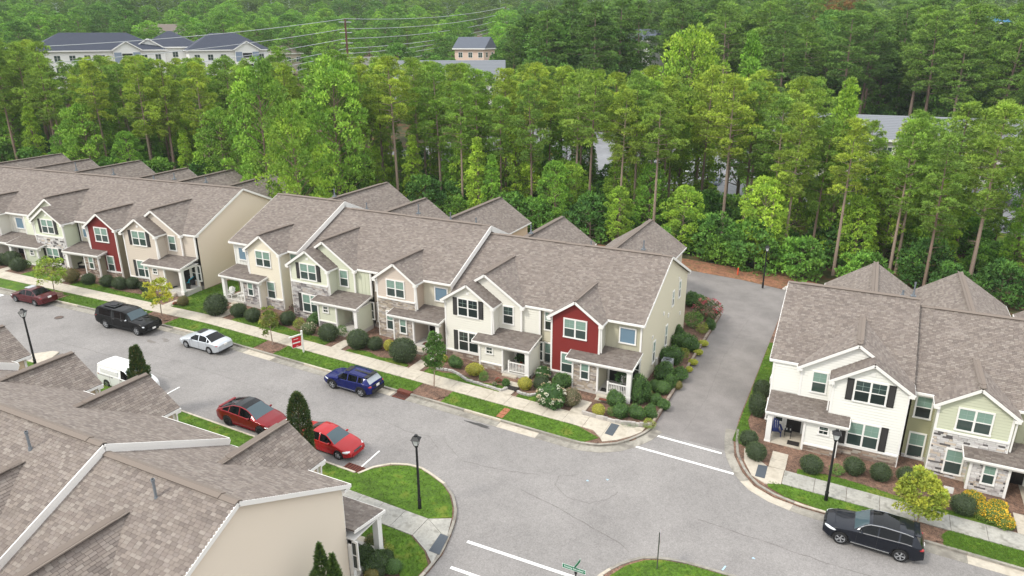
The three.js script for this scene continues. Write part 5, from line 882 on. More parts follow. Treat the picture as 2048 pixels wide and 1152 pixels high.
// ───────────── street furniture ─────────────
M.lampGlass = std({ color: hex('#cfd3d2'), roughness: 0.3 });
function lampPost(label, x, z, yaw = 0) {
  const o = thing('street_lamp', label, 'street lamp'); o.position.set(x, gy(x) + 0.13, z); o.rotation.y = yaw;
  const b = new MB().tube(V(0, 0, 0), V(0, 0.55, 0), 0.11, 0.1, 12).tube(V(0, 0.55, 0), V(0, 4.05, 0), 0.085, 0.062, 12).tube(V(0, 0.55, 0), V(0, 0.6, 0), 0.125, 0.105, 12).tube(V(0, 4.05, 0), V(0, 4.12, 0), 0.1, 0.1, 12); b.build('pole', M.black, o, 0.6);
  const h = new THREE.Group(); h.name = 'lantern'; h.position.y = 4.12; o.add(h);
  const ring = (y, r) => [0, 1, 2, 3].map((k) => V(Math.cos(k * Math.PI / 2 + 0.785) * r, y, Math.sin(k * Math.PI / 2 + 0.785) * r)), lo = ring(0.05, 0.15), hi = ring(0.42, 0.27), gl = new MB(); for (let k = 0; k < 4; k++) gl.poly([lo[k], hi[k], hi[(k + 1) % 4], lo[(k + 1) % 4]]); gl.build('glass', M.lampGlass, h);
  const fr = new MB(); for (let k = 0; k < 4; k++) { fr.bar(lo[k], hi[k], 0.03, 0.03, V(0.3, 0.2, 1)); fr.bar(hi[k], hi[(k + 1) % 4], 0.035, 0.035); fr.bar(lo[k], lo[(k + 1) % 4], 0.03, 0.03); } fr.build('frame', M.black, h);
  const c = new MB(), e = ring(0.44, 0.36), t = ring(0.6, 0.13), tt = ring(0.7, 0.1); for (let k = 0; k < 4; k++) { const j = (k + 1) % 4; c.poly([e[k], t[k], t[j], e[j]]).poly([t[k], tt[k], tt[j], t[j]]); } c.poly(e).poly(tt.slice().reverse()); c.build('cap', M.black, h);
  return o;
}
lampPost('black street lamp with a square lantern on the round lawn corner', -6.32, 21.5, 0.3);
lampPost('black street lamp on the verge before the white corner house', 14.46, 9.3, 0.1);
lampPost('black street lamp by the pale concrete corner at the left', -42.35, 21.2, 0.5);
lampPost('black street lamp at the end of the side road before the wood', 5.45, -27.75, 0.2);
lampPost('dark street lamp partly behind the right edge of the right row roofs', 32, -22, 0.2);
// real estate sign
{
  const o = thing('estate_sign', 'red real estate sign hanging from a white post on the verge', 'sign'); o.position.set(-26.14, gy(-26.14) + 0.12, 8.98); o.rotation.y = 1.22;
  new MB().box(-0.055, 0.055, 0, 1.9, -0.055, 0.055).box(-0.07, 0.07, 1.9, 1.95, -0.07, 0.07).box(-1.15, 0.0, 1.6, 1.69, -0.04, 0.04).build('post', M.white, o);
  new MB().box(-0.95, -0.13, 0.62, 1.52, -0.015, 0.015).build('board', std({ color: hex('#c8172c'), roughness: 0.5 }), o);
  const p = new MB(); for (const s of [-1, 1]) { const z = s * 0.019, q = (x0, x1, y0, y1) => p.box(x0, x1, y0, y1, Math.min(0, z), Math.max(0, z)); q(-0.9, -0.2, 0.98, 1.09); q(-0.78, -0.36, 1.33, 1.37); q(-0.6, -0.42, 0.72, 0.75); q(-0.95, -0.93, 0.62, 1.52); q(-0.95, -0.13, 0.62, 0.65); } p.build('print', M.white, o);
}
// street name sign, seen at the bottom edge
{
  const o = thing('street_name_sign', 'green street name sign with white lettering at the bottom edge', 'street sign'); const X = 4.55, Z = 24.85, Y = 2.75; o.position.set(X, gy(X) + 0.13, Z);
  new MB().tube(V(0, 0, 0), V(0, Y - 0.1, 0), 0.035, 0.035, 10).build('pole', M.black, o, 0.6); new MB().box(-0.06, 0.06, Y - 0.12, Y - 0.02, -0.04, 0.04).build('bracket', M.black, o);
  const cv = document.createElement('canvas'); cv.width = 512; cv.height = 104; const g = cv.getContext('2d'); g.fillStyle = '#e8f3ee'; g.fillRect(0, 0, 512, 104); g.fillStyle = '#06704f'; g.fillRect(8, 8, 496, 88); g.fillStyle = '#f2fffa'; g.font = 'bold 58px sans-serif'; g.textAlign = 'center'; g.fillText('Tinsley Meadow', 246, 72, 420); g.font = 'bold 30px sans-serif'; g.fillText('Ln', 478, 52);
  const t = new THREE.CanvasTexture(cv); t.colorSpace = THREE.SRGBColorSpace; const m = std({ map: t, roughness: 0.5 });
  const pl = new THREE.BoxGeometry(1.15, 0.23, 0.012), b = part('name_blade', pl, m, o); b.position.set(-0.1, Y + 0.1, 0.0); b.rotation.y = 0.0;
  const cv2 = document.createElement('canvas'); cv2.width = 256; cv2.height = 60; const g2 = cv2.getContext('2d'); g2.fillStyle = '#e8f3ee'; g2.fillRect(0, 0, 256, 60); g2.fillStyle = '#06704f'; g2.fillRect(5, 5, 246, 50); const t2 = new THREE.CanvasTexture(cv2); t2.colorSpace = THREE.SRGBColorSpace;
  const b2 = part('cross_blade', new THREE.BoxGeometry(0.6, 0.2, 0.012), std({ map: t2, roughness: 0.5 }), o); b2.position.set(0.02, Y + 0.33, -0.1); b2.rotation.y = 1.45;
}
// stop sign seen from its edge
{
  const o = thing('stop_sign', 'road sign seen edge on, on the near corner lawn at the bottom', 'road sign'); o.position.set(7.09, gy(7.09) + 0.13, 19.75); o.rotation.y = 0.235;
  new MB().box(-0.03, 0.03, 0, 2.25, -0.03, 0.03).build('pole', std({ color: hex('#4c4f47'), roughness: 0.6 }), o);
  const c = new THREE.CylinderGeometry(0.38, 0.38, 0.012, 8); c.rotateX(Math.PI / 2); c.rotateZ(Math.PI / 8); c.rotateY(Math.PI / 2); c.translate(0.04, 2.0, 0); part('plate', c, std({ color: hex('#b9bcc0'), roughness: 0.4, metalness: 0.4 }), o);
  const r = new THREE.CylinderGeometry(0.37, 0.37, 0.004, 8); r.rotateX(Math.PI / 2); r.rotateZ(Math.PI / 8); r.rotateY(Math.PI / 2); r.translate(0.05, 2.0, 0); part('face', r, std({ color: hex('#b01c22'), roughness: 0.4 }), o);
}
// little things by the houses
function adirondack(label, x, z, yaw, y, col) { const o = thing('adirondack_chair', label, 'chair'); o.position.set(x, y, z); o.rotation.y = yaw; const m = std({ color: hex(col), roughness: 0.6 }); for (let i = 0; i < 5; i++) new MB().bar(V(-0.24 + i * 0.12, 0.32, -0.22), V(-0.28 + i * 0.14, 1.0 - Math.abs(i - 2) * 0.06, -0.5), 0.105, 0.025, V(0, 0.4, 1)).build('back_slat', m, o); for (let i = 0; i < 4; i++) new MB().bar(V(-0.27, 0.34 - i * -0.02, -0.15 + i * 0.14), V(0.27, 0.34 - i * -0.02, -0.15 + i * 0.14), 0.12, 0.025).build('seat_slat', m, o); for (const s of [-1, 1]) { new MB().box(s * 0.36 - 0.07, s * 0.36 + 0.07, 0.6, 0.63, -0.35, 0.42).build('arm', m, o); new MB().box(s * 0.33 - 0.02, s * 0.33 + 0.02, 0, 0.6, 0.3, 0.38).build('leg', m, o); new MB().bar(V(s * 0.29, 0.03, -0.5), V(s * 0.29, 0.36, 0.35), 0.03, 0.1).build('leg', m, o); } return o; }
adirondack('white adirondack chair at the left on the cream end house porch', -40.3, 3.45, 0.3, 7.05 - 5.7 + 0.47, '#f0efec');
adirondack('white adirondack chair at the right by the stone box of the cream end house', -38.75, 3.3, -0.3, 7.05 - 5.7 + 0.47, '#f0efec');
adirondack('navy blue adirondack chair on the porch of the white corner house', 10.7, 3.0, 0.3, 4.9 - 5.7 + 0.54, '#1c2c63');
{ const o = thing('porch_table', 'small dark side table with lanterns beside the navy blue chair', 'table'); o.position.set(11.55, 4.9 - 5.7 + 0.54, 3.0); const m = M.black; new MB().box(-0.25, 0.25, 0.48, 0.52, -0.22, 0.22).build('table_top', m, o); for (const [x, z] of [[-0.2, -0.17], [0.2, -0.17], [-0.2, 0.17], [0.2, 0.17]]) new MB().box(x - 0.02, x + 0.02, 0, 0.48, z - 0.02, z + 0.02).build('leg', m, o); }
for (const [x, w] of [[11.45, 'left'], [11.68, 'right']]) { const o = thing('porch_lantern', w + ' black lantern on the small table of the white corner house', 'lantern'); o.position.set(x, 4.9 - 5.7 + 1.06, 3.0); const b = new MB(); for (const [a, c] of [[-0.07, -0.07], [0.07, -0.07], [-0.07, 0.07], [0.07, 0.07]]) b.box(a - 0.012, a + 0.012, 0, 0.3, c - 0.012, c + 0.012); b.box(-0.09, 0.09, 0, 0.03, -0.09, 0.09).tube(V(0, 0.3, 0), V(0, 0.42, 0), 0.12, 0.02, 4); b.build('cage', M.black, o); new MB().tube(V(0, 0.03, 0), V(0, 0.16, 0), 0.035, 0.035, 8).build('candle', M.white, o); }
{ const o = thing('porch_bench', 'turquoise cushioned bench on the beige end house porch', 'bench'); o.position.set(-45.5, 7.45 - 5.7 + 0.44, 3.7); o.rotation.y = 0.078 - 1.2; const m = M.black; for (const x of [-0.6, 0.6]) { new MB().box(x - 0.03, x + 0.03, 0, 0.6, -0.25, 0.25).build('leg', m, o); } new MB().box(-0.62, 0.62, 0.36, 0.42, -0.25, 0.25).box(-0.62, 0.62, 0.42, 0.9, -0.3, -0.24).build('frame', m, o); const c = std({ color: hex('#2f9fb5'), roughness: 0.9 }); new MB().box(-0.58, 0.58, 0.42, 0.52, -0.22, 0.24).build('cushion', c, o); new MB().bar(V(-0.56, 0.72, -0.2), V(0.56, 0.72, -0.2), 0.1, 0.42).build('cushion', c, o); }
{ const o = thing('porch_chair', 'black wicker chair with a cream cushion on the red left row house porch', 'chair'); o.position.set(-61.3, 7.45 - 5.7 + 0.44, 4.3); o.rotation.y = 0.4; new MB().box(-0.4, 0.4, 0.05, 0.38, -0.38, 0.4).box(-0.4, 0.4, 0.38, 0.95, -0.42, -0.3).box(-0.44, -0.32, 0.38, 0.65, -0.38, 0.38).box(0.32, 0.44, 0.38, 0.65, -0.38, 0.38).build('frame', M.black, o); new MB().box(-0.3, 0.3, 0.38, 0.48, -0.28, 0.38).build('cushion', std({ color: hex('#d8d2c4') }), o); new MB().bar(V(-0.22, 0.66, -0.22), V(0.22, 0.66, -0.2), 0.12, 0.38, V(0, 1, -0.2)).build('pillow', std({ color: hex('#e6e2d8') }), o); }
{ const o = thing('air_conditioner', 'grey air conditioner unit among the shrubs beside the end wall', 'air conditioner'); o.position.set(1.45, gy(1.4) + 0.1, -3.2); new MB().box(-0.42, 0.42, 0.05, 0.85, -0.42, 0.42).build('casing', std({ color: hex('#a9adb0'), roughness: 0.5, metalness: 0.3 }), o); const t = new THREE.TorusGeometry(0.33, 0.035, 8, 24); t.rotateX(Math.PI / 2); t.translate(0, 0.88, 0); part('fan_ring', t, M.metal, o); const f = new MB(); for (let k = 0; k < 12; k++) f.bar(V(0, 0.88, 0), V(Math.cos(k * 0.5236) * 0.33, 0.88, Math.sin(k * 0.5236) * 0.33), 0.015, 0.015); f.build('grille', M.black, o); const lv = new MB(); for (let y = 0.12; y < 0.8; y += 0.06) lv.box(-0.425, 0.425, y, y + 0.02, -0.425, 0.425); lv.build('louvres', std({ color: hex('#8c9194') }), o); }
for (const [x, z, w] of [[9.55, -4.6, 'white wall unit air conditioner beside the white corner house']]) { const o = thing('air_conditioner', w, 'air conditioner'); o.position.set(x, gy(x) + 0.1, z); new MB().box(-0.2, 0.2, 0.1, 0.75, -0.42, 0.42).build('casing', M.white, o); const t = new THREE.TorusGeometry(0.25, 0.03, 8, 20); t.rotateY(Math.PI / 2); t.translate(-0.21, 0.43, 0); part('fan_ring', t, M.black, o); }
{ const o = thing('yard_sign', 'small white yard sign before the stone wall of the sage green house', 'sign'); o.position.set(21.0, gy(21) + 0.12, 5.4); new MB().box(-0.01, 0.01, 0, 0.5, -0.01, 0.01).build('stake', M.black, o); new MB().box(-0.27, 0.27, 0.32, 0.75, -0.01, 0.01).build('panel', M.white, o); }
{ const o = thing('yard_sign', 'small white notice by the steps of the taupe stone house', 'sign'); o.position.set(-15.75, gy(-15.7) + 0.12, 5.35); o.rotation.y = 0.4; new MB().box(-0.01, 0.01, 0, 0.45, -0.01, 0.01).build('stake', M.black, o); new MB().box(-0.2, 0.2, 0.25, 0.75, -0.01, 0.01).build('panel', M.white, o); }
{ const o = thing('flower_pot', 'terracotta pot with a green plant on the white house porch', 'pot'); o.position.set(-9.0, 5.7 - 5.7 + 0.68, 2.9); new MB().tube(V(0, 0, 0), V(0, 0.35, 0), 0.14, 0.22, 14).build('pot', std({ color: hex('#a1532f') }), o, 0.6); const b = new MB(); tuft(b, V(0, 0.7, 0), 0.35, 120, 0.2, 0.1, [0.05, 0.11, 0.03], { four: true }); b.build('plant', M.leaf, o); }
{ const o = thing('flower_pot', 'dark pot with a tall plant behind the railing of the red gabled house', 'pot'); o.position.set(-0.35, 0.55, 2.9); new MB().tube(V(0, 0, 0), V(0, 0.4, 0), 0.15, 0.22, 14).build('pot', M.black, o, 0.6); const b = new MB(); tuft(b, V(0, 1.0, 0), 0.55, 170, 0.25, 0.12, [0.05, 0.12, 0.03], { four: true }); b.build('plant', M.leaf, o); }
function mat(label, x, z, y, col, w = 0.75, d = 0.5) { const o = thing('door_mat', label, 'door mat'); o.position.set(x, y, z); new MB().box(-w / 2, w / 2, 0, 0.02, -d / 2, d / 2).build('pile', std({ color: hex(col), roughness: 1 }), o); new MB().box(-w / 2 - 0.03, w / 2 + 0.03, 0, 0.012, -d / 2 - 0.03, d / 2 + 0.03).build('border', M.black, o); }
mat('rust brown door mat at the black door of the taupe house', -17.5, 3.4, 0.7 + 0.53, '#5a2f22'); mat('black patterned door mat on the red gabled house porch', -1.5, 3.4, 0.525, '#2a2725'); mat('black mat on the path to the white two-gabled house', -8.1, 6.1, gy(-8.1) + 0.17, '#2b2624', 0.9, 0.55); mat('brown mat on the steps of the red gabled end house', -1.1, 4.7, 0.42, '#7a4636', 0.9, 0.3);
mat('dark mat on the beige end house porch', -47.4, 4.6, 7.45 - 5.7 + 0.45, '#232222', 1.2, 0.9); mat('dark mat by the steps of the white corner house', 12.0, 3.7, 4.9 - 5.7 + 0.55, '#2b2522', 0.7, 0.5);
{ const o = thing('garden_bench', 'dark slatted bench at the foot of the near end house porch', 'bench'); o.position.set(-7.2, gy(-7) + 0.3, 26.7); o.rotation.y = 1.4; const b = M.black; for (let i = 0; i < 9; i++) new MB().box(-0.56 + i * 0.14 - 0.03, -0.56 + i * 0.14 + 0.03, 0.45, 0.85, -0.24, -0.2).build('back_slat', b, o); new MB().box(-0.65, 0.65, 0.85, 0.92, -0.26, -0.18).box(-0.65, 0.65, 0.4, 0.45, -0.24, 0.24).build('frame', b, o); for (const x of [-0.6, 0.6]) new MB().box(x - 0.03, x + 0.03, 0, 0.42, -0.2, 0.2).build('leg', b, o); }
{ const o = thing('fire_hydrant', 'small orange marker post on the pine straw at the end of the side road', 'post'); o.position.set(2.2, gy(2) + 0.02, -31.2); new MB().tube(V(0, 0, 0), V(0, 0.75, 0), 0.08, 0.07, 10).tube(V(0, 0.75, 0), V(0, 0.85, 0), 0.09, 0.02, 10).build('post', std({ color: hex('#d8502a') }), o, 0.6); }
{ const o = thing('boulder', 'pale round boulder on the pine straw near the back lamp', 'rock'); o.position.set(7.9, gy(7.9), -28.8); const g = new THREE.IcosahedronGeometry(0.38, 2), p = g.attributes.position; for (let i = 0; i < p.count; i++) { const k = 1 + 0.2 * Math.sin(p.getX(i) * 9 + p.getY(i) * 7); p.setXYZ(i, p.getX(i) * k * 1.3, p.getY(i) * k * 0.7 + 0.15, p.getZ(i) * k); } g.computeVertexNormals(); part('rock', g, M.found, o); }
// low stone edging of the beds, stone by stone
function edging(name, pts, step, col, hh = 0.16) { const g = new THREE.Group(); g.name = numbered(name); tag(g, null, null, null, 'structure'); scene.add(g); for (let i = 0; i + 1 < pts.length; i++) { const [x0, z0] = pts[i], [x1, z1] = pts[i + 1], l = Math.hypot(x1 - x0, z1 - z0), n = Math.max(1, Math.round(l / step)); for (let k = 0; k < n; k++) { const t = (k + 0.5) / n, x = x0 + (x1 - x0) * t, z = z0 + (z1 - z0) * t, t2 = rr(0.85, 1.15), b = new MB().box(-step * 0.46, step * 0.46, 0, hh * rr(0.85, 1.15), -0.09, 0.09, col.map((v) => v * t2)); const m = b.build('edging_stone', M.stone, g); m.position.set(x, gy(x) + 0.13, z); m.rotation.y = -Math.atan2(z1 - z0, x1 - x0) + rr(-0.08, 0.08); } } }
edging('stone_edging', [[-2.05, 6.95], [-1.2, 7.05], [0.2, 7.04], [1.3, 6.85], [2.4, 6.5], [2.85, 6.2]], 0.3, [0.42, 0.39, 0.36], 0.26);
edging('stone_edging', [[2.85, 6.0], [2.9, 2], [2.9, -4], [2.9, -14], [2.9, -17]], 0.4, [0.33, 0.27, 0.22]);
edging('stone_edging', [[-14.9, 6.2], [-13.6, 5.9], [-12.7, 6.2], [-11.8, 6.7], [-10.6, 6.75], [-9.4, 6.85], [-8.6, 6.9], [-8.4, 6.3]], 0.3, [0.42, 0.4, 0.38]);
edging('stone_edging', [[-7.5, 6.4], [-7.0, 6.55], [-6.4, 6.5], [-6.1, 6.1]], 0.28, [0.42, 0.4, 0.38]);
// paths from the steps to the pavement, in slabs
for (const [x, z] of [[-2.45, 5.1], [-8.25, 5.1], [-16.4, 5.4], [-24.3, 5.4], [-38.1, 5.2], [-44.3, 5.9], [-59.2, 6.3], [-67.5, 7.2], [11.4, 5.3], [24.9, 5.2]]) { const e = x > 0 ? 7.26 : 7.1 + bend(x), g = slabs('front_path', x - 0.5, x + 0.5, 1, z - bend(x), (z + e) / 2 - bend(x), M.concrete); new MB().slab([[x - 0.5, (z + e) / 2 + 0.02], [x + 0.5, (z + e) / 2 + 0.02], [x + 0.5, e], [x - 0.5, e]], 0.155, 0.1).build('slab', M.concrete, g); }

// small boxes and vents on the end wall of the red gabled house
{ const h = scene.getObjectByName('townhouse'); for (const [z, y, w, e] of [[-1.2, 3.35, 0.16, 0.24], [-4.3, 4.25, 0.2, 0.26], [-5.9, 3.5, 0.24, 0.34], [-8.9, 5.9, 0.18, 0.22], [-10.2, 2.2, 0.2, 0.3]]) new MB().box(8.2, 8.3, y, y + e, z - w / 2, z + w / 2).box(8.2, 8.33, y + e, y + e + 0.03, z - w / 2 - 0.02, z + w / 2 + 0.02).build('wall_vent', M.white, h); new MB().box(8.2, 8.42, 0.55, 1.15, -2.75, -2.4).tube(V(8.33, 0.1, -2.57), V(8.33, 0.6, -2.57), 0.03, 0.03, 8).build('meter_box', M.found, h); }

// ───────────── vehicles ─────────────
M.tyre = std({ color: hex('#1b1b1c'), roughness: 0.9 }); M.rimSilver = std({ color: hex('#c9ccd0'), roughness: 0.25, metalness: 0.8 }); M.rimDark = std({ color: hex('#2a2b2e'), roughness: 0.35, metalness: 0.6 });
M.carGlass = new THREE.MeshPhysicalMaterial({ color: hex('#0b0e11'), roughness: 0.05, specularIntensity: 0.6, side: THREE.DoubleSide });
M.screen = new THREE.MeshPhysicalMaterial({ color: hex('#43545b'), roughness: 0.06, side: THREE.DoubleSide });
M.headlight = new THREE.MeshPhysicalMaterial({ color: hex('#d5dade'), roughness: 0.1, clearcoat: 1 }); M.taillight = new THREE.MeshPhysicalMaterial({ color: hex('#a80f16'), roughness: 0.15, clearcoat: 1 });
M.trimBlack = std({ color: hex('#1e1f21'), roughness: 0.6 }); M.chrome = std({ color: hex('#d0d3d6'), roughness: 0.15, metalness: 0.9 });
const paint = (h, o = {}) => new THREE.MeshPhysicalMaterial({ color: hex(h), roughness: 0.45, specularIntensity: 0.25, clearcoat: 0.75, clearcoatRoughness: 0.03, side: THREE.DoubleSide, ...o });
const lerpKeys = (keys, x) => { if (x <= keys[0][0]) return keys[0][1]; for (let i = 1; i < keys.length; i++) if (x <= keys[i][0]) { const [a, p] = keys[i - 1], [b, q] = keys[i], t = (x - a) / (b - a || 1); return p + (q - p) * t; } return keys[keys.length - 1][1]; };
function wheelGeo(r, w, spokes, seven) {
  const t = new THREE.LatheGeometry([[r * 0.66, -w / 2], [r * 0.93, -w / 2], [r, -w * 0.32], [r, w * 0.32], [r * 0.93, w / 2], [r * 0.66, w / 2]].map(([a, b]) => new THREE.Vector2(a, b)), 28); t.rotateX(Math.PI / 2);
  const b = new MB(), n = 24; for (let k = 0; k < n; k++) { const a = k / n * 6.2832, c = (k + 1) / n * 6.2832, P = (q, rr2, z) => V(Math.cos(q) * rr2, Math.sin(q) * rr2, z); b.poly([P(a, r * 0.68, w * 0.46), P(c, r * 0.68, w * 0.46), P(c, r * 0.6, w * 0.42), P(a, r * 0.6, w * 0.42)]); }
  for (let k = 0; k < spokes; k++) { const a = k / spokes * 6.2832; for (const o of seven ? [0] : [-0.13, 0.13]) b.bar(V(Math.cos(a) * r * 0.1, Math.sin(a) * r * 0.1, w * 0.4), V(Math.cos(a + o) * r * 0.63, Math.sin(a + o) * r * 0.63, w * 0.44), r * (seven ? 0.17 : 0.1), w * 0.12, V(0, 0, 1)); }
  b.tube(V(0, 0, w * 0.3), V(0, 0, w * 0.47), r * 0.15, r * 0.12, 10);
  const d = new MB().tube(V(0, 0, 0), V(0, 0, w * 0.3), r * 0.64, r * 0.64, 20);
  return { tyre: t, rim: b.geo(), disc: d.geo() };
}
/* s: L, W, keys along the length (0 = nose): top, belt, plus glass spans; wheels at wf, wr */
function car(name, label, cat, s, x, z, yaw) {
  const o = thing(name, label, cat); const { L, W, r, top, belt } = s, hw = W / 2, xf = s.wf, xr = s.wr, arch = r * 1.16, sill = s.sill ?? 0.24;
  const nS = 96, xs = Array.from({ length: nS + 1 }, (_, i) => L * i / nS);
  for (const k of [...(s.glass || []).flat(), ...s.shield, ...s.rear, ...(s.roofGlass || [])]) xs.push(k); xs.sort((a, b) => a - b);
  const X = xs.filter((v, i) => !i || v - xs[i - 1] > 1e-4);
  const plan = (v) => { const f = Math.min(1, v / (s.noseLen ?? 0.9)), b = Math.min(1, (L - v) / (s.tailLen ?? 0.7)); return 1 - (s.noseIn ?? 0.2) * (1 - f) ** 2.2 - (s.tailIn ?? 0.13) * (1 - b) ** 2.2; };
  const sec = (v) => {
    const w = hw * plan(v), yb = lerpKeys(belt, v), yt = lerpKeys(top, v); let lo = sill + (v < 0.35 ? (0.35 - v) * 0.35 : 0) + (v > L - 0.4 ? (v - L + 0.4) * 0.35 : 0);
    for (const c of [xf, xr]) { const d = Math.abs(v - c); if (d < arch) lo = Math.max(lo, r + Math.sqrt(arch * arch - d * d) * 0.98); }
    const cab = Math.max(0, Math.min(1, (yt - yb) / 0.38)), wt = w * (1 - (0.05 + (s.tumble ?? 0.2) * cab)), mid = Math.max(lo + 0.02, lo + (yb - lo) * 0.55);
    return [[w * 0.965, lo], [w, mid], [w * 0.985, Math.max(mid + 0.01, yb - 0.03)], [w * 0.955, yb], [wt, Math.max(yb + 0.008, yt - 0.045)], [wt * 0.93, yt - 0.012], [wt * 0.5, yt + 0.012], [0, yt + 0.02]];
  };
  const secs = X.map(sec), idx = { body: [], side: [], front: [], back: [], roof: [] }, pos = [], K = 8, ring = [];
  const inSpan = (v, spans) => spans.some(([a, b]) => v > a && v < b);
  secs.forEach((p, i) => { ring.push(pos.length / 3); for (const sd of [1, -1]) for (const [w, y] of p) pos.push(L / 2 - X[i], y, sd * w); });
  for (let i = 0; i + 1 < X.length; i++) for (const sd of [0, 1]) for (let k = 0; k + 1 < K; k++) {
    const m = (X[i] + X[i + 1]) / 2, a = ring[i] + sd * K + k, b = ring[i + 1] + sd * K + k; let g = 'body';
    if (k === 3 && inSpan(m, s.glass)) g = 'side'; if (k >= 5 && m > s.shield[0] && m < s.shield[1]) g = 'front'; if (k >= 5 && m > s.rear[0] && m < s.rear[1]) g = 'back'; if (k >= 5 && s.roofGlass && m > s.roofGlass[0] && m < s.roofGlass[1]) g = 'roof';
    if (sd) idx[g].push(a, a + 1, b, b, a + 1, b + 1); else idx[g].push(a, b, a + 1, b, b + 1, a + 1);
  }
  for (const [i, flip] of [[0, false], [X.length - 1, true]]) for (let k = 0; k + 1 < K; k++) { const a = ring[i] + k, b = ring[i] + K + k; if (flip) idx.body.push(a, b, a + 1, b, b + 1, a + 1); else idx.body.push(a, a + 1, b, b, a + 1, b + 1); }
  const mk = (g) => { const q = new THREE.BufferGeometry(); q.setAttribute('position', new THREE.Float32BufferAttribute(pos, 3)); q.setIndex(idx[g]); return toCreasedNormals(q, 0.62); };
  part('body', mk('body'), s.paint, o); part('side_windows', mk('side'), s.glassMat || M.carGlass, o); part('windscreen', mk('front'), M.screen, o); if (idx.back.length) part('rear_window', mk('back'), s.backMat || M.carGlass, o); if (idx.roof.length) part('glass_roof', mk('roof'), M.carGlass, o);
  const at = (v, k, out = 0) => { const p = sec(v)[k]; return V(L / 2 - v, p[1], p[0] + out); }, both = (f) => [1, -1].forEach(f);
  new MB().box(-L / 2 + 0.3, L / 2 - 0.3, 0.2, lerpKeys(belt, L / 2) - 0.2, -hw * 0.78, hw * 0.78).build('underbody', M.black, o);
  const wg = s._w ??= wheelGeo(r, 0.23, s.spokes ?? 5, s.seven);
  for (const v of [xf, xr]) both((sd) => { const w = new THREE.Group(); w.name = 'wheel'; w.position.set(L / 2 - v, r, sd * (hw * plan(v) - 0.12)); if (sd < 0) w.rotation.y = Math.PI; o.add(w); part('tyre', wg.tyre, M.tyre, w); part('rim', wg.rim, s.rim || M.rimSilver, w); part('brake_disc', wg.disc, M.rimDark, w); });
  both((sd) => {
    const h = new THREE.SphereGeometry(1, 14, 10), hx = s.hl ?? 0.3, hp = at(hx, 2); h.scale(s.hlS?.[0] ?? 0.3, s.hlS?.[1] ?? 0.085, s.hlS?.[2] ?? 0.13); h.rotateY(sd * (s.hlTurn ?? 0.55)); h.translate(hp.x - 0.03, hp.y - (s.hlDown ?? 0.04), sd * (hp.z - 0.1)); part('headlight', h, M.headlight, o);
    const t = new THREE.SphereGeometry(1, 14, 10), tp = at(L - 0.2, 2); t.scale(s.tlS?.[0] ?? 0.2, s.tlS?.[1] ?? 0.1, s.tlS?.[2] ?? 0.13); t.translate(tp.x + 0.03, tp.y - (s.tlDown ?? 0.09), sd * (tp.z - 0.11)); part('taillight', t, M.taillight, o);
    const mp = at(s.mirror, 3), m = new THREE.SphereGeometry(1, 12, 8); m.scale(0.07, 0.075, 0.13); m.translate(mp.x, mp.y + 0.06, sd * (mp.z + 0.1)); part('mirror', m, s.mirrorMat || s.paint, o);
    for (const v of s.doors.slice(0, -1)) { const p = at(v + (s.handleOff ?? 0.82), 2); new MB().box(p.x - 0.09, p.x + 0.09, p.y - 0.11, p.y - 0.075, Math.min(sd * (p.z - 0.01), sd * (p.z + 0.03)), Math.max(sd * (p.z - 0.01), sd * (p.z + 0.03))).build('door_handle', s.handleMat || s.paint, o); }
    const sm2 = new MB(); for (const v of s.doors) for (const k of [0, 1, 2]) { const a = at(v, k, 0.001), b = at(v, k + 1, 0.001); if (b.y > a.y) sm2.bar(V(a.x, a.y, sd * a.z), V(b.x, b.y, sd * b.z), 0.012, 0.008, V(0, 0, 1)); } sm2.build('door_seams', M.black, o);
    if (s.sillTrim) { const a = at(xf + arch + 0.08, 0, 0.012), b = at(xr - arch - 0.08, 0, 0.012); new MB().bar(V(a.x, a.y + 0.08, sd * (a.z + 0.02)), V(b.x, b.y + 0.08, sd * (b.z + 0.02)), 0.03, s.sillH ?? 0.05).build('sill_trim', s.sillTrim, o); }
    if (s.cladding) { const c = new MB(); for (const q of [xf, xr]) for (let i = 0; i < 14; i++) { const t0 = Math.PI * i / 14, t1 = Math.PI * (i + 1) / 14, P = (t) => { const v = q - Math.cos(t) * arch * 1.05; return V(L / 2 - v, r + Math.sin(t) * arch * 1.05, sd * (hw * plan(v) + 0.005)); }; c.bar(P(t0), P(t1), 0.05, 0.1, V(0, 1, 0)); } c.build('wheel_arch_trim', M.trimBlack, o); }
    if (s.beltTrim) { const c = new MB(), [a, b] = [s.glass[0][0], s.glass[s.glass.length - 1][1]]; for (let i = 0; i < 16; i++) { const p = at(a + (b - a) * i / 16, 3, 0.008), q = at(a + (b - a) * (i + 1) / 16, 3, 0.008); c.bar(V(p.x, p.y, sd * p.z), V(q.x, q.y, sd * q.z), 0.025, 0.045); const p2 = at(a + (b - a) * i / 16, 4, 0.006), q2 = at(a + (b - a) * (i + 1) / 16, 4, 0.006); c.bar(V(p2.x, p2.y, sd * p2.z), V(q2.x, q2.y, sd * q2.z), 0.025, 0.04); } c.build('window_trim', M.chrome, o); }
    if (s.rails) { const a = s.rails[0], b = s.rails[1], c = new MB(), n = 8; for (let i = 0; i < n; i++) { const p = at(a + (b - a) * i / n, 5), q = at(a + (b - a) * (i + 1) / n, 5); c.bar(V(p.x, p.y + 0.05, sd * p.z), V(q.x, q.y + 0.05, sd * q.z), 0.035, 0.035); } c.build('roof_rail', s.railMat || M.trimBlack, o); }
  });
  const nose = L / 2 - 0.0, gw = hw * (1 - (s.noseIn ?? 0.2)) * 0.8;
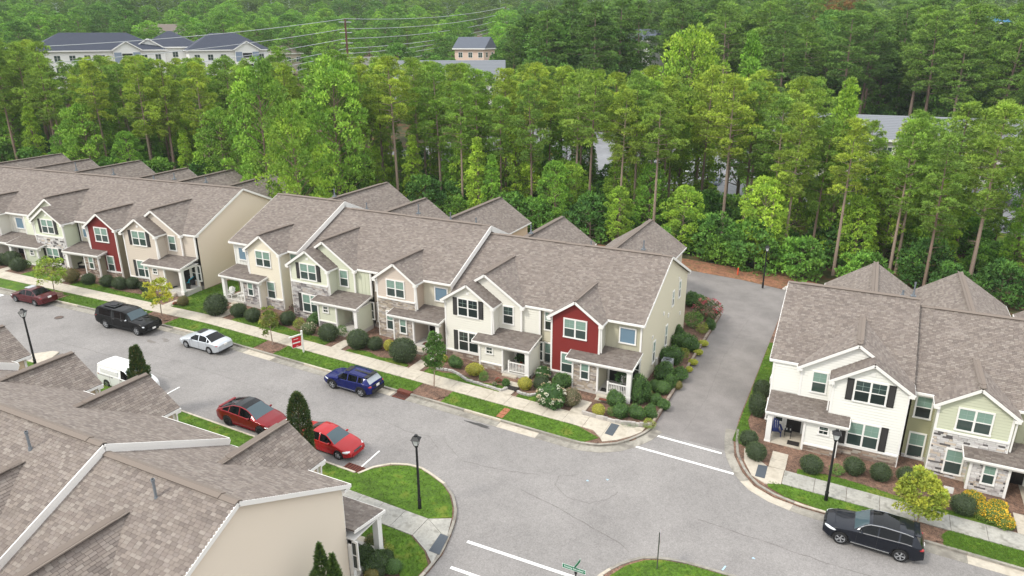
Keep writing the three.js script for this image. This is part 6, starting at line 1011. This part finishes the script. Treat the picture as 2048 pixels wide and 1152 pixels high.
  if (s.grille) new MB().box(nose - 0.06, nose + 0.02, s.grille[0], s.grille[1], -gw * (s.grille[2] ?? 0.8), gw * (s.grille[2] ?? 0.8)).build('grille', M.black, o);
  new MB().box(nose - 0.12, nose + 0.03, sill + 0.06, sill + 0.22, -gw, gw).build('front_bumper', s.bumper || M.trimBlack, o);
  const tw = hw * (1 - (s.tailIn ?? 0.13)) * 0.92; new MB().box(-L / 2 - 0.03, -L / 2 + 0.12, sill + 0.1, sill + (s.rbH ?? 0.3), -tw, tw).build('rear_bumper', s.rbumper || s.bumper || M.trimBlack, o);
  new MB().box(-L / 2 - 0.03, -L / 2 + 0.02, s.plateY ?? 0.75, (s.plateY ?? 0.75) + 0.16, -0.17, 0.17).build('number_plate', M.white, o);
  if (s.frontPlate) new MB().box(nose - 0.02, nose + 0.05, 0.5, 0.65, -0.17, 0.17).build('number_plate', M.white, o);
  s.extra?.(o, at, sec);
  o.position.set(x, gy(x) + 0.006, z);
  o.quaternion.setFromAxisAngle(V(0, 0, 1), -Math.atan(S)).multiply(new THREE.Quaternion().setFromAxisAngle(V(0, 1, 0), yaw));
  return o;
}
const sedan = (p, o = {}) => ({ L: 4.55, W: 1.78, r: 0.315, wf: 0.92, wr: 3.54, paint: p, top: [[0, 0.6], [0.08, 0.68], [0.5, 0.82], [1.2, 0.95], [2.0, 1.4], [2.5, 1.46], [3.0, 1.44], [3.9, 1.04], [4.4, 1.0], [4.55, 0.86]], belt: [[0, 0.55], [0.1, 0.64], [0.6, 0.78], [1.2, 0.92], [2.5, 0.95], [3.9, 1.0], [4.4, 0.96], [4.55, 0.82]], glass: [[1.5, 2.38], [2.46, 3.28], [3.34, 3.6]], shield: [1.22, 1.98], rear: [3.06, 3.84], doors: [1.42, 2.42, 3.3], mirror: 1.6, ...o });
const suv = (p, o = {}) => ({ L: 4.5, W: 1.82, r: 0.36, wf: 0.9, wr: 3.57, paint: p, sill: 0.3, top: [[0, 0.72], [0.1, 0.84], [0.5, 0.98], [1.15, 1.06], [1.85, 1.52], [2.4, 1.58], [3.6, 1.54], [3.95, 1.48], [4.35, 1.1], [4.5, 0.85]], belt: [[0, 0.66], [0.1, 0.78], [0.6, 0.94], [1.2, 1.02], [2.5, 1.07], [3.7, 1.14], [4.3, 1.06], [4.5, 0.8]], glass: [[1.45, 2.3], [2.38, 3.2], [3.28, 3.75]], shield: [1.18, 1.84], rear: [3.98, 4.32], doors: [1.4, 2.34, 3.24], mirror: 1.55, ...o });
car('parked_car', 'maroon sedan with a pale sunroof parked at the left by the street tree', 'car', sedan(paint('#4f0f17'), { rbumper: paint('#4f0f17'), bumper: paint('#4f0f17'), plateY: 0.78, extra: (o, at) => { new MB().box(-0.15, 0.45, 1.462, 1.475, -0.4, 0.4).build('sunroof', M.chrome, o); } }), -56.2, 12.85, Math.PI + 0.08);
car('parked_car', 'silver sedan with an open sunroof parked at the far kerb', 'car', sedan(paint('#c4c9cf', { metalness: 0.4 }), { rbumper: paint('#c4c9cf', { metalness: 0.4 }), bumper: paint('#c4c9cf', { metalness: 0.4 }), spokes: 9, seven: true, extra: (o) => { new MB().box(-0.05, 0.45, 1.465, 1.482, -0.42, 0.42).build('sunroof', M.black, o); new MB().box(-2.31, -2.15, 0.3, 0.42, -0.75, 0.75).build('lower_trim', M.trimBlack, o); } }), -34.0, 12.08, Math.PI + 0.02);
car('parked_car', 'blue compact SUV with black cladding parked at the far kerb', 'car', suv(paint('#08165a', { metalness: 0.2, clearcoat: 0.45 }), { cladding: true, rails: [2.0, 3.7], railMat: paint('#0a1458'), sillTrim: M.chrome, sillH: 0.03, backMat: std({ color: hex('#a9b0b6'), roughness: 0.2 }), rbH: 0.42, spokes: 5, plateY: 0.82, extra: (o, at) => { new MB().box(-1.75, -0.2, 1.588, 1.6, -0.1, 0.1).build('roof_strip', M.trimBlack, o); new MB().box(0.05, 0.45, 1.585, 1.6, -0.42, 0.42).build('sunroof', M.black, o); const b = new MB().bar(V(-1.62, 1.535, -0.62), V(-1.62, 1.535, 0.62), 0.34, 0.05); b.build('rear_spoiler', M.trimBlack, o); const e = new MB().box(-2.24, -2.17, 0.72, 1.02, -0.5, 0.5); e.build('tailgate_panel', M.trimBlack, o); } }), -18.75, 11.72, Math.PI + 0.005);
car('parked_car', 'black navy SUV with silver window trim and glass roof parked at the lower right', 'car', suv(paint('#0e1420', { metalness: 0.25 }), { L: 4.9, W: 1.94, r: 0.38, wf: 0.9, wr: 3.83, top: [[0, 0.78], [0.08, 0.9], [0.5, 1.04], [1.45, 1.14], [2.15, 1.66], [2.8, 1.74], [3.9, 1.71], [4.4, 1.62], [4.75, 1.15], [4.9, 0.9]], belt: [[0, 0.72], [0.1, 0.84], [0.6, 1.0], [1.45, 1.1], [2.8, 1.15], [4.0, 1.2], [4.7, 1.12], [4.9, 0.84]], glass: [[1.75, 2.6], [2.68, 3.6], [3.68, 4.25]], shield: [1.48, 2.13], rear: [4.42, 4.72], roofGlass: [2.3, 3.6], doors: [1.65, 2.64, 3.64], mirror: 1.85, beltTrim: true, sillTrim: M.chrome, bumper: paint('#0e1420'), rbumper: paint('#0e1420'), tailLen: 0.9, hlS: [0.34, 0.09, 0.16], grille: [0.62, 0.86, 0.6], spokes: 5, extra: (o) => { new MB().bar(V(-1.98, 1.66, -0.66), V(-1.98, 1.66, 0.66), 0.28, 0.04).build('rear_spoiler', paint('#0e1420'), o); new MB().box(-1.35, -1.15, 1.735, 1.765, -0.05, 0.05).build('antenna', M.trimBlack, o); } }), 16.95, 12.02, Math.PI);
car('parked_car', 'dark red fastback car with a black glass roof parked before the near row', 'car', suv(paint('#7c0c17', { metalness: 0.35 }), { L: 5.0, W: 1.98, r: 0.37, wf: 0.95, wr: 3.91, sill: 0.26, top: [[0, 0.66], [0.1, 0.8], [0.6, 0.98], [1.3, 1.08], [2.3, 1.58], [2.8, 1.66], [3.4, 1.6], [4.7, 1.12], [4.9, 1.06], [5.0, 0.9]], belt: [[0, 0.6], [0.1, 0.74], [0.6, 0.92], [1.3, 1.03], [2.8, 1.08], [3.9, 1.12], [4.7, 1.08], [5.0, 0.85]], glass: [[1.75, 2.75], [2.83, 3.7], [3.76, 4.3]], shield: [1.33, 2.3], rear: [3.75, 4.65], roofGlass: [2.3, 3.7], doors: [1.6, 2.79, 3.73], mirror: 1.85, rim: M.rimDark, spokes: 7, seven: true, hlS: [0.36, 0.06, 0.12], bumper: paint('#7c0c17'), rbumper: paint('#7c0c17'), noseLen: 1.2, noseIn: 0.28, handleOff: 0.7, extra: (o) => { new MB().bar(V(-2.3, 1.13, -0.72), V(-2.3, 1.13, 0.72), 0.16, 0.04).build('rear_spoiler', paint('#7c0c17'), o); } }), -21.43, 19.2, 0.01);
car('parked_car', 'bright red sedan parked beside the slim evergreen at the round lawn', 'car', sedan(paint('#a80f16'), { bumper: paint('#a80f16'), rbumper: paint('#a80f16'), spokes: 7, seven: true, hlS: [0.3, 0.1, 0.15], grille: [0.56, 0.66, 0.6], frontPlate: false, extra: (o) => { new MB().bar(V(-2.05, 1.05, -0.6), V(-2.05, 1.05, 0.6), 0.12, 0.03).build('rear_spoiler', paint('#a80f16'), o); new MB().box(2.2, 2.3, 0.6, 0.615, -0.4, 0.4).build('chrome_strip', M.chrome, o); } }), -15.0, 18.92, 0.0);
car('pickup_truck', 'black crew cab pickup with a camper shell parked at the far kerb', 'pickup', { L: 5.85, W: 2.02, r: 0.41, wf: 0.98, wr: 4.65, paint: paint('#08090b', { clearcoat: 0.4 }), sill: 0.42, tumble: 0.14, top: [[0, 0.98], [0.06, 1.08], [0.4, 1.16], [1.5, 1.24], [2.1, 1.82], [2.6, 1.92], [3.5, 1.92], [3.7, 1.9], [3.78, 1.88], [5.5, 1.9], [5.78, 1.72], [5.85, 1.3]], belt: [[0, 0.92], [0.1, 1.02], [0.5, 1.12], [1.5, 1.19], [2.6, 1.24], [3.7, 1.26], [5.75, 1.28], [5.85, 1.2]], glass: [[1.85, 2.65], [2.75, 3.5], [3.9, 5.3]], shield: [1.53, 2.08], rear: [5.55, 5.76], roofGlass: undefined, doors: [1.75, 2.7, 3.62], mirror: 1.95, noseIn: 0.1, noseLen: 0.5, tailIn: 0.04, tailLen: 0.3, grille: [0.78, 1.02, 0.85], frontPlate: true, handleMat: M.chrome, hlS: [0.16, 0.1, 0.16], hl: 0.14, hlTurn: 0.2, hlDown: 0.1, spokes: 6, sillTrim: M.trimBlack, rails: [3.9, 5.4], mirrorMat: M.chrome, extra: (o, at) => { for (const sd of [1, -1]) { const g = new MB(); for (const k of [0, 1, 2, 3, 4]) { const a = at(3.74, k, 0.004), c = at(3.74, k + 1, 0.004); g.bar(V(a.x, a.y, sd * a.z), V(c.x, c.y, sd * c.z), 0.07, 0.012, V(0, 0, 1)); } g.build('cab_gap', M.trimBlack, o); const p = at(3.85, 3, 0.012), q = at(5.6, 3, 0.012); new MB().bar(V(p.x, p.y - 0.02, sd * p.z), V(q.x, q.y - 0.02, sd * q.z), 0.02, 0.045).build('bed_rail', M.rimDark, o); } new MB().box(-2.2, -0.85, 1.95, 1.99, -0.5, 0.5).build('roof_rack', M.trimBlack, o); new MB().tube(V(-1.4, 1.99, 0), V(-1.4, 2.06, 0), 0.36, 0.33, 20).build('spare_disc', M.rimDark, o); for (const y of [-0.35, 0.35]) new MB().box(1.2, 2.0, 1.22, 1.265, y - 0.12, y + 0.12).build('bonnet_ridge', paint('#0b0c0f'), o); } }, -42.95, 12.55, 0.08);
car('delivery_van', 'small white panel van with a dark side window before the near row', 'van', { L: 4.74, W: 1.73, r: 0.31, wf: 0.85, wr: 3.77, paint: paint('#eceded'), sill: 0.26, tumble: 0.1, top: [[0, 0.72], [0.08, 0.86], [0.45, 1.0], [0.95, 1.12], [1.75, 1.74], [2.2, 1.84], [4.4, 1.83], [4.66, 1.76], [4.74, 1.2]], belt: [[0, 0.66], [0.1, 0.8], [0.5, 0.95], [0.95, 1.07], [2.2, 1.12], [4.6, 1.14], [4.74, 1.05]], glass: [[1.3, 2.12]], shield: [0.98, 1.73], rear: [4.7, 4.72], doors: [1.25, 2.2, 3.3], mirror: 1.4, tailIn: 0.05, tailLen: 0.3, bumper: paint('#eceded'), rbumper: paint('#eceded'), handleMat: M.black, rim: M.rimSilver, mirrorMat: paint('#eceded'), extra: (o, at) => { for (const sd of [1, -1]) { new MB().box(-2.1, -0.8, 0.985, 1.0, sd > 0 ? 0.84 : -0.875, sd > 0 ? 0.875 : -0.84).build('door_rail', M.black, o); new MB().box(-1.9, -0.05, 1.2, 1.55, sd > 0 ? 0.8 : -0.845, sd > 0 ? 0.845 : -0.8).build('side_panel', paint('#f0f1f1'), o); } } }, -33.3, 19.75, 0.03);

// ───────────── what shows beyond the wood ─────────────
const spot = (px, d, py) => { const v = eyeDir(px, py); return [EYE.x + v.x * d, EYE.z + v.z * d]; };
// car park behind the belt of pines
struct('car_park', new MB().slab([[-78, -72], [62, -70], [62, -112], [-60, -118]], 0.0, 0, (x, z) => ground(x, z)).geo(), M.lot);
struct('car_park_lawn', new MB().slab([[-70, -64], [62, -62], [62, -70], [-78, -72]], 0.0, 0, (x, z) => ground(x, z)).geo(), std({ map: M.grass.map, color: new THREE.Color().setRGB(1.5, 1.25, 0.9), roughness: 1 }));
{
  const cols = ['#e6e7e8', '#9a1a1c', '#3a4450', '#c6cad0', '#20242a', '#dfe2e4', '#7b8894', '#b9bdc2', '#8d1518', '#e9e9e8'];
  for (let i = 0; i < 16; i++) { const x = -52 + i * 6.8 + rr(-1, 1), z = -79 - (i % 2) * 8 - rr(0, 2), h = cols[i % cols.length]; const nm = { '#e6e7e8': 'white', '#9a1a1c': 'red', '#3a4450': 'slate', '#c6cad0': 'silver', '#20242a': 'black', '#dfe2e4': 'white', '#7b8894': 'grey', '#b9bdc2': 'silver', '#8d1518': 'red', '#e9e9e8': 'white' }[h]; const c = car('parked_car', nm + ' car in the car park glimpsed between the pine trunks', 'car', sedan(paint(h)), x, z, Math.PI / 2 + rr(-0.05, 0.05)); c.userData.group = nm + ' cars in the car park beyond the pines'; c.position.y = ground(x, z); c.quaternion.setFromAxisAngle(V(0, 1, 0), Math.PI / 2); }
}
/* long building: hipped roof, storeys of windows, gabled bays. w along its local x, d deep */
function block(label, cat, x, z, yaw, w, d, storeys, o = {}) {
  const b = thing(o.name || 'apartment_building', label, cat); b.position.set(x, o.y ?? ground(x, z) - 0.5, z); b.rotation.y = yaw;
  const h = storeys * 2.95 + 0.6, ov = 0.6, rh = o.rh ?? 3.6, hip = o.hip ?? d / 2, wallM = std({ color: hex(o.wall || '#efeeea'), roughness: 0.8 }), accM = std({ color: hex(o.acc || '#8f9bab'), roughness: 0.8 }), roofM = std({ color: hex(o.roof || '#3d4250'), roughness: 0.9 });
  new MB().box(-w / 2, w / 2, 0, h, -d / 2, d / 2).build('wall', wallM, b);
  const R = new MB(), e = [V(-w / 2 - ov, h, d / 2 + ov), V(w / 2 + ov, h, d / 2 + ov), V(w / 2 + ov, h, -d / 2 - ov), V(-w / 2 - ov, h, -d / 2 - ov)], r0 = V(-w / 2 - (hip ? 0 : ov) + hip, h + rh, 0), r1 = V(w / 2 + (hip ? 0 : ov) - hip, h + rh, 0); R.poly([e[0], e[1], r1, r0]).poly([e[1], e[2], r1]).poly([e[2], e[3], r0, r1]).poly([e[3], e[0], r0]); R.poly([e[3], e[2], e[1], e[0]]); const rf = R.build('roof', roofM, b);
  { const sl = new MB(), n = Math.floor(Math.hypot(d / 2 + ov, rh) / 0.5); for (let i = 1; i < n; i++) { const t = i / n, a = e[0].clone().lerp(r0, t), c = e[1].clone().lerp(r1, t); sl.bar(a, c, 0.04, 0.05); } sl.build('roof_courses', roofM, rf); }
  new MB().box(-w / 2 - ov, w / 2 + ov, h - 0.3, h + 0.02, d / 2 + ov - 0.1, d / 2 + ov + 0.06).box(-w / 2 - ov, w / 2 + ov, h - 0.3, h + 0.02, -d / 2 - ov - 0.06, -d / 2 - ov + 0.1).box(w / 2 + ov - 0.1, w / 2 + ov + 0.06, h - 0.3, h + 0.02, -d / 2 - ov, d / 2 + ov).box(-w / 2 - ov - 0.06, -w / 2 - ov + 0.1, h - 0.3, h + 0.02, -d / 2 - ov, d / 2 + ov).build('eaves', M.white, b);
  const win = (px, py, pz, ww, hh, turn = 0) => { const g = new THREE.Group(); g.name = 'window'; g.position.set(px, py, pz); g.rotation.y = turn; b.add(g); new MB().box(-ww / 2 - 0.1, ww / 2 + 0.1, -hh / 2 - 0.1, hh / 2 + 0.1, 0, 0.05).build('frame', M.white, g); for (const s of [-1, 1]) for (const t of [-1, 1]) { const m = part('pane', unitBox, M.paneLow, g); m.scale.set(ww / 2 - 0.08, hh / 2 - 0.05, 0.04); m.position.set(s * ww / 4, t * hh / 4, 0.05); } };
  for (let s = 0; s < storeys; s++) { const y = 1.6 + s * 2.95; for (let q = -w / 2 + 2; q < w / 2 - 1; q += 3.4) if (!(o.bays || []).some((c) => Math.abs(c - q) < 3.6)) win(q, y, d / 2, 1.4, 1.5); for (const k of [-d / 4, d / 4]) { win(w / 2, y, k, 1.3, 1.4, Math.PI / 2); } }
  for (const c of o.bays || []) {
    const bw = 3.2; new MB().box(c - bw, c + bw, 0, h, d / 2, d / 2 + 1.3).poly([V(c - bw, h, d / 2 + 1.3), V(c + bw, h, d / 2 + 1.3), V(c, h + 1.9, d / 2 + 1.3)]).build('bay', wallM, b);
    const g = new MB(); for (const s of [-1, 1]) { g.poly([V(c, h + 2.2, d / 2 + 1.8), V(c + s * (bw + 0.5), h - 0.05, d / 2 + 1.8), V(c + s * (bw + 0.5), h - 0.05, d / 2 - 0.6), V(c, h + 2.2, d / 2 - 4.5)]); } g.build('bay_roof', roofM, b);
    const t = new MB(); for (const s of [-1, 1]) t.bar(V(c, h + 2.15, d / 2 + 1.82), V(c + s * (bw + 0.5), h - 0.1, d / 2 + 1.82), 0.08, 0.28); t.build('bay_trim', M.white, b);
    for (let s = 0; s < storeys; s++) { const y = 1.55 + s * 2.95; new MB().box(c - 1.25, c + 1.25, y - 1.1, y + 1.1, d / 2 + 1.25, d / 2 + 1.36).build('balcony_opening', M.black, b); new MB().box(c - 1.35, c + 1.35, y - 1.15, y - 0.15, d / 2 + 1.36, d / 2 + 1.42).build('balcony_rail', M.white, b); new MB().box(c - bw, c - 1.4, y - 1.2, y + 1.4, d / 2 + 1.3, d / 2 + 1.34).box(c + 1.4, c + bw, y - 1.2, y + 1.4, d / 2 + 1.3, d / 2 + 1.34).build('cladding', s === storeys - 1 ? accM : wallM, b); }
  }
  return b;
}
const turnTo = (px, k = 0) => 0.4652 - Math.atan((px - 1024) / 1425) + k;
const hs = (label, px, d, py, k, w, dp, st, o) => { const [x, z] = spot(px, d, py); return block(label, 'building', x, z, turnTo(px, k), w, dp, st, { y: EYE.y + d * rise(px, py) - (st * 2.95 + 0.6), ...o }); };
hs('long white apartment block with a slate blue hipped roof at the upper left', 195, 232, 96, 0.1, 31, 15, 3, { bays: [6], rh: 4.4 });
hs('white gabled apartment wing between the two slate blue roofs', 345, 236, 90, -0.1, 15, 14, 3, { bays: [-5], rh: 4.2 });
hs('white apartment block with a grey gabled bay at the right of the slate blue roofs', 452, 230, 96, 0.14, 21, 14, 3, { bays: [4.5], rh: 4.4, acc: '#8a97ab' });
hs('far house with a brown roof and white gable among the trees at the upper left', 318, 330, 62, 0.3, 18, 10, 2, { roof: '#7b7067', rh: 3.2, hip: 0, name: 'house' });
hs('far white house end showing above the slate blue roofs', 388, 345, 58, 1.2, 12, 9, 2, { roof: '#8a8078', hip: 0, name: 'house' });
hs('pink beige house block with a grey gabled roof above the centre', 952, 240, 96, -0.42, 10, 9, 3, { wall: '#d9bfae', roof: '#5d636e', hip: 0, rh: 3.4, name: 'house' });
hs('white building with grey roof behind the dark tree clump', 1292, 230, 82, -0.5, 9, 9, 3, { wall: '#dcdbd8', roof: '#535a68', hip: 0, rh: 3.2 });
hs('low grey roofed house behind the pines left of the pink block', 905, 146, 152, -0.1, 20, 10, 2, { roof: '#767a80', hip: 0, rh: 3.0, name: 'house' });
hs('small grey gabled house by the power pole', 735, 160, 140, 0.7, 14, 9, 2, { roof: '#7a7875', hip: 0, rh: 2.8, name: 'house' });
hs('long grey roofed building behind the pines at the right', 1800, 138, 274, 0.1, 42, 13, 2, { roof: '#7c7f85', hip: 0, rh: 3.2, wall: '#cfcac2' });
hs('small beige house among the trees right of the slate blue roofs', 566, 262, 104, 0.4, 10, 8, 2, { roof: '#8d8377', rh: 2.4, name: 'house', wall: '#cdbfae' });
hs('blue and white play building at the upper right edge', 2030, 300, 50, 0.2, 16, 10, 1, { roof: '#3f7fae', wall: '#d8dbe0', hip: 0, rh: 2, name: 'pavilion' });
// power line
{
  const pole = (label, px, d, topPy, botPy) => { const [x, z] = spot(px, d), top = EYE.y + d * rise(px, topPy); const o = thing('power_pole', label, 'power pole'); o.position.set(x, ground(x, z) - 1, z); const h = top - ground(x, z) + 1; new MB().tube(V(0, 0, 0), V(0, h, 0), 0.38, 0.24, 10).build('pole', std({ color: hex('#6b4a3e'), roughness: 0.9 }), o, 0.6); const arms = []; o.rotation.y = turnTo(px, 0.5); for (let i = 0; i < 4; i++) { const y = h - 0.8 - i * 2.6; new MB().box(-1.8, 1.8, y - 0.1, y + 0.1, -0.1, 0.1).build('cross_arm', std({ color: hex('#cfd2d4') }), o); } return { x, z, top }; };
  const A = pole('tall brown power pole with many wires at the upper left centre', 699, 205, 36, 130), B = pole('far power pole among the trees at the top centre', 1014, 330, 14, 40);
  const C = { x: spot(-330, 170, 100)[0], z: spot(-330, 170, 100)[1], top: EYE.y + 170 * rise(-330, 100) };
  const dz = [0, 2.6, 5.2, 7.8, 9.2, 10.6, 12.4];
  dz.forEach((q, i) => { const wire = (P, Q, w) => { const pts = Array.from({ length: 13 }, (_, k) => { const t = k / 12; return V(P.x + (Q.x - P.x) * t, (P.top - q * 0.95) + ((Q.top - q * (Q === B ? 0.9 : 1.3)) - (P.top - q * 0.95)) * t - 3.2 * 4 * t * (1 - t) * 0.5, P.z + (Q.z - P.z) * t); }); const g = new THREE.TubeGeometry(new THREE.CatmullRomCurve3(pts), 24, w, 5); const o = part('power_line', g, std({ color: hex('#b4b8bb'), roughness: 0.6, metalness: 0.3 }), scene); tag(o, 'power line wire strung across the trees at the top of the view', 'wire', 'wires of the power line'); }; wire(A, C, 0.07); wire(A, B, 0.075); });
}

scene.fog = new THREE.FogExp2(new THREE.Color(0.82, 0.9, 0.95), 0.00016);
camera.far = 3000; camera.updateProjectionMatrix();
scene.traverse((o) => { if (o.isMesh) { o.castShadow = true; o.receiveShadow = true; } });
renderer.render(scene, camera);
